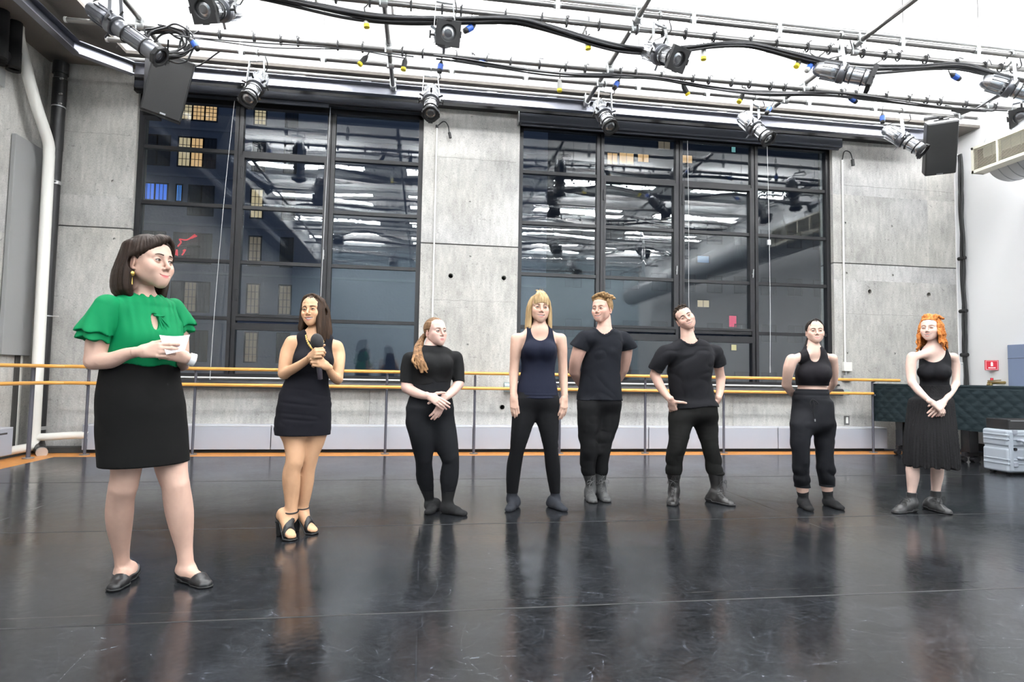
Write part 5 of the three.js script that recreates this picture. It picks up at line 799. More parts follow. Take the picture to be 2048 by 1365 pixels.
// ---- heads, in their own axes: y up, z out of the face, chin at -0.1125, crown at 0.1125
const CRAN = egg([0, 0.030, -0.013], [0.0735, 0.083, 0.094]);
function headPrims(o) {
  const sm = o.smile || 0, j = o.jaw || 1, P = [U(CRAN, 0.02), U(egg([0, -0.026, 0.018], [0.0585 * j, 0.078, 0.066]), 0.03), U(egg([0, 0.045, 0.03], [0.062, 0.05, 0.052]), 0.03)];
  for (const s of [-1, 1]) {
    P.push(U(cone([s * 0.047 * j, -0.050, 0.0], [s * 0.012, -0.095, 0.060], 0.016, 0.0155), 0.026));
    P.push(U(egg([s * 0.043, -0.022 + sm * 0.004, 0.055], [0.021, 0.020, 0.021]), 0.026));
    P.push(U(egg([s * 0.031, -0.050, 0.046], [0.025, 0.034, 0.030]), 0.03));
    if (sm) P.push(U(egg([s * 0.037, -0.040 + sm * 0.006, 0.066], [0.0165, 0.014, 0.013 + 0.004 * sm]), 0.024));
    P.push(U(cone([s * 0.012, 0.021, 0.081], [s * 0.045, 0.022, 0.066], 0.0085, 0.008), 0.02));
  }
  P.push(U(egg([0, -0.094, 0.066], [0.020, 0.0165, 0.018]), 0.022));
  P.push(U(egg([0, -0.068, 0.068], [0.034, 0.026, 0.023]), 0.02));   // muzzle
  for (const s of [-1, 1]) { P.push(S(ball([s * 0.0315, 0.0005, 0.093], 0.0175), 0.014)); }
  P.push(U(cone([0, 0.016, 0.082], [0, -0.027, 0.1045 + (o.nose || 0)], 0.0062, 0.0085), 0.011)); P.push(U(ball([0, -0.0315, 0.1035 + (o.nose || 0)], 0.0095), 0.006));
  for (const s of [-1, 1]) { P.push(U(egg([s * 0.0115, -0.0365, 0.0905], [0.0075, 0.0068, 0.009]), 0.006)); P.push(S(egg([s * 0.0058, -0.0425, 0.0975], [0.0034, 0.0026, 0.0045]), 0.003)); }
  // eyelids round the eyeballs, open by `eye`
  const ho = o.eye ?? 0.0045; const lid = s => { const c = [s * 0.0315, 0, 0.0735]; return (x, y, z) => { const dx = (x - c[0]) / 0.0142, op = Math.abs(y - c[1] + 0.0008 - (sm ? 0.0012 * (1 - dx * dx) : 0)) - ho * Math.max(0, 1 - dx * dx); return Math.max(Math.hypot((x - c[0]) * 0.92, y - c[1], z - c[2]) - 0.0139, -op); }; };
  for (const s of [-1, 1]) P.push(U(lid(s), 0.004));
  // lips along a curve, opened by `open`
  const w = 0.0225 + 0.0105 * sm, rise = 0.0035 + 0.0085 * sm, op = o.open || 0, ym = -0.0675, L = [];
  const zl = x => 0.0905 - 14 * x * x - (sm ? 0.0015 : 0), yl = u => ym + rise * u * u - 0.001;
  const lipLine = (sg) => { const pts = []; for (let i = -4; i <= 4; i++) { const u = i / 4; pts.push([u * w, yl(u) + sg * (0.0032 + op * (1 - u * u)), zl(u * w) - 0.0005, (sg > 0 ? 0.0042 : 0.0052) * (1 - 0.55 * u * u)]); } return pts; };
  const up = lipLine(1), lowl = lipLine(-1); P.push(U(limb(up, 0, 1), 0.004)); P.push(U(limb(lowl, 0, 1), 0.004));
  if (op > 0) { const cav = []; for (let i = -4; i <= 4; i++) { const u = i / 4 * 0.86; cav.push([u * w, yl(u), zl(u * w) + 0.004, Math.max(0.0006, op * (1 - u * u) * 1.02)]); } const cf = limb(cav, 0, 1); P.push(S((x, y, z) => cf(x, y, lerp(z, 0.0945 - 14 * x * x, 0.72)), 0.002)); }
  else { const seam = []; for (let i = -4; i <= 4; i++) { const u = i / 4 * 0.95; seam.push([u * w, yl(u), zl(u * w) + 0.0045, 0.0016]); } P.push(S(limb(seam, 0, 1), 0.003)); }
  for (const s of [-1, 1]) { // ears
    P.push(U(egg([s * 0.0755, -0.010, -0.010], [0.0075, 0.030, 0.0175], [0.18, s * 0.35, s * 0.10]), 0.008)); P.push(S(egg([s * 0.0845, -0.007, -0.006], [0.006, 0.019, 0.0095], [0.18, s * 0.35, s * 0.1]), 0.005)); P.push(U(ball([s * 0.0755, -0.037, -0.004], 0.0065), 0.006));
  }
  P.push(U(cone([0, -0.045, -0.040], [0, -0.105, -0.048], 0.042, 0.040), 0.025));
  return { prims: P, lips: [limb(up, 0.0008, 1), limb(lowl, 0.001, 1)], w, yl, zl, op };
}
function surfaceZ(prims, x, y, z0 = 0.13) { let z = z0; for (let i = 0; i < 80; i++) { const d = evalPrims(prims, x, y, z); if (d < 0.0003) break; z -= Math.max(d * 0.7, 0.0003); if (z < 0) break; } return z; }
// scalp hair: a shell over the skull behind a hairline, with `locks` and grooves
const HAIRLINE = [[-0.14, -0.040], [-0.06, -0.030], [-0.035, -0.016], [-0.012, 0.002], [0.012, 0.022], [0.04, 0.042], [0.058, 0.054], [0.070, 0.068], [0.080, 0.086], [0.10, 0.2], [0.2, 0.3]];
function hairlineAt(y, line) { for (let i = 0; i + 1 < line.length; i++) if (y <= line[i + 1][0]) return lerp(line[i][1], line[i + 1][1], clamp((y - line[i][0]) / (line[i + 1][0] - line[i][0]), 0, 1)); return line[line.length - 1][1]; }
function hairGeometry(h) {
  const line = h.line || HAIRLINE, th = h.th || 0.011, shell = (x, y, z) => { const t = th * (h.thick ? h.thick(x, y, z) : 1); return Math.max(CRAN(x, y, z) - t, (z - hairlineAt(y + (h.part ? h.part(x) : 0), line)) * 0.8, (h.low ?? -0.075) - y); };
  const P = [U(shell, 0.012), ...(h.locks || []).map(l => U(l.f, l.k))]; for (const c of h.cuts || []) P.push(S(c, 0.006));
  const gr = h.groove || ((x, y, z) => n3(x * 190, y * 14, z * 190)), am = h.amp ?? 0.0035;
  const g = meshField(P, h.lo || [-0.13, -0.2, -0.17], h.hi || [0.13, 0.15, 0.13], h.cell || 0.0026, (d, x, y, z) => Math.abs(d) > 0.012 ? d : d + am * gr(x, y, z) + am * 0.5 * n3(x * 60, y * 20, z * 60));
  return paint(g, (x, y, z) => { const s = gr(x, y, z), q = n3(x * 90 + 7, y * 9, z * 90); return mix3(h.color, h.color2 || h.color.map(v => v * 1.7), clamp(0.45 + s * 0.9 + q * 0.7, 0, 1)); });
}
function addHead(person, pose, o) {
  const [hx, hy, hz, sc, yaw, pitch, roll] = pose.head, G = new THREE.Matrix4().compose(V(hx, hy, hz), new THREE.Quaternion().setFromEuler(new THREE.Euler(pitch, yaw, -roll, o.tiltLast ? 'ZYX' : 'ZYX')), V(sc, sc, sc));
  const H = headPrims(o), g = meshField(H.prims, [-0.1, -0.16, -0.13], [0.1, 0.13, 0.13], 0.0024);
  const lipC = o.lip || [0.45, 0.16, 0.14], sk = o.skin, bl = o.blush ?? 0.35;
  paint(g, (x, y, z) => {
    let c = sk; const n = n3(x * 120, y * 120, z * 120) * 0.06 + n3(x * 40, y * 40, z * 40) * 0.05; c = c.map(v => v * (1 + n));
    const ch = Math.exp(-((Math.abs(x) - 0.042) ** 2 / 0.00035 + (y + 0.028) ** 2 / 0.0003)) * (z > 0.02 ? 1 : 0), no = Math.exp(-(x * x / 0.0002 + (y + 0.034) ** 2 / 0.0002)) * (z > 0.09 ? 1 : 0); c = mix3(c, [sk[0] * 0.98, sk[1] * 0.66, sk[2] * 0.62], clamp((ch + no * 0.6) * bl, 0, 1));
    c = mix3(c, [sk[0], sk[1] * 0.62, sk[2] * 0.56], 0.5 * Math.exp(-((Math.abs(x) - 0.083) ** 2 / 0.00006 + (y + 0.01) ** 2 / 0.001 + (z + 0.01) ** 2 / 0.0003)));
    if (o.stubble && y < -0.04 && z > -0.02 && y > -0.125) { const dl = Math.min(H.lips[0](x, y, z), H.lips[1](x, y, z)); c = mix3(c, [sk[0] * 0.55, sk[1] * 0.5, sk[2] * 0.5], o.stubble * sstep(0.004, 0.012, dl) * sstep(-0.038, -0.055, y - Math.abs(x) * 0.25)); }
    const dl = Math.min(H.lips[0](x, y, z), H.lips[1](x, y, z)); if (z > 0.06) c = mix3(c, lipC, 1 - sstep(-0.0004, 0.0014, dl));
    if (H.op > 0 && z > 0.05 && Math.abs(x) < H.w && z < H.zl(x) - 0.004 && Math.abs(y - H.yl(x / H.w)) < H.op * 1.2 + 0.001) c = [0.10, 0.02, 0.02];
    return c;
  });
  g.applyMatrix4(G);
  const part = (name, geo, m) => { geo.applyMatrix4(G); return obj(name, geo, m, person); };
  // eyes
  const iris = o.iris || [0.07, 0.04, 0.02], gaze = o.gaze || [0, 0];
  for (const s of [-1, 1]) {
    const e = new THREE.SphereGeometry(0.0128, 40, 30); e.rotateX(Math.PI / 2); paint(e, (x, y, z) => { const q = Math.hypot(x - gaze[0] * 0.0128, y - gaze[1] * 0.0128); return z > 0 && q < 0.0026 ? [0.004, 0.004, 0.004] : z > 0 && q < 0.0060 ? (q > 0.0052 ? iris.map(v => v * 0.35) : iris) : [0.46, 0.43, 0.41]; }); e.translate(s * 0.0315, 0, 0.0735); part('eye', e, new THREE.MeshPhysicalMaterial({ vertexColors: true, roughness: 0.12 }));
    const ey = (sg, ho) => { const pts = []; for (let i = -5; i <= 5; i++) { const u = i / 5, x = s * 0.0315 + u * 0.0132, y = -0.0008 + (o.smile ? 0.0012 * (1 - u * u) : 0) + sg * ho * (1 - u * u) + sg * 0.0005; pts.push([x, y, surfaceZ(H.prims, x, y + sg * 0.0012) + 0.0004]); } return pts; };
    part('eyelashes', tube(ey(1, o.eye ?? 0.0045), o.lash ?? 0.0015, 24, 6), mat(o.lashC || [0.012, 0.008, 0.006], 0.8)); part('lower_lid', tube(ey(-1, o.eye ?? 0.0045), 0.0005, 20, 5), mat(sk.map((v, i) => v * [0.5, 0.36, 0.32][i]), 0.7));
    const br = []; for (let i = 0; i <= 8; i++) { const u = i / 8, x = s * lerp(0.0135, 0.047, u), y = 0.0195 + (o.browY || 0) + 0.0055 * Math.sin(u * 2.5) - 0.004 * u * u + (o.browIn || 0) * (1 - u); br.push([x, y, surfaceZ(H.prims, x, y) + 0.0002]); }
    const bg = tube(br, o.brow ?? 0.0028, 30, 7), bp = bg.attributes.position; const mid = new THREE.CatmullRomCurve3(br.map(p => V(...p)), false, 'catmullrom', 0.5); for (let i = 0; i < bp.count; i++) { const t = Math.floor(i / 8) / 30, c = mid.getPointAt(clamp(t, 0, 1)), k = 1.1 * Math.pow(1 - t, 0.5) * 0.75 + 0.25; bp.setXYZ(i, lerp(c.x, bp.getX(i), k), lerp(c.y, bp.getY(i), k), lerp(c.z, bp.getZ(i), k * 0.55)); } bg.computeVertexNormals(); part('eyebrow', bg, mat(o.browC || [0.03, 0.02, 0.014], 0.85));
  }
  if (H.op > 0) { const t = []; for (let i = -6; i <= 6; i++) { const u = i / 6 * 0.8; t.push([u * H.w, H.yl(u) + H.op * 0.32 * (1 - u * u), H.zl(u * H.w) - 0.0052]); } const tg = tube(t, H.op * 0.95, 30, 8), tp = tg.attributes.position; for (let i = 0; i < tp.count; i++) { const x = tp.getX(i), u = x / H.w, c = H.yl(u) + H.op * 0.32 * (1 - u * u), zc = H.zl(x) - 0.0052; tp.setXYZ(i, x, c + (tp.getY(i) - c) * Math.max(0.12, 1 - u * u * 1.25), zc + (tp.getZ(i) - zc) * 0.35); } tg.computeVertexNormals(); part('teeth', tg, mat([0.84, 0.82, 0.78], 0.22)); }
  if (o.hair) part('hair', hairGeometry(o.hair), hairMat);
  return { geo: g, G, H };
}

// ---- hands: palm and five jointed fingers. side +1 right hand, -1 left; curl per finger [base, middle, tip]
function handPrims(W, dir, palm, side, o = {}) {
  const s = o.scale || 1, y = V(...dir).normalize(), z0 = V(...palm), z = z0.addScaledVector(y, -z0.dot(y)).normalize(), x = V().crossVectors(y, z).multiplyScalar(side), O = V(...W), P = [], tips = [];
  const at = (a, b, c) => O.clone().addScaledVector(x, a * s).addScaledVector(y, b * s).addScaledVector(z, c * s), A = v => v.toArray();
  P.push(U(cone(A(at(0, -0.02, 0)), A(at(0.002, 0.02, 0)), 0.0235 * s, 0.022 * s), 0.012));
  for (const [bx_, ty, r0, r1] of [[0.024, 0.084, 0.0155, 0.0118], [0.008, 0.088, 0.015, 0.012], [-0.008, 0.084, 0.0148, 0.0115], [-0.023, 0.075, 0.0148, 0.0105]]) P.push(U(cone(A(at(bx_ * 0.6, 0.012, 0)), A(at(bx_, ty - 0.004, -0.001)), r0 * s, r1 * s), 0.011));
  P.push(U(cone(A(at(0.012, 0.015, 0.006)), A(at(0.026, 0.045, 0.010)), 0.017 * s, 0.013 * s), 0.012));
  const fs = [[0.0255, 0.086, [0.040, 0.024, 0.019], 0.0088], [0.0085, 0.090, [0.044, 0.028, 0.020], 0.0090], [-0.0085, 0.086, [0.040, 0.026, 0.020], 0.0086], [-0.0245, 0.077, [0.032, 0.019, 0.017], 0.0076]];
  fs.forEach(([fx, fy, Ls, r], i) => {
    const c = (o.curl && (Array.isArray(o.curl[0]) ? o.curl[i] : o.curl)) || [0.25, 0.3, 0.2], sp = (o.spread ?? 0.05) * [1, 0.25, -0.4, -1.1][i]; let p = at(fx, fy - 0.004, 0), a = 0; const chain = [[...A(p), r * 1.16 * s]];
    Ls.forEach((L, k) => { a += c[k]; const d = V().addScaledVector(y, Math.cos(a) * Math.cos(sp)).addScaledVector(z, Math.sin(a)).addScaledVector(x, Math.sin(sp) * Math.cos(a)); p = p.clone().addScaledVector(d, L * s * (o.long || 1)); chain.push([...A(p), r * [1.0, 0.93, 0.80][k] * s]); if (k === 2) tips.push({ p: p.clone(), d, n: V().crossVectors(d, x).multiplyScalar(side).normalize() }); });
    for (let k = 0; k < 3; k++) P.push(U(cone(chain[k], chain[k + 1], chain[k][3], chain[k + 1][3]), k ? 0.003 : 0.006));
  });
  const T = o.thumb || [[0.80, 0.58, 0.30], [0.62, 0.78, 0.22], [0.35, 0.93, 0.15]]; let p = at(0.016, 0.016, 0.007), pr = 0.0135; T.forEach((t, k) => { const d = o.thumbWorld ? V(...t).normalize() : V().addScaledVector(x, t[0]).addScaledVector(y, t[1]).addScaledVector(z, t[2]).normalize(), q = p.clone().addScaledVector(d, [0.040, 0.032, 0.026][k] * s), r = [0.0118, 0.0098, 0.0082][k]; P.push(U(cone(A(p), A(q), pr * s, r * s), k ? 0.004 : 0.009)); p = q; pr = r; });
  const box = P.length && (() => { const lo = [1e9, 1e9, 1e9], hi = [-1e9, -1e9, -1e9]; const eat = v => { for (let i = 0; i < 3; i++) { const c = v.getComponent(i); lo[i] = Math.min(lo[i], c - 0.03); hi[i] = Math.max(hi[i], c + 0.03); } }; eat(at(0, -0.02, 0)); tips.forEach(t => eat(t.p)); eat(p); fs.forEach(f => { eat(at(f[0], f[1], 0)); eat(at(f[0], f[1] + 0.04, 0.03)); }); return [lo, hi]; })();
  return { prims: P, box, tips };
}
// ---- a foot from heel to toe on the ground
function footPrims(ankle, heel, toe, o = {}) {
  const L = Math.hypot(toe[0] - heel[0], toe[2] - heel[2]), d = [(toe[0] - heel[0]) / L, 0, (toe[2] - heel[2]) / L], sx = [-d[2], 0, d[0]], hh = o.heel || 0, g = o.grow || 0, hy = t => t < 0.3 ? hh : t > 0.72 ? 0 : hh * (0.72 - t) / 0.42, at = (t, y, s = 0) => [heel[0] + d[0] * L * t + sx[0] * s, y + hy(t) + (o.lift || 0), heel[2] + d[2] * L * t + sx[2] * s], w = o.wide || 1;
  const P = [U(cone(at(0.12, 0.03), at(0.3, 0.028), 0.029 + g, 0.028 + g), 0.02), U(cone(at(0.3, 0.026), at(0.68, 0.022, 0.006 * w), 0.028 + g, 0.024 + g), 0.02), U(cone(at(0.66, 0.020, -0.017 * w), at(0.90, 0.015, -0.013 * w), 0.021 + g, 0.0135 + g), 0.016), U(cone(at(0.66, 0.020, 0.016 * w), at(0.87, 0.014, 0.018 * w), 0.020 + g, 0.0125 + g), 0.016), U(cone(at(0.85, 0.0145), at(0.93, 0.013), 0.0145 + g, 0.011 + g), 0.012),
    U(cone(ankle, at(0.22, 0.055), (o.ankleR || 0.034) + g, 0.031 + g), 0.025), U(cone([ankle[0], ankle[1] - 0.005, ankle[2]], at(0.6, 0.036), (o.ankleR || 0.032) + g, 0.020 + g), 0.03)];
  return { prims: P, at, d, sx, L };
}
function bounds(prs, lo, hi) { return [lo, hi]; }
// ---------------------------------------------------------------- the eight people
const cloth = (rgb, rough = 0.85, sheen = 0.25, extra = {}) => new THREE.MeshPhysicalMaterial({ color: new THREE.Color().setRGB(...rgb), roughness: rough, specularIntensity: 0.28, sheen: sheen * 0.2, sheenRoughness: 0.6, sheenColor: new THREE.Color().setRGB(...rgb.map(v => Math.min(1, v * 3 + 0.004))), ...extra });
const clipTo = (f, pt, dir) => { const n = V(...dir).normalize(), c = n.dot(V(...pt)); return (x, y, z) => Math.max(f(x, y, z), n.x * x + n.y * y + n.z * z - c); };
const lerp3 = (a, b, t) => [lerp(a[0], b[0], t), lerp(a[1], b[1], t), lerp(a[2], b[2], t)];
const sub3 = (a, b) => [a[0] - b[0], a[1] - b[1], a[2] - b[2]], add3 = (a, b, k = 1) => [a[0] + b[0] * k, a[1] + b[1] * k, a[2] + b[2] * k];
const smoothed = new Map(); const along = (chain0, t) => { let chain = chain0; if (chain0.length > 3) { chain = smoothed.get(chain0); if (!chain) smoothed.set(chain0, chain = smoothChain(chain0, 4)); } const u = clamp(t, 0, 1) * (chain.length - 1), i = Math.min(Math.floor(u), chain.length - 2), f = u - i; return chain[i].map((v, k) => lerp(v, chain[i + 1][k], f)); };
const part4 = (chain, t0, t1, n = 7) => Array.from({ length: n }, (_, i) => along(chain, lerp(t0, t1, i / (n - 1))));
function person(key, label, o) {
  const p = POSE[key]; for (const a of [p.armR, p.armL]) { a[0] = [a[0][0], a[0][1] - 0.010, a[0][2], a[0][3] * 0.86]; }
  const t = thing('person', label, 'person', p.base), [bx0, , bz0] = p.base; void bx0; void bz0;
  const F = [Math.sin(p.psi), 0, Math.cos(p.psi)], LT = [Math.cos(p.psi), 0, -Math.sin(p.psi)]; // facing, and the person's own left
  const nb = p.neck[0], C = { p, t, F, LT };
  const low = a => [a[0], a[1] - 0.006, a[2]]; const shoulders = grow => [U(cone(nb, low(p.armR[0]), 0.044 + grow, p.armR[0][3] * 0.92 + grow), 0.05), U(cone(nb, low(p.armL[0]), 0.044 + grow, p.armL[0][3] * 0.92 + grow), 0.05)];
  C.shoulders = shoulders;
  C.trunkPrims = (grow, lo = -9, hi = 9) => { const s = p.torso.filter(q => q[0] > Math.max(lo - 0.1, o.trunkLo ?? -9) && q[0] < hi + 0.1); return [U(trunk(s, p.psi, grow), 0.035)]; };
  C.bust = grow => (o.bust || []).map(([s, y, f, r]) => { const sl = along(p.torso, 0), y0 = y; void sl; let c = p.torso[0]; for (const q of p.torso) if (Math.abs(q[0] - y0) < Math.abs(c[0] - y0)) c = q; return U(egg([c[1] + LT[0] * s + F[0] * f, y0, c[2] + LT[2] * s + F[2] * f], [r + grow, r * 0.95 + grow, r * 0.9 + grow]), 0.05); });
  const arms = [];
  for (const a of [p.armR, p.armL]) { const n = a.length, m = Math.floor(n / 2); arms.push(U(limb(a.slice(0, m + 1)), 0.028), U(limb(a.slice(m)), 0.012)); }
  const legSet = g => [U(limb(p.legR.slice(0, 4), g), 0.075), U(limb(p.legL.slice(0, 4), g), 0.075 * (o.bodyLo ? 0.2 : 1)), U(limb(p.legR.slice(3), g), 0.005), U(limb(p.legL.slice(3), g), 0.005)], legs = legSet(0);
  C.legs = grow => legSet(grow);
  C.footR = footPrims(p.legR[p.legR.length - 1], p.heelR, p.toeR, o.foot || {}); C.footL = footPrims(p.legL[p.legL.length - 1], p.heelL, p.toeL, o.foot || {});
  const body = [U(trunk(p.torso.filter(q => q[0] > Math.max(o.bodyLo ?? -9, o.trunkLo ?? -9)), p.psi, -(o.under ?? 0.006)), 0.03), ...shoulders(-0.004), ...C.bust(-0.006), U(limb(p.neck), 0.03), ...arms, ...legs, ...(o.noFeet ? [] : [...C.footR.prims, ...C.footL.prims])];
  C.body = body; C.arms = arms;
  const lo = [-0.62, -0.01, -0.5], hi = [0.62, 1.6, 0.5]; lo[1] = -0.006; hi[1] = p.neck[p.neck.length - 1][1] + 0.01;
  const sk = o.skin, skinFn = (x, y, z) => { const n = 1 + n3(x * 60, y * 60, z * 60) * 0.07 + n3(x * 14, y * 14, z * 14) * 0.08; return [sk[0] * n, sk[1] * n, sk[2] * n]; };
  const bg = paint(meshField(body, lo, hi, 0.0085, (d, x, y) => Math.max(d, y - hi[1] + 0.004, -y + 0.001)), skinFn);
  const gs = [bg];
  for (const [k, s] of [['handR', 1], ['handL', -1]]) if (o[k]) { const h = handPrims(p[k] || o[k].at, o[k].dir, o[k].palm, s, o[k]); const hg = paint(meshField(h.prims, h.box[0], h.box[1], 0.0024), (x, y, z) => { let c = skinFn(x, y, z); let m = 1e9, tp = null; for (const q of h.tips) { const d = Math.hypot(q.p.x - x, q.p.y - y, q.p.z - z); if (d < m) { m = d; tp = q; } } return mix3(c, [sk[0], sk[1] * 0.72, sk[2] * 0.68], sstep(0.03, 0.0, m) * 0.45); }); gs.push(hg); C[k] = h; }
  const H = addHead(t, p, { ...o.head, skin: sk, neckR: 0.05 }); gs.push(H.geo); t.children.forEach(c => c);
  const merged = mergeGeometries(gs.map(g => { const q = g.clone(); for (const k of Object.keys(q.attributes)) if (!['position', 'normal', 'color'].includes(k)) q.deleteAttribute(k); return q; }));
  obj('body', merged, skinMat, t); C.G = H.G;
  C.wear = (name, prims, box, cell, m, post, parent = t) => obj(name, meshField(prims, box[0], box[1], cell, post), m, parent);
  C.at = (y, s, f) => { let c = p.torso[0]; for (const q of p.torso) if (Math.abs(q[0] - y) < Math.abs(c[0] - y)) c = q; return [c[1] + LT[0] * s + F[0] * f, y, c[2] + LT[2] * s + F[2] * f]; };
  const sm4 = smoothChain(p.torso, 6); C.axis = y => { let i = 0; while (i < sm4.length - 2 && sm4[i + 1][0] < y) i++; const A = sm4[i], B = sm4[i + 1], t = clamp((y - A[0]) / Math.max(1e-6, B[0] - A[0]), 0, 1); return [lerp(A[1], B[1], t), lerp(A[2], B[2], t)]; };
  C.lf = (x, y, z) => { const dx = x - nb[0], dz = z - nb[2]; return [dx * LT[0] + dz * LT[2], dx * F[0] + dz * F[2]]; }; // sideways and forward from the neck base
  return C;
}
const legBox = (p, y1) => [[-0.55, -0.005, -0.4], [0.55, y1, 0.45]];
const sideF = (c, rgb) => cloth(rgb);
function footwear(C, kind, m, o = {}) {
  for (const [ft, k] of [[C.footR, 'R'], [C.footL, 'L']]) {
    const p = C.p, leg = p['leg' + k], an = leg[leg.length - 1], heel = p['heel' + k], toe = p['toe' + k], base = footPrims(an, heel, toe, { ...(o.foot || {}), grow: o.grow ?? 0.005 }), L = ft.L, tOf = (x, z) => ((x - heel[0]) * ft.d[0] + (z - heel[2]) * ft.d[2]) / L, sOf = (x, z) => (x - heel[0]) * ft.sx[0] + (z - heel[2]) * ft.sx[2];
    const box = [[Math.min(heel[0], toe[0], an[0]) - 0.1, -0.004, Math.min(heel[2], toe[2], an[2]) - 0.1], [Math.max(heel[0], toe[0], an[0]) + 0.1, o.top || 0.2, Math.max(heel[2], toe[2], an[2]) + 0.1]];
    const top = o.top || 0.2, shaft = o.shaft ? [U(limb([[...lerp3(ft.at(0.22, 0.05), an, 0.5), 0.042 + (o.shaftGrow || 0)], ...leg.slice(-3).reverse().map(q => [q[0], q[1], q[2], q[3] + (o.shaftGrow || 0)])]), 0.02)] : [];
    const prims = [...base.prims, ...shaft];
    const s = C.wear(kind, prims, box, o.cell || 0.0045, m, (d, x, y, z) => { const t = tOf(x, z); let v = Math.max(d, 0.001 - y, y - top); if (o.open) v = Math.max(v, y - o.open(t)); if (o.fold) v += o.fold(x, y, z); return v; });
    if (o.sole) { // flat sole and a block heel
      const sp = footPrims([an[0], 0.05, an[2]], heel, toe, { grow: (o.grow ?? 0.005) + 0.004 }); C.wear('sole', sp.prims, [box[0], [box[1][0], 0.05, box[1][2]]], 0.0045, o.soleM || rubber, (d, x, y, z) => { const t = tOf(x, z); return Math.max(d, y - (t < 0.3 ? o.sole + 0.012 : o.sole), 0.0005 - y); }, s);
    }
    if (o.laces) { // crossed laces and a bow
      const P = [], li = o.laces, n = li.n || 5, up = i => { const t = i / (n - 1); return t < 0.5 ? ft.at(lerp(0.62, 0.40, t * 2), lerp(0.062, 0.085, t * 2)) : lerp3(ft.at(0.40, 0.085), [an[0] + ft.d[0] * 0.05, top - 0.02, an[2] + ft.d[2] * 0.05], (t - 0.5) * 2); };
      for (let i = 0; i + 1 < n; i++) for (const sg of [-1, 1]) { const a = up(i), b = up(i + 1), f = evalPrims; const put = (q, w) => { let r = [q[0] + ft.sx[0] * w, q[1], q[2] + ft.sx[2] * w]; for (let k2 = 0; k2 < 12; k2++) { const d = f(prims, ...r); r = [r[0] - ft.d[0] * (d - 0.001) * 0.6, r[1] - (d - 0.001) * 0.6, r[2] - ft.d[2] * (d - 0.001) * 0.6]; } return r; }; P.push(tube([put(a, sg * 0.017), put(lerp3(a, b, 0.5), 0), put(b, -sg * 0.017)], 0.0024, 8, 5)); }
      const kn = up(n - 2), q = add3(kn, ft.d, 0.03); for (const sg of [-1, 1]) P.push(tube([q, add3(add3(q, ft.sx, sg * 0.035), [0, 0.012, 0]), add3(add3(q, ft.sx, sg * 0.045), [0, -0.02, 0]), add3(q, ft.d, 0.004)], 0.0022, 12, 5), tube([q, add3(add3(q, ft.sx, sg * 0.02), [ft.d[0] * 0.01, -0.02, ft.d[2] * 0.01]), add3(add3(q, ft.sx, sg * 0.03), [ft.d[0] * 0.012, -0.05, ft.d[2] * 0.012])], 0.0022, 10, 5));
      obj('laces', P, o.laceM || mat([0.02, 0.02, 0.02], 0.7), s);
    }
  }
}
const folds = (a, fx, fy, fz, seed = 0) => (x, y, z) => { const w = n3(x * fx + seed, y * fy + 3 + 2.5 * n3(x * 5 + seed, y * 5, z * 5), z * fz); return a * (1 - 2.6 * Math.abs(w)); };
const BLACK = [0.0095, 0.0095, 0.0105], CHAR = [0.016, 0.016, 0.019];

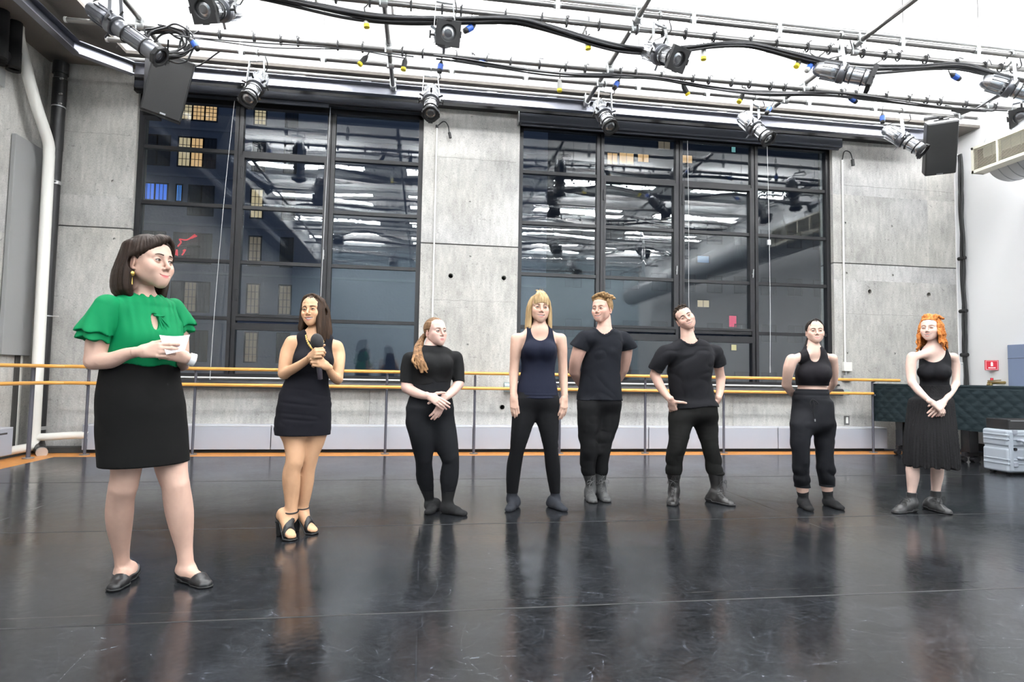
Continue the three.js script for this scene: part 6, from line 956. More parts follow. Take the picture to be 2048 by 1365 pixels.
// ---- 1. the speaker in green
{
  const sk = [0.55, 0.36, 0.285], hairC = [0.012, 0.0075, 0.0055];
  const back = [];
  for (let i = 0; i < 15; i++) { const a = -2.55 + i * (5.1 / 14) * 1.0, an = Math.PI + a * 0.62; const sx = Math.sin(an), cz = Math.cos(an), r0 = 0.078; if (Math.abs(a) > 2.2 && a < 0) continue; back.push({ f: limb([[sx * 0.06, 0.06, cz * 0.07 - 0.015, 0.03], [sx * r0, 0.0, cz * 0.095 - 0.02, 0.026], [sx * 0.092, -0.07, cz * 0.112 - 0.025, 0.026], [sx * 0.092, -0.125, cz * 0.115 - 0.022, 0.023], [sx * 0.076, -0.152, cz * 0.092 - 0.018, 0.013]]), k: 0.012 }); }
  // side-swept fringe
  const sweep = []; for (let i = 0; i < 7; i++) { const u = i / 6; sweep.push({ f: limb([[0.036, 0.114 - u * 0.006, 0.02 + u * 0.035, 0.012], [0.0, 0.108 - u * 0.012, 0.052 + u * 0.026, 0.014], [-0.04, 0.082 - u * 0.022, 0.052 + u * 0.012, 0.013], [-0.068, 0.045 - u * 0.012, 0.028, 0.012], [-0.083, 0.012, -0.012, 0.012], [-0.088, -0.03, -0.035, 0.014]]), k: 0.008 }); }
  for (let i = 0; i < 4; i++) sweep.push({ f: limb([[0.036, 0.113, 0.03 + i * 0.01, 0.011], [0.062, 0.085, 0.04 + i * 0.006, 0.012], [0.081, 0.03, 0.022 + i * 0.004, 0.012], [0.085, -0.03, 0.008, 0.013], [0.083, -0.09, 0.0, 0.013], [0.074, -0.14, 0.004, 0.010]]), k: 0.008 });
  const C = person('green', 'woman in bright green frilled blouse and black pencil skirt, holding a white card', {
    skin: sk, bust: [[0.055, 1.20, 0.075, 0.062], [-0.055, 1.20, 0.075, 0.062]], under: 0.01, bodyLo: 0.8, foot: { ankleR: 0.034 },
    handR: { dir: [0.97, 0.10, 0.02], palm: [0.0, -0.12, -1], curl: [[0.35, 0.45, 0.3], [0.5, 0.6, 0.3], [0.6, 0.75, 0.35], [0.65, 0.8, 0.35]], thumb: [[0.55, 0.75, 0.45], [0.25, 0.95, 0.30], [0.1, 0.98, 0.2]], scale: 1.02 },
    handL: { dir: [-0.80, 0.28, 0.52], palm: [-0.5, -0.15, -0.85], curl: [[0.25, 0.4, 0.25], [0.4, 0.5, 0.3], [0.5, 0.7, 0.35], [0.6, 0.8, 0.35]], thumb: [[0.6, 0.7, 0.45], [0.25, 0.95, 0.25], [0.1, 0.98, 0.15]], scale: 1.02 },
    head: { smile: 0.65, eye: 0.0048, jaw: 1.04, lip: [0.50, 0.13, 0.13], browC: [0.035, 0.02, 0.014], browY: 0.003, iris: [0.09, 0.055, 0.03], gaze: [0.12, 0.04], blush: 0.4, hair: { color: hairC, color2: [0.032, 0.021, 0.016], th: 0.014, low: -0.06, locks: [...back, ...sweep], cuts: [egg([-0.083, -0.016, 0.0], [0.02, 0.032, 0.018])], lo: [-0.15, -0.19, -0.17], groove: (x, y, z) => n3(Math.atan2(x, z + 0.03) * 26, y * 11, (x * x + z * z) * 300) } },
  });
  const p = C.p, green = cloth([0.0, 0.155, 0.052], 0.7, 0.2), box = [[-0.5, 1.0, -0.4], [0.35, 1.47, 0.4]];
  const waistY = 1.075, nb = p.neck[0], front = C.at(1.31, -0.012, 0.105);
  const kh = egg(add3(C.at(1.285, -0.02, 0.10), [0, 0, 0]), [0.013, 0.04, 0.06], [0, p.psi, 0]);
  const gather = (x, y, z) => { const [s, f] = C.lf(x, y, z); return f > 0 ? 0.0022 * Math.sin(s * 190 + 2 * n3(x * 20, y * 8, z * 20)) * sstep(1.16, 1.32, y) : 0; };
  const bl = C.wear('blouse', [...C.trunkPrims(0.009, 1.0), ...C.shoulders(0.012), ...C.bust(0.010), S(kh, 0.004), S(limb([[nb[0], nb[1] + 0.005, nb[2] + 0.02, 0.058], ...p.neck.slice(1).map(q => [...q.slice(0, 3), q[3] + 0.012])]), 0.006)], box, 0.0052, green, (d, x, y, z) => { const [s, f] = C.lf(x, y, z); const tuck = waistY + 0.006 * Math.sin(s * 40); return Math.max(d + gather(x, y, z) + folds(0.0035, 8, 13, 8)(x, y, z), tuck - y); });
  { const ring = []; for (let i = 0; i <= 60; i++) { const a = i / 60 * Math.PI * 2 - 1.35, rr = 0.068 + 0.005 * Math.sin(i * 2.4), c = [nb[0], nb[1] + 0.004, nb[2] + 0.005]; if (i > 57) break; ring.push([c[0] + LTX(C, Math.sin(a) * rr * 1.05, Math.cos(a) * rr)[0], c[1] - Math.cos(a) * 0.030 + 0.004 * Math.sin(i * 2.9), c[2] + LTX(C, Math.sin(a) * rr * 1.05, Math.cos(a) * rr)[1], 0.0085 + 0.003 * Math.sin(i * 1.9)]); } C.wear('neck_frill', [U(limb(ring, 0, 2), 0.006)], box, 0.0042, green, null, bl); }
  function LTX(C2, s, f) { return [C2.LT[0] * s + C2.F[0] * f, C2.LT[2] * s + C2.F[2] * f]; }
  for (const [a, sg] of [[p.armR, -1], [p.armL, 1]]) {
    const dir = sub3(along(a, 0.33), a[0]), e1 = along(a, sg < 0 ? 0.26 : 0.24), e2 = along(a, sg < 0 ? 0.315 : 0.30), out = [C.LT[0] * sg * 0.018, 0, C.LT[2] * sg * 0.018], r = a[1][3];
    const wav = (x, y, z) => 0.006 * Math.sin(Math.atan2(x - a[1][0], z - a[1][2]) * 7 + y * 20) * sstep(a[0][1] + 0.02, e2[1], y);
    const mk = (e, r1, r2, nm) => C.wear(nm, [U(clipTo(cone(add3(a[0], [0, 0.006, 0]), add3(e, out), r1, r2), add3(e, out), dir), 0.01)], box, 0.005, green, (d, x, y, z) => { const inner = cone(a[0], e, r + 0.006, r + 0.014)(x, y, z); void inner; return d + wav(x, y, z) + folds(0.003, 14, 6, 14)(x, y, z); }, bl);
    mk(e1, a[0][3] + 0.022, r + 0.032, 'sleeve_frill'); mk(e2, a[0][3] + 0.012, r + 0.022, 'under_frill');
  }
  { const k = C.at(1.315, -0.012, 0.112), q = (s, y, f) => add3(C.at(1.3, 0, 0), [C.LT[0] * s + C.F[0] * f, y - 1.3, C.LT[2] * s + C.F[2] * f]); void k; void front;
    obj('tie_bow', [tube([q(-0.03, 1.318, 0.112), q(-0.005, 1.314, 0.118), q(0.02, 1.318, 0.112)], 0.005, 16, 6), tube([q(-0.008, 1.314, 0.118), q(0.02, 1.26, 0.128), q(0.035, 1.222, 0.128), q(0.048, 1.225, 0.125), q(0.035, 1.27, 0.124), q(-0.006, 1.314, 0.118)], 0.0042, 40, 6), tube([q(-0.008, 1.314, 0.118), q(0.004, 1.26, 0.126), q(0.02, 1.19, 0.14)], 0.0042, 20, 6)], green, bl); }
  // pencil skirt
  const skirtTop = 1.10; C.wear('pencil_skirt', C.trunkPrims(0.005, -9, 1.2), [[-0.45, 0.5, -0.4], [0.3, 1.2, 0.4]], 0.0055, cloth([0.0058, 0.0056, 0.0056], 0.9, 0.3, { bumpMap: concreteBump, bumpScale: 0.0004 }), (d, x, y, z) => { const diag = n3((x + y * 0.9) * 9, (x - y) * 3.2, z * 6); return Math.max(d + 0.006 * (0.5 - 2.2 * Math.abs(diag)) * sstep(1.1, 0.9, y) * sstep(0.62, 0.8, y), y - skirtTop, 0.60 - y); });
  // ballet flats
  footwear(C, 'ballet_flat', mat([0.012, 0.012, 0.013], 0.38), { grow: 0.006, top: 0.09, sole: 0.011, open: t => t < 0.05 ? 0.062 : t < 0.5 ? 0.062 - 0.026 * sstep(0.05, 0.3, t) : 0.036 + 0.05 * sstep(0.58, 0.74, t) });
  // earrings, watch band, ring
  const gold = mat([0.62, 0.42, 0.12], 0.3, 0.85);
  for (const s of [-1, 1]) { const g = new THREE.SphereGeometry(0.0115, 20, 14); g.translate(s * 0.083, -0.062, -0.002); const g2 = new THREE.CylinderGeometry(0.0025, 0.005, 0.035, 10); g2.translate(s * 0.083, -0.092, -0.002); const e = flat([g, g2]); e.applyMatrix4(C.G); obj('earring', e, gold, C.t); }
  { const W = V(...p.handL), D = V(-0.80, 0.28, 0.52).normalize(), g = new THREE.CylinderGeometry(0.0315, 0.0325, 0.026, 26, 1, false); g.scale(1, 1, 1.0); g.applyQuaternion(new THREE.Quaternion().setFromUnitVectors(V(0, 1, 0), D)); g.translate(W.x - D.x * 0.022, W.y - D.y * 0.022, W.z - D.z * 0.022); obj('wristband', g, mat([0.75, 0.75, 0.76], 0.45), C.t); }
  // the card she holds
  const card = thing('note_card', 'small folded white card held in both hands by the woman in green', 'card', p.base), cs = [p.card0, p.card1, p.card2, p.card3].map(q => V(...q)), n = 10, pos = [], idx = [];
  for (const off of [0, 0.0012]) for (let i = 0; i <= n; i++) for (let j = 0; j <= n; j++) { const u = i / n, v = j / n, q = cs[0].clone().lerp(cs[1], u).lerp(cs[3].clone().lerp(cs[2], u), v); const bend = -0.012 * Math.sin(Math.PI * u) * (1 - v); pos.push(q.x, q.y + bend * 0.5, q.z + bend - off); }
  const m = n + 1; for (let i = 0; i < n; i++) for (let j = 0; j < n; j++) { const a = i * m + j, b = a + m, o2 = m * m; idx.push(a, a + 1, b, b, a + 1, b + 1, a + o2, b + o2, a + 1 + o2, b + o2, b + 1 + o2, a + 1 + o2); }
  for (let i = 0; i < n; i++) for (const [a, b] of [[i * m, (i + 1) * m], [i * m + n, (i + 1) * m + n], [i, i + 1], [n * m + i, n * m + i + 1]]) idx.push(a, b, a + m * m, b, b + m * m, a + m * m);
  const cg = new THREE.BufferGeometry(); cg.setAttribute('position', new THREE.Float32BufferAttribute(pos, 3)); cg.setIndex(idx); cg.computeVertexNormals(); obj('card_sheet', cg, new THREE.MeshPhysicalMaterial({ color: new THREE.Color().setRGB(0.78, 0.77, 0.82), roughness: 0.7, side: THREE.DoubleSide }), card);
}
// ---- 2. the woman with the microphone
{
  const sk = [0.56, 0.325, 0.19], locks = [];
  for (let i = 0; i < 13; i++) { const an = 0.75 + i * (4.35 / 12), sx = Math.sin(an), cz = Math.cos(an), low = an > 4.4 ? -0.05 : an > 3.3 ? 0.0 : 0.035; locks.push({ f: limb([[sx * 0.05, 0.07, cz * 0.06 - 0.01, 0.025], [sx * 0.08, 0.01, cz * 0.088 - 0.018, 0.022], [sx * 0.09, -0.07, cz * 0.10 - 0.022, 0.022], [sx * 0.098, -0.14 - low * 0.5, cz * 0.105 - 0.022, 0.021], [sx * 0.098, -0.185 - low, cz * 0.10 - 0.016, 0.014]]), k: 0.010 }); }
  for (const s of [-1, 1]) for (let i = 0; i < 4; i++) locks.push({ f: limb([[s * 0.004, 0.117, 0.03 - i * 0.014, 0.010], [s * 0.042, 0.098, 0.048 - i * 0.016, 0.012], [s * 0.072, 0.05, 0.026 - i * 0.012, 0.012], [s * 0.083, 0.0, -0.008 - i * 0.006, 0.012], [s * 0.086, -0.06, -0.022, 0.014]]), k: 0.008 });
  const C = person('mic', 'laughing woman in sleeveless black mini dress and gold necklace, holding a microphone', {
    skin: sk, under: 0.006, bodyLo: 0.72, bust: [[0.06, 1.13, 0.085, 0.055], [-0.06, 1.13, 0.085, 0.055]], foot: { heel: 0.085, ankleR: 0.030, lift: 0.012 },
    handR: { dir: [0.55, 0.35, 0.76], palm: [0.80, -0.10, -0.60], curl: [[1.05, 1.25, 0.7], [1.1, 1.3, 0.7], [1.1, 1.3, 0.75], [1.1, 1.3, 0.75]], thumb: [[0.75, 0.5, 0.5], [0.55, 0.5, 0.65], [0.2, 0.6, 0.75]], scale: 0.98 },
    handL: { dir: [-0.55, 0.35, 0.76], palm: [-0.80, -0.10, -0.60], curl: [[0.95, 1.1, 0.6], [1.0, 1.2, 0.6], [1.05, 1.25, 0.6], [1.0, 1.2, 0.6]], thumb: [[0.75, 0.5, 0.5], [0.55, 0.5, 0.65], [0.2, 0.6, 0.75]], scale: 0.98 },
    head: { smile: 1.15, open: 0.0072, eye: 0.0036, jaw: 0.94, nose: 0.003, lip: [0.46, 0.15, 0.13], browC: [0.02, 0.012, 0.008], brow: 0.0026, iris: [0.03, 0.018, 0.01], blush: 0.35, hair: { color: [0.016, 0.0095, 0.0065], color2: [0.055, 0.032, 0.020], th: 0.009, low: -0.05, locks, cuts: [egg([0.083, -0.014, 0.004], [0.02, 0.03, 0.02])], lo: [-0.16, -0.26, -0.17], hi: [0.16, 0.15, 0.13] } },
  });
  const p = C.p, dressM = cloth([0.0085, 0.0085, 0.012], 0.85, 0.3), nb = p.neck[0], box = [[-0.35, 0.5, -0.3], [0.35, 1.4, 0.3]];
  const strap = (a) => U(cone([nb[0], nb[1] - 0.02, nb[2]], lerp3(nb, a[0], 0.58), 0.05, 0.050), 0.03), hem = 0.646;
  const dr = C.wear('dress', [...C.trunkPrims(0.006), ...C.legs(0.008).slice(0, 2), ...C.bust(0.008), strap(p.armR), strap(p.armL), S(egg([...p.armR[0].slice(0, 3).map((v, i) => v + [-0.028, 0.0, 0.0][i])], [0.060, 0.12, 0.10]), 0.012), S(egg([...p.armL[0].slice(0, 3).map((v, i) => v + [0.026, 0.0, 0.0][i])], [0.056, 0.12, 0.10]), 0.012), S(limb([[nb[0] + C.F[0] * 0.02, nb[1] + 0.0, nb[2] + 0.035, 0.052], [nb[0], nb[1] + 0.09, nb[2], 0.075]]), 0.006)], box, 0.0055, dressM, (d, x, y, z) => { const low = sstep(1.0, 0.9, y) * sstep(hem, hem + 0.06, y); return Math.max(d + low * 0.006 * (0.35 - 2 * Math.abs(n3(x * 5, y * 30 + x * 3, z * 5))), hem - y); });
  { const s = []; for (let i = 0; i <= 18; i++) { const y = 1.05 - i * 0.026, q = C.at(y, -0.055, 0.0); let sl = p.torso[0]; for (const t of p.torso) if (Math.abs(t[0] - y) < Math.abs(sl[0] - y)) sl = t; const zz = sl[4] * Math.sqrt(Math.max(0, 1 - (0.055 / sl[3]) ** 2)) + 0.008; s.push(add3(q, C.F, zz)); } void s; }
  // gold chain of short links
  { const G = [], gold = mat([0.72, 0.50, 0.20], 0.28, 0.9), q = (s, y, f) => [nb[0] + C.LT[0] * s + C.F[0] * f, nb[1] + y, nb[2] + C.LT[2] * s + C.F[2] * f], path = new THREE.CatmullRomCurve3([q(-0.060, 0.045, 0.012), q(-0.058, 0.0, 0.062), q(-0.034, -0.055, 0.092), q(0.0, -0.085, 0.104), q(0.034, -0.055, 0.092), q(0.058, 0.0, 0.062), q(0.060, 0.045, 0.012)].map(v => V(...v))), n = 44;
    for (let i = 0; i <= n; i++) { const c = path.getPointAt(i / n), t = path.getTangentAt(i / n), g = new THREE.TorusGeometry(0.0068, 0.0025, 6, 12); g.scale(1.0, 0.85, 1); g.rotateX(i % 2 ? Math.PI / 2.4 : 0.2); g.applyQuaternion(new THREE.Quaternion().setFromUnitVectors(V(1, 0, 0), t)); g.translate(c.x, c.y, c.z); G.push(g); } obj('necklace', G, gold, C.t); }
  // block-heeled sandals: sole, block heel, toe strap, ankle strap
  const sm = mat([0.010, 0.010, 0.011], 0.5);
  for (const [ft, k] of [[C.footR, 'R'], [C.footL, 'L']]) {
    const sh = new THREE.Group(); sh.name = 'sandal'; C.t.add(sh); const at = (t, y, s = 0) => { const q = ft.at(t, y, s); return q; };
    const pts = [], prof = [[0.0, 0.018], [0.08, 0.03], [0.3, 0.026], [0.55, 0.036], [0.72, 0.043], [0.88, 0.034], [0.97, 0.015]];
    const G = []; for (let i = 0; i + 1 < prof.length; i++) G.push(U(cone(at(prof[i][0], 0.0, -prof[i][1] * 0.45), at(prof[i + 1][0], 0.0, -prof[i + 1][1] * 0.45), prof[i][1] * 0.62, prof[i + 1][1] * 0.62), 0.004), U(cone(at(prof[i][0], 0.0, prof[i][1] * 0.45), at(prof[i + 1][0], 0.0, prof[i + 1][1] * 0.45), prof[i][1] * 0.62, prof[i + 1][1] * 0.62), 0.004)); void pts;
    const hl = C.p['heel' + k], tOf = (x, z) => ((x - hl[0]) * ft.d[0] + (z - hl[2]) * ft.d[2]) / ft.L, hy = t => t < 0.3 ? 0.085 : t > 0.72 ? 0 : 0.085 * (0.72 - t) / 0.42, bb = [[Math.min(hl[0], C.p['toe' + k][0]) - 0.08, -0.004, Math.min(hl[2], C.p['toe' + k][2]) - 0.08], [Math.max(hl[0], C.p['toe' + k][0]) + 0.08, 0.13, Math.max(hl[2], C.p['toe' + k][2]) + 0.08]];
    C.wear('sole', G, bb, 0.004, sm, (d, x, y, z) => { const h = hy(tOf(x, z)) + 0.006; return Math.max(d, Math.abs(y - h) - 0.006); }, sh);
    C.wear('block_heel', [U(cone(at(0.10, -0.085 + 0.0), at(0.10, 0.0), 0.022, 0.028), 0.004)], bb, 0.004, sm, (d, x, y, z) => Math.max(d, 0.001 - y, y - 0.092), sh);
    const band = footPrims(C.p['leg' + k][C.p['leg' + k].length - 1], hl, C.p['toe' + k], { heel: 0.085, ankleR: 0.030, lift: 0.012, grow: 0.0045 }).prims;
    C.wear('toe_strap', band, bb, 0.0036, sm, (d, x, y, z) => Math.max(d, Math.abs(tOf(x, z) - 0.70 + 0.25 * (y - 0.03)) - 0.062, 0.012 - y), sh);
    const bb2 = [bb[0], [bb[1][0], 0.2, bb[1][2]]]; C.wear('heel_counter', band, bb2, 0.0036, sm, (d, x, y, z) => Math.max(d, tOf(x, z) - 0.06, y - 0.185, 0.09 - y), sh);
    const an = C.p['leg' + k], A = an[an.length - 1], ring = new THREE.TorusGeometry(A[3] + 0.006, 0.0045, 8, 30); ring.rotateX(Math.PI / 2 + 0.12); ring.translate(A[0], A[1] + 0.03, A[2]); obj('ankle_strap', [ring], sm, sh);
  }
  const mic = thing('microphone', 'black handheld microphone with foam windscreen, gripped by the laughing woman', 'microphone', p.base), a = V(...p.micTop), b = V(...p.micBot), ax = b.clone().sub(a).normalize(), Q = new THREE.Quaternion().setFromUnitVectors(V(0, -1, 0), ax);
  const place = (g, d) => { g.applyQuaternion(Q); const c = a.clone().addScaledVector(ax, d); g.translate(c.x, c.y, c.z); return g; };
  const foam = new THREE.SphereGeometry(0.040, 40, 30), fp = foam.attributes.position; for (let i = 0; i < fp.count; i++) { const v = V().fromBufferAttribute(fp, i), k = 1 + 0.03 * n3(v.x * 500, v.y * 500, v.z * 500); fp.setXYZ(i, v.x * k, v.y * 1.32 * k, v.z * k); } foam.computeVertexNormals(); obj('foam_windscreen', [place(foam, 0.035)], mat([0.022, 0.022, 0.024], 0.95), mic);
  const hd = new THREE.LatheGeometry([[0, 0.115], [0.017, 0.115], [0.0185, 0.1], [0.0165, -0.05], [0.0145, -0.105], [0, -0.107]].map(q => new THREE.Vector2(...q)), 24); obj('handle', [place(hd, 0.165)], mat([0.025, 0.02, 0.028], 0.35), mic);
  const rg = new THREE.TorusGeometry(0.018, 0.003, 8, 24); rg.rotateX(Math.PI / 2); obj('collar', [place(rg, 0.085)], mat([0.08, 0.075, 0.09], 0.3, 0.6), mic);
}
// ---- 3. the woman in a mock-neck top
{
  const sk = [0.58, 0.385, 0.325], hc = [0.085, 0.048, 0.026], locks = [];
  // slicked back to a low tail that curls forward over the right shoulder
  const r = mulberry(31);
  const line = HAIRLINE.map(([y, z]) => [y, z - 0.004]);
  const C = person('tee', 'woman in black mock-neck top and leggings, curly ponytail over one shoulder, hands clasped', {
    skin: sk, under: 0.006, trunkLo: 0.80, bust: [[0.065, 1.13, 0.08, 0.062], [-0.065, 1.13, 0.08, 0.062]], foot: { ankleR: 0.034 },
    handR: { dir: [0.80, -0.42, 0.42], palm: [0.1, -0.35, -0.93], curl: [[0.12, 0.18, 0.1], [0.2, 0.25, 0.15], [0.3, 0.35, 0.2], [0.38, 0.4, 0.2]], thumb: [[0.85, 0.5, 0.1], [0.65, 0.72, 0.15], [0.5, 0.86, 0.1]], spread: 0.07 },
    handL: { dir: [-0.32, -0.90, 0.30], palm: [-0.45, 0.1, -0.88], curl: [[0.35, 0.4, 0.2], [0.3, 0.35, 0.2], [0.25, 0.3, 0.2], [0.25, 0.3, 0.2]], thumb: [[0.85, 0.5, 0.3], [0.8, 0.6, 0.15], [0.6, 0.8, 0.1]], spread: 0.08 },
    head: { smile: 0, open: 0.0016, eye: 0.0042, jaw: 1.02, lip: [0.48, 0.20, 0.19], browC: [0.10, 0.06, 0.04], brow: 0.0020, browY: -0.001, iris: [0.06, 0.07, 0.08], gaze: [0.25, -0.02], blush: 0.45, hair: { color: hc, color2: [0.23, 0.135, 0.075], th: 0.008, low: -0.06, line, locks, lo: [-0.11, -0.10, -0.14], hi: [0.11, 0.15, 0.12], groove: (x, y, z) => n3(x * 40 + y * 30, Math.atan2(x, y - 0.02) * 22, z * 8), amp: 0.0035 } },
  });
  { // the tail falls forward over her right shoulder in loose curls
    const T = []; for (let i = 0; i < 16; i++) { const a = r() - 0.5, b = r() - 0.5, w = r(), ph = r() * 6, c = k => 0.010 * Math.sin(ph + k * 1.7) * Math.min(1, k / 2); const e = i < 4 ? 1.18 : 0.85 + 0.25 * w; const path = [[-0.150, 1.352, -0.075, 0.016], [-0.172 + 0.01 * a, 1.315, -0.055 + 0.01 * b, 0.017], [-0.190 + 0.03 * a + c(2), 1.265, 0.0 + 0.025 * b, 0.015], [-0.196 + 0.055 * a + c(3), 1.262 - 0.052 * e, 0.075 + 0.02 * b, 0.013], [-0.190 + 0.07 * a + c(4), 1.262 - 0.10 * e, 0.128 + 0.012 * b, 0.011], [-0.180 + 0.08 * a + c(5), 1.262 - 0.135 * e, 0.150 + 0.01 * b, 0.009], [-0.160 + 0.09 * a + c(6), 1.262 - 0.165 * e, 0.157, 0.004]]; T.push(U(limb(path), 0.005)); }
    const g = meshField(T, [-0.29, 1.03, -0.12], [-0.06, 1.39, 0.20], 0.0028, (d, x, y, z) => Math.abs(d) > 0.012 ? d : d + 0.004 * n3(x * 130, y * 26, z * 130)); paint(g, (x, y, z) => mix3([0.075, 0.04, 0.02], [0.30, 0.165, 0.08], clamp(0.5 + n3(x * 130, y * 26, z * 130) + 0.5 * n3(x * 40, y * 10, z * 40) + (1.2 - y) * 1.2, 0, 1))); obj('ponytail', g, hairMat, C.t);
  }
  const p = C.p, blk = cloth([0.010, 0.010, 0.0105], 0.85, 0.3), nb = p.neck[0], box = [[-0.4, 0.85, -0.3], [0.4, 1.36, 0.32]], waist = 0.985;
  const slv = (a, t) => { const e = along(a, t), d = sub3(e, along(a, t - 0.08)); return U(clipTo(limb(part4(a, 0, t + 0.06), 0.007), e, d), 0.02); };
  C.wear('mock_neck_top', [...C.trunkPrims(0.007, 0.9), ...C.shoulders(0.006), ...C.bust(0.008), slv(p.armR, 0.475), slv(p.armL, 0.475), U(clipTo(limb([[...nb.slice(0, 3), 0.066], ...p.neck.slice(1).map(q => [...q.slice(0, 3), q[3] + 0.004])]), [p.neck[1][0], p.neck[1][1] + 0.008, p.neck[1][2]], [0, 1, 0.2]), 0.02)], box, 0.0052, blk, (d, x, y, z) => Math.max(d + folds(0.0025, 9, 14, 9)(x, y, z), waist + 0.012 * Math.cos(x * 18) - y));
  C.wear('leggings', [...C.trunkPrims(0.005, -9, 1.1), ...C.legs(0.005)], [[-0.35, 0.1, -0.3], [0.35, 1.06, 0.3]], 0.0062, cloth([0.0095, 0.010, 0.012], 0.82, 0.35), (d, x, y, z) => Math.max(d + 0.0016 * sstep(0.42, 0.36, y) * n3(x * 12, y * 60, z * 12) * 2, y - 1.02, 0.155 - y));
  footwear(C, 'sock', cloth([0.018, 0.018, 0.019], 0.95, 0.4), { grow: 0.003, top: 0.175, shaft: true, shaftGrow: 0.004, foot: { wide: 1.05 }, fold: (x, y, z) => 0.002 * n3(x * 30, y * 70, z * 30) });
}
// ---- 4. the blonde woman
{
  const sk = [0.56, 0.36, 0.275], locks = [], r = mulberry(41);
  for (let i = 0; i < 17; i++) { const an = 1.15 + i * (4.0 / 16), sx = Math.sin(an), cz = Math.cos(an), w = r() - 0.5; locks.push({ f: limb([[sx * 0.05, 0.075, cz * 0.055 - 0.01, 0.022], [sx * 0.083, 0.01, cz * 0.085 - 0.016, 0.018], [sx * 0.089, -0.07, cz * 0.095 - 0.018, 0.017], [sx * (0.090 + 0.01 * w), -0.15, cz * 0.098 - 0.016, 0.016], [sx * (0.090 + 0.02 * w), -0.175 - 0.02 * w, cz * 0.10 - 0.01, 0.008]]), k: 0.008 }); }
  for (let i = 0; i < 15; i++) { const u = i / 14 * 2 - 1; locks.push({ f: limb([[u * 0.018, 0.125, 0.045, 0.010], [u * 0.036, 0.105, 0.076 - 0.010 * u * u, 0.0085], [u * 0.050, 0.070, 0.090 - 0.020 * u * u, 0.0075], [u * 0.058, 0.040 - 0.02 * u * u + 0.008 * (r() - 0.5), 0.094 - 0.026 * u * u, 0.005]]), k: 0.003 }); }   // fringe
  for (const s of [-1, 1]) for (let i = 0; i < 3; i++) locks.push({ f: limb([[s * 0.05, 0.09, 0.05 - i * 0.012, 0.010], [s * 0.072, 0.04, 0.046 - i * 0.014, 0.009], [s * 0.079, -0.02, 0.034 - i * 0.016, 0.008], [s * 0.080, -0.09, 0.018 - i * 0.014, 0.007], [s * 0.082, -0.16, 0.012 - i * 0.012, 0.005]]), k: 0.004 });
  for (let i = 0; i < 26; i++) { const a = r() * 6.28, w = 0.2 + r() * 0.8; locks.push({ f: limb([[0, 0.118, -0.01, 0.014], [Math.cos(a) * 0.02 * w, 0.140 - 0.004 * w, -0.008 + Math.sin(a) * 0.02, 0.006], [Math.cos(a) * 0.062 * w, 0.150 + 0.02 * (r() - 0.2) - 0.022 * w, Math.sin(a) * 0.045 * w, 0.0022]]), k: 0.003 }); }   // untidy top knot
  locks.push({ f: egg([0, 0.122, -0.012], [0.026, 0.016, 0.026]), k: 0.008 });
  const C = person('blonde', 'blonde woman with a fringe, in navy tank top and black leggings, arms hanging down', {
    skin: sk, under: 0.006, trunkLo: 0.86, bust: [[0.062, 1.26, 0.085, 0.056], [-0.062, 1.26, 0.085, 0.056]], foot: { ankleR: 0.03 },
    handR: { dir: [0.10, -0.97, 0.20], palm: [0.35, 0.12, -0.93], curl: [[0.25, 0.35, 0.2], [0.22, 0.3, 0.2], [0.2, 0.3, 0.2], [0.2, 0.3, 0.2]], thumb: [[0.55, 0.75, 0.40], [0.25, 0.95, 0.25], [0.1, 0.98, 0.1]], scale: 1.02, long: 1.05 },
    handL: { dir: [-0.12, -0.97, 0.22], palm: [-0.35, 0.12, -0.93], curl: [[0.3, 0.4, 0.25], [0.25, 0.35, 0.2], [0.22, 0.3, 0.2], [0.2, 0.3, 0.2]], thumb: [[0.6, 0.7, 0.45], [0.3, 0.92, 0.3], [0.1, 0.98, 0.1]], scale: 1.02, long: 1.05 },
    head: { smile: 1.0, open: 0.0056, eye: 0.0036, jaw: 0.97, lip: [0.52, 0.18, 0.16], browC: [0.20, 0.12, 0.065], brow: 0.0020, iris: [0.05, 0.06, 0.06], gaze: [0.15, 0], blush: 0.5, hair: { color: [0.21, 0.135, 0.062], color2: [0.50, 0.36, 0.20], th: 0.009, low: -0.04, locks, lo: [-0.13, -0.22, -0.14], hi: [0.13, 0.185, 0.12], amp: 0.004 } },
  });
  const p = C.p, navy = cloth([0.0085, 0.0105, 0.022], 0.8, 0.35), nb = p.neck[0], box = [[-0.3, 0.7, -0.3], [0.3, 1.55, 0.3]], hem = 0.885;
  const hole = (a, s) => S(egg([a[0][0] + C.LT[0] * s * 0.012, a[0][1] + 0.005, a[0][2] + C.LT[2] * s * 0.012], [0.088, 0.155, 0.13], [0, p.psi, s * 0.28]), 0.012);
  C.wear('tank_top', [...C.trunkPrims(0.008, 0.80), ...C.bust(0.008), ...C.shoulders(0.002), U(cone([nb[0], nb[1] - 0.03, nb[2]], [nb[0], nb[1] + 0.035, nb[2] - 0.01], 0.085, 0.066), 0.03), hole(p.armR, -1), hole(p.armL, 1), S(egg([nb[0] + C.F[0] * 0.055, nb[1] + 0.012, nb[2] + C.F[2] * 0.055], [0.071, 0.100, 0.085]), 0.008), S(limb([[nb[0], nb[1] - 0.01, nb[2], 0.060], [nb[0], nb[1] + 0.12, nb[2], 0.075]]), 0.004)], box, 0.005, navy, (d, x, y, z) => Math.max(d + folds(0.002, 8, 16, 8)(x, y, z) * sstep(1.2, 1.1, y) + 0.003 * sstep(hem + 0.05, hem, y) * Math.sin(y * 260), hem - 0.008 * Math.cos(x * 14) - y));
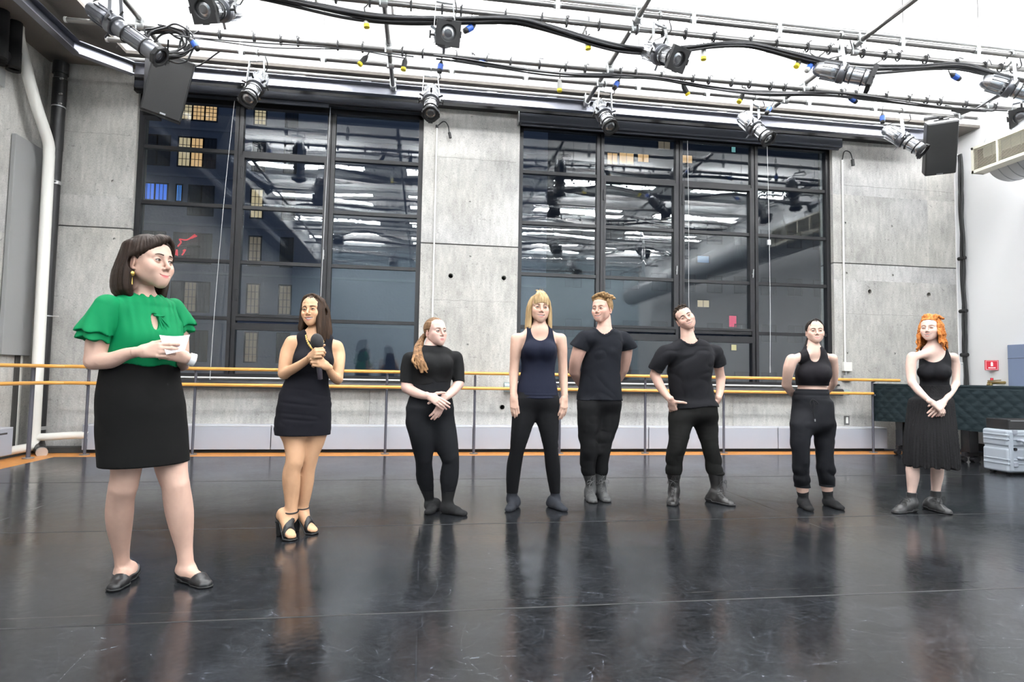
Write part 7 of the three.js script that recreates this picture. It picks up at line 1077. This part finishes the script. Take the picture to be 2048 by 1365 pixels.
  C.wear('leggings', [...C.trunkPrims(0.003, -9, 1.1), ...C.legs(0.004)], [[-0.35, 0.05, -0.3], [0.35, 1.05, 0.3]], 0.0062, cloth([0.0078, 0.0078, 0.009], 0.88, 0.3), (d, x, y, z) => Math.max(d + 0.004 * (0.3 - 1.8 * Math.abs(n3(x * 7, y * 26, z * 7))) * (sstep(0.62, 0.55, y) * sstep(0.42, 0.5, y) + 0.7 * sstep(0.3, 0.2, y)), y - 1.0, 0.118 - y));
  footwear(C, 'sock', cloth([0.026, 0.028, 0.034], 0.95, 0.4), { grow: 0.003, top: 0.16, shaft: true, shaftGrow: 0.001 });
}
function tee(C, name, m, o) { // a crew-neck T-shirt with loose sleeves
  const p = C.p, nb = p.neck[0];
  const slv = (a, t, s) => { const e = along(a, t), d = sub3(e, along(a, t - 0.08)), n = 7, out = k => [C.LT[0] * s * o.flare * k, 0, C.LT[2] * s * o.flare * k], ch = part4(a, 0, t + 0.07, n).map((q, i) => { const k = i / (n - 1); return [...add3(q.slice(0, 3), out(k)), q[3] + lerp(0.004, o.cuff, k)]; }); return U(clipTo(limb(ch), add3(e.slice(0, 3), out(0.9)), d), 0.03); };
  const hole = limb([[nb[0] + C.F[0] * 0.022, nb[1] + 0.030 + (o.drop || 0), nb[2] + C.F[2] * 0.022, o.neck], [nb[0] - C.F[0] * 0.01, nb[1] + 0.12, nb[2] - C.F[2] * 0.01, o.neck + 0.02]], 0, 1);
  const prims = [...C.trunkPrims(o.grow, o.hem - 0.1), U(limb(p.legR.slice(0, 3), 0.014), 0.06), U(limb(p.legL.slice(0, 3), 0.014), 0.06), ...C.shoulders(o.grow + 0.002), slv(p.armR, o.slR, -1), slv(p.armL, o.slL, 1)], box = [[-0.6, o.hem - 0.05, -0.35], [0.6, nb[1] + 0.12, 0.35]];
  const fw = folds(o.fold || 0.006, 7, 9, 7, o.seed), fold = (x, y, z) => (fw(x + (o.diag || 0) * y, y, z) - (o.fold || 0.006) * 0.9) * sstep(nb[1] + 0.02, nb[1] - 0.1, y);
  const sh = C.wear(name, [...prims, S(hole, 0.006)], box, 0.0055, m, (d, x, y, z) => Math.max(d + fold(x, y, z), o.hem + o.hemWave * Math.sin(x * 12 + 1) - y));
  C.wear('collar_rib', prims, [[nb[0] - 0.14, nb[1] - 0.1, nb[2] - 0.14], [nb[0] + 0.14, nb[1] + 0.12, nb[2] + 0.16]], 0.0042, m, (d, x, y, z) => { const h = hole(x, y, z); return Math.max(d - 0.003, h - 0.014, -h - 0.001); }, sh);
  return sh;
}
// ---- 5. the fair-haired young man
{
  const sk = [0.56, 0.345, 0.275], locks = [], r = mulberry(51);
  for (let i = 0; i < 42; i++) { const u = (i % 14) / 13 * 2 - 1, row = Math.floor(i / 14), j = r() - 0.5; locks.push({ f: limb([[u * 0.056, 0.080 + 0.022 * (1 - u * u), 0.048 - row * 0.045, 0.014], [u * 0.066 + 0.010, 0.098 + 0.022 * (1 - u * u) + 0.006 * j, 0.072 - 0.016 * u * u - row * 0.05, 0.014], [u * 0.074 + 0.022 + 0.02 * j, 0.098 + 0.028 * (1 - u * u) + 0.014 * j, 0.070 - 0.024 * u * u - row * 0.052 + 0.014 * j, 0.008]]), k: 0.004 }); }
  const C = person('boy', 'fair-haired young man in black T-shirt and scuffed lace-up boots, hands behind his back', {
    skin: sk, under: 0.010, trunkLo: 0.84, foot: { ankleR: 0.036 },
    handR: { at: POSE.boy.armR[5].slice(0, 3), dir: [0.8, -0.4, -0.3], palm: [0.1, 0.3, -0.9] }, handL: { at: POSE.boy.armL[5].slice(0, 3), dir: [-0.8, -0.4, -0.3], palm: [0.1, 0.3, -0.9] },
    head: { smile: 1.0, open: 0.0062, eye: 0.0034, jaw: 1.05, lip: [0.52, 0.22, 0.19], browC: [0.14, 0.075, 0.04], brow: 0.0034, browY: -0.003, browIn: -0.001, iris: [0.04, 0.03, 0.02], gaze: [-0.2, 0], lash: 0.0013, blush: 0.5, hair: { color: [0.13, 0.074, 0.032], color2: [0.34, 0.215, 0.105], th: 0.010, low: -0.055, thick: (x, y) => 1 + 0.6 * sstep(0.04, 0.1, y), locks, lo: [-0.12, -0.08, -0.14], hi: [0.14, 0.175, 0.13], groove: (x, y, z) => n3(x * 150 + z * 60, y * 70, z * 60), amp: 0.004 } },
  });
  const m = cloth([0.0085, 0.0095, 0.013], 0.88, 0.35), sh = tee(C, 't_shirt', m, { grow: 0.012, hem: 0.855, slR: 0.20, slL: 0.20, flare: 0.022, cuff: 0.024, neck: 0.080, fold: 0.010, hemWave: 0.004, seed: 3, diag: 0.25 });
  C.wear('trousers', [...C.trunkPrims(0.004, -9, 1.08), ...C.legs(0.007)], [[-0.35, 0.12, -0.3], [0.35, 1.05, 0.35]], 0.0062, cloth([0.0078, 0.0078, 0.0085], 0.85, 0.3), (d, x, y, z) => Math.max(d + 0.012 * (0.3 - 1.9 * Math.abs(n3(x * 7 + y * 2, y * 13, z * 7))) * (0.45 + sstep(0.65, 0.5, y)), y - 0.97, 0.19 - y));
  footwear(C, 'lace_up_boot', mat([0.045, 0.046, 0.047], 0.6, 0, { bumpMap: concreteBump, bumpScale: 0.001 }), { grow: 0.008, top: 0.215, shaft: true, shaftGrow: 0.006, sole: 0.014, laces: { n: 7 }, laceM: mat([0.09, 0.09, 0.09], 0.8), fold: (x, y, z) => 0.002 * n3(x * 40, y * 40, z * 40) });
}
// ---- 6. the man with his hands in his pockets
{
  const sk = [0.55, 0.35, 0.28];
  const C = person('man', 'dark-haired man with tilted head in black T-shirt and boots, hands in his pockets', {
    skin: sk, under: 0.010, trunkLo: 0.75, foot: { ankleR: 0.036 },
    handR: { dir: [0.36, -0.84, -0.40], palm: [0.55, 0.2, -0.8], curl: [0.25, 0.3, 0.2], thumbWorld: true, thumb: [[0.80, -0.05, 0.5], [0.95, -0.05, 0.30], [0.97, -0.2, 0.1]], scale: 1.06 },
    handL: { dir: [-0.22, -0.90, -0.38], palm: [-0.55, 0.2, -0.8], curl: [0.25, 0.3, 0.2], thumbWorld: true, thumb: [[-0.85, 0.0, 0.5], [-0.95, -0.08, 0.3], [-0.97, -0.2, 0.1]], scale: 1.06 },
    head: { smile: 0.95, open: 0.0040, eye: 0.0026, jaw: 1.06, nose: 0.002, lip: [0.50, 0.23, 0.20], browC: [0.018, 0.012, 0.009], brow: 0.0040, browY: -0.001, iris: [0.02, 0.013, 0.01], lash: 0.0014, blush: 0.4, stubble: 0.28, hair: { color: [0.016, 0.011, 0.008], color2: [0.045, 0.032, 0.024], th: 0.008, low: -0.06, thick: (x, y) => 0.6 + 0.9 * sstep(0.03, 0.1, y), line: HAIRLINE.map(([y, z]) => [y, z + (y > -0.04 && y < 0.03 ? 0.006 : 0)]), lo: [-0.11, -0.08, -0.13], hi: [0.11, 0.145, 0.12], groove: (x, y, z) => n3(x * 160, y * 110, z * 160), amp: 0.0045, locks: Array.from({ length: 22 }, (_, i) => { const u = (i % 11) / 10 * 2 - 1, q = Math.floor(i / 11); return { f: limb([[u * 0.048, 0.086 + 0.014 * (1 - u * u), 0.046 - q * 0.04, 0.012], [u * 0.054, 0.098 + 0.016 * (1 - u * u) + 0.005 * Math.sin(i * 4), 0.060 - 0.012 * u * u - q * 0.045, 0.008]]), k: 0.005 }; }) } },
  });
  const p = C.p, m = cloth([0.0095, 0.0095, 0.0115], 0.88, 0.35), sh = tee(C, 't_shirt', m, { grow: 0.014, hem: 0.81, slR: 0.35, slL: 0.25, flare: 0.012, cuff: 0.020, neck: 0.078, fold: 0.014, hemWave: 0.012, seed: 9, diag: -0.55 });
  const tm = cloth([0.0085, 0.0083, 0.008], 0.88, 0.3), tr = C.wear('trousers', [...C.trunkPrims(0.005, -9, 1.0), ...C.legs(0.008)], [[-0.45, 0.12, -0.3], [0.45, 0.98, 0.35]], 0.0062, tm, (d, x, y, z) => Math.max(d + 0.014 * (0.3 - 1.9 * Math.abs(n3(x * 6 + y * 3, y * 11, z * 6))) * (0.4 + sstep(0.7, 0.45, y)), y - 0.90, 0.235 - y));
  for (const k of ['legR', 'legL']) { const q = p[k][p[k].length - 1], r = along(p[k], 0.86), g = new THREE.TorusGeometry(r[3] + 0.012, 0.012, 10, 30); g.rotateX(Math.PI / 2); g.scale(1, 1.25, 1); g.translate(r[0], Math.max(0.245, r[1] - 0.03), r[2]); void q; obj('cuff_roll', [g], tm, tr); }
  footwear(C, 'lace_up_boot', mat([0.014, 0.013, 0.013], 0.36), { grow: 0.008, top: 0.25, shaft: true, shaftGrow: 0.006, sole: 0.016, laces: { n: 7 } });
}
// ---- 7. the woman in a crop top
{
  const sk = [0.57, 0.385, 0.31], locks = [], r = mulberry(71);
  for (let i = 0; i < 9; i++) { const a = r() - 0.5, b = r() - 0.5; locks.push({ f: limb([[0, 0.0, -0.105, 0.02], [-0.03 + 0.01 * a, -0.05, -0.118, 0.018], [-0.055 + 0.02 * a, -0.12, -0.105 + 0.01 * b, 0.016], [-0.078 + 0.03 * a, -0.19, -0.085 + 0.02 * b, 0.012], [-0.098 + 0.03 * a, -0.245 - 0.02 * b, -0.065, 0.005]]), k: 0.006 }); }
  for (const s of [-1, 1]) locks.push({ f: limb([[s * 0.004, 0.116, 0.05, 0.006], [s * 0.034, 0.098, 0.062, 0.007], [s * 0.062, 0.056, 0.046, 0.006], [s * 0.072, 0.03, 0.03, 0.006]]), k: 0.006 });
  locks.push({ f: limb([[-0.045, 0.085, 0.06, 0.002], [-0.050, 0.06, 0.066, 0.0018], [-0.046, 0.036, 0.070, 0.0012]]), k: 0.002 });
  const C = person('crop', 'smiling dark-haired woman in black crop top and drawstring joggers, hands behind her', {
    skin: sk, under: 0.006, trunkLo: 0.71, bust: [[0.062, 1.11, 0.08, 0.062], [-0.062, 1.11, 0.08, 0.062]], foot: { ankleR: 0.032 },
    handR: { at: POSE.crop.armR[5].slice(0, 3), dir: [0.8, -0.3, -0.5], palm: [0.1, 0.3, -0.9] }, handL: { at: POSE.crop.armL[5].slice(0, 3), dir: [-0.8, -0.3, 0.2], palm: [0.1, 0.3, -0.9] },
    head: { smile: 0.9, eye: 0.0030, jaw: 1.07, lip: [0.52, 0.22, 0.20], browC: [0.018, 0.012, 0.010], brow: 0.0026, browY: -0.001, iris: [0.015, 0.01, 0.008], blush: 0.4, hair: { color: [0.0085, 0.0065, 0.006], color2: [0.028, 0.021, 0.018], th: 0.008, low: -0.06, line: HAIRLINE.map(([y, z]) => [y, z - 0.003]), locks, lo: [-0.15, -0.28, -0.16], hi: [0.11, 0.15, 0.12], groove: (x, y, z) => y < -0.05 ? n3(x * 150, y * 16, z * 150) : n3(x * 50, Math.atan2(x, y) * 24, z * 9), amp: 0.003 } },
  });
  const p = C.p, nb = p.neck[0], m = cloth([0.0105, 0.0095, 0.0115], 0.88, 0.35), hem = 1.015;
  const hole = (a, s) => S(egg([a[0][0] + C.LT[0] * s * 0.018, a[0][1] + 0.0, a[0][2] + C.LT[2] * s * 0.018], [0.082, 0.145, 0.13], [0, p.psi, s * 0.26]), 0.012);
  C.wear('crop_top', [...C.trunkPrims(0.007, 0.95), ...C.bust(0.009), ...C.shoulders(0.004), U(cone([nb[0], nb[1] - 0.03, nb[2]], [nb[0], nb[1] + 0.03, nb[2] - 0.01], 0.080, 0.062), 0.03), hole(p.armR, -1), hole(p.armL, 1), S(egg([nb[0] + C.F[0] * 0.06, nb[1] + 0.002, nb[2] + C.F[2] * 0.06], [0.050, 0.085, 0.075]), 0.008), S(limb([[nb[0], nb[1] - 0.005, nb[2], 0.054], [nb[0], nb[1] + 0.12, nb[2], 0.07]]), 0.004)], [[-0.3, 0.93, -0.3], [0.3, 1.45, 0.3]], 0.005, m, (d, x, y, z) => Math.max(d + 0.0025 * sstep(hem + 0.045, hem + 0.04, y) * 0 - (y < hem + 0.045 ? 0.0015 : 0), hem - y));
  const jm = cloth([0.010, 0.0105, 0.013], 0.75, 0.4), jog = C.wear('joggers', [...C.trunkPrims(0.008, -9, 1.05), ...C.legs(0.009)], [[-0.35, 0.1, -0.35], [0.35, 1.0, 0.35]], 0.0062, jm, (d, x, y, z) => { const band = y > 0.925 ? 0.003 * Math.sin(y * 150) : 0; return Math.max(d + band + 0.015 * (0.3 - 1.9 * Math.abs(n3(x * 7 + y * 3, y * 13, z * 7))) * (y > 0.9 ? 0.1 : 0.5 + sstep(0.6, 0.35, y)), y - 0.985, 0.165 - y); });
  for (const k of ['legR', 'legL']) C.wear('ankle_cuff', [U(clipTo(clipTo(limb(p[k].slice(-4), 0.010), [0, 0.215, 0], [0, 1, 0]), [0, 0.165, 0], [0, -1, 0]), 0.004)], [[-0.35, 0.13, -0.35], [0.35, 0.25, 0.35]], 0.0055, jm, null, jog);
  { const q = (s, y, f) => { const b = C.at(0.9, s, f); return [b[0], y, b[2]]; }, dm = cloth([0.012, 0.012, 0.013], 0.7); obj('drawstring', [tube([q(0.0, 0.905, 0.132), q(0.012, 0.86, 0.142), q(0.004, 0.80, 0.143), q(0.016, 0.745, 0.14)], 0.004, 24, 6), tube([q(0.0, 0.905, 0.132), q(0.03, 0.885, 0.14), q(0.042, 0.865, 0.138), q(0.02, 0.875, 0.14)], 0.004, 16, 6), tube([q(0.0, 0.905, 0.132), q(-0.018, 0.88, 0.142), q(-0.012, 0.84, 0.144)], 0.004, 12, 6)], dm, jog); obj('cord_tip', [rod(q(0.016, 0.745, 0.14), q(0.017, 0.725, 0.14), 0.0055, 8)], mat([0.4, 0.4, 0.4], 0.3, 0.8), jog); }
  footwear(C, 'sock', cloth([0.017, 0.017, 0.018], 0.95, 0.4), { grow: 0.003, top: 0.19, shaft: true, shaftGrow: 0.003, fold: (x, y, z) => 0.002 * n3(x * 30, y * 70, z * 30) });
}
// ---- 8. the red-haired woman
{
  const sk = [0.64, 0.455, 0.385], locks = [], r = mulberry(81);
  for (let i = 0; i < 30; i++) { const an = 0.95 + i * (4.4 / 29), sx = Math.sin(an), cz = Math.cos(an), ph = r() * 6.28, w = 0.75 + r() * 0.5; const pts = [[sx * 0.05, 0.07, cz * 0.055 - 0.01, 0.022]]; for (let k = 1; k <= 8; k++) { const u = k / 8; pts.push([sx * (0.078 + 0.034 * u) + 0.012 * Math.sin(ph + u * 13) * u, 0.06 - 0.225 * u * w, cz * (0.085 + 0.025 * u) - 0.018 + 0.012 * Math.cos(ph + u * 13) * u, 0.0165 - 0.009 * u * u]); } locks.push({ f: limb(pts, 0, 2), k: 0.005 }); }
  for (let i = 0; i < 26; i++) { const u = r() * 2 - 1, v = r(), ph = r() * 6; locks.push({ f: limb([[u * 0.055, 0.085 + 0.02 * (1 - u * u), 0.055 - v * 0.09, 0.016], [u * 0.07 + 0.006 * Math.sin(ph), 0.112 + 0.015 * (1 - u * u), 0.04 - v * 0.1, 0.013], [u * 0.085, 0.095 + 0.02 * (1 - u * u), -v * 0.11, 0.010]]), k: 0.005 }); }
  const C = person('red', 'laughing woman with curly ginger hair in black dress with pleated skirt, hands crossed', {
    skin: sk, under: 0.007, bodyLo: 0.74, bust: [[0.06, 1.14, 0.075, 0.055], [-0.06, 1.14, 0.075, 0.055]], foot: { ankleR: 0.034 },
    handR: { dir: [0.74, -0.62, 0.26], palm: [-0.1, -0.5, -0.85], curl: [[0.3, 0.4, 0.25], [0.4, 0.5, 0.3], [0.45, 0.55, 0.3], [0.5, 0.55, 0.3]], thumb: [[0.5, 0.8, 0.35], [0.3, 0.93, 0.2], [0.2, 0.97, 0.1]], scale: 0.98 },
    handL: { dir: [-0.76, -0.62, 0.16], palm: [0.2, -0.4, -0.88], curl: [[0.15, 0.2, 0.15], [0.18, 0.25, 0.15], [0.2, 0.25, 0.15], [0.2, 0.3, 0.15]], thumb: [[0.6, 0.75, 0.3], [0.4, 0.9, 0.2], [0.2, 0.97, 0.1]], spread: 0.09, scale: 0.98, long: 1.05 },
    head: { smile: 1.2, open: 0.0072, eye: 0.0020, jaw: 0.98, lip: [0.50, 0.17, 0.14], browC: [0.30, 0.13, 0.06], brow: 0.0018, iris: [0.05, 0.05, 0.05], lashC: [0.07, 0.035, 0.02], blush: 0.55, hair: { color: [0.25, 0.072, 0.014], color2: [0.56, 0.215, 0.058], th: 0.012, low: -0.03, thick: (x, y) => 1.1 + 0.5 * sstep(0.06, 0.1, y), locks, lo: [-0.16, -0.24, -0.16], hi: [0.16, 0.16, 0.13], groove: (x, y, z) => n3(x * 110 + 3 * Math.sin(y * 90), y * 30, z * 110), amp: 0.006 } },
  });
  const p = C.p, nb = p.neck[0], m = cloth([0.0098, 0.0098, 0.0115], 0.86, 0.35), W = 1.035;
  const dr = C.wear('dress_bodice', [...C.trunkPrims(0.006, 0.97), ...C.bust(0.008), S(egg([nb[0] + C.F[0] * 0.07, nb[1] + 0.03, nb[2] + C.F[2] * 0.07], [0.101, 0.125, 0.105], [0, p.psi, 0]), 0.008), S(limb([[nb[0], nb[1] + 0.01, nb[2], 0.064], [nb[0], nb[1] + 0.12, nb[2], 0.08]]), 0.006)], [[-0.3, 0.95, -0.3], [0.35, 1.42, 0.3]], 0.005, m, (d, x, y, z) => Math.max(d + folds(0.002, 9, 14, 9)(x, y, z), W - 0.02 - y));
  // pleated skirt: many narrow folds that open toward an uneven hem
  C.wear('pleated_skirt', C.trunkPrims(0.008, -9, 1.08), [[-0.45, 0.3, -0.42], [0.45, 1.09, 0.42]], 0.0058, cloth([0.010, 0.0098, 0.0105], 0.9, 0.4), (d, x, y, z) => { const c = C.axis(y), a = Math.atan2(x - c[0], z - c[1]), dn = sstep(1.03, 0.45, y), fl = 0.0045 + 0.009 * dn; const w = Math.sin(a * 46 + 1.6 * n3(x * 7, y * 0.9, z * 7)) * fl * 0.6 + Math.sin(a * 11 + 1) * 0.008 * dn; return Math.max(d + w + 0.006 * dn, y - W, 0.375 + 0.008 * Math.sin(a * 15) + 0.012 * n3(x * 16, 1, z * 16) - y); }, dr);
  footwear(C, 'ankle_shoe', mat([0.022, 0.022, 0.023], 0.42), { grow: 0.007, top: 0.155, shaft: true, shaftGrow: 0.008, sole: 0.013, laces: { n: 5 } });
}
scene.traverse(o => { if (o.isLight && 'castShadow' in o) o.castShadow = true; });
renderer.render(scene, camera);
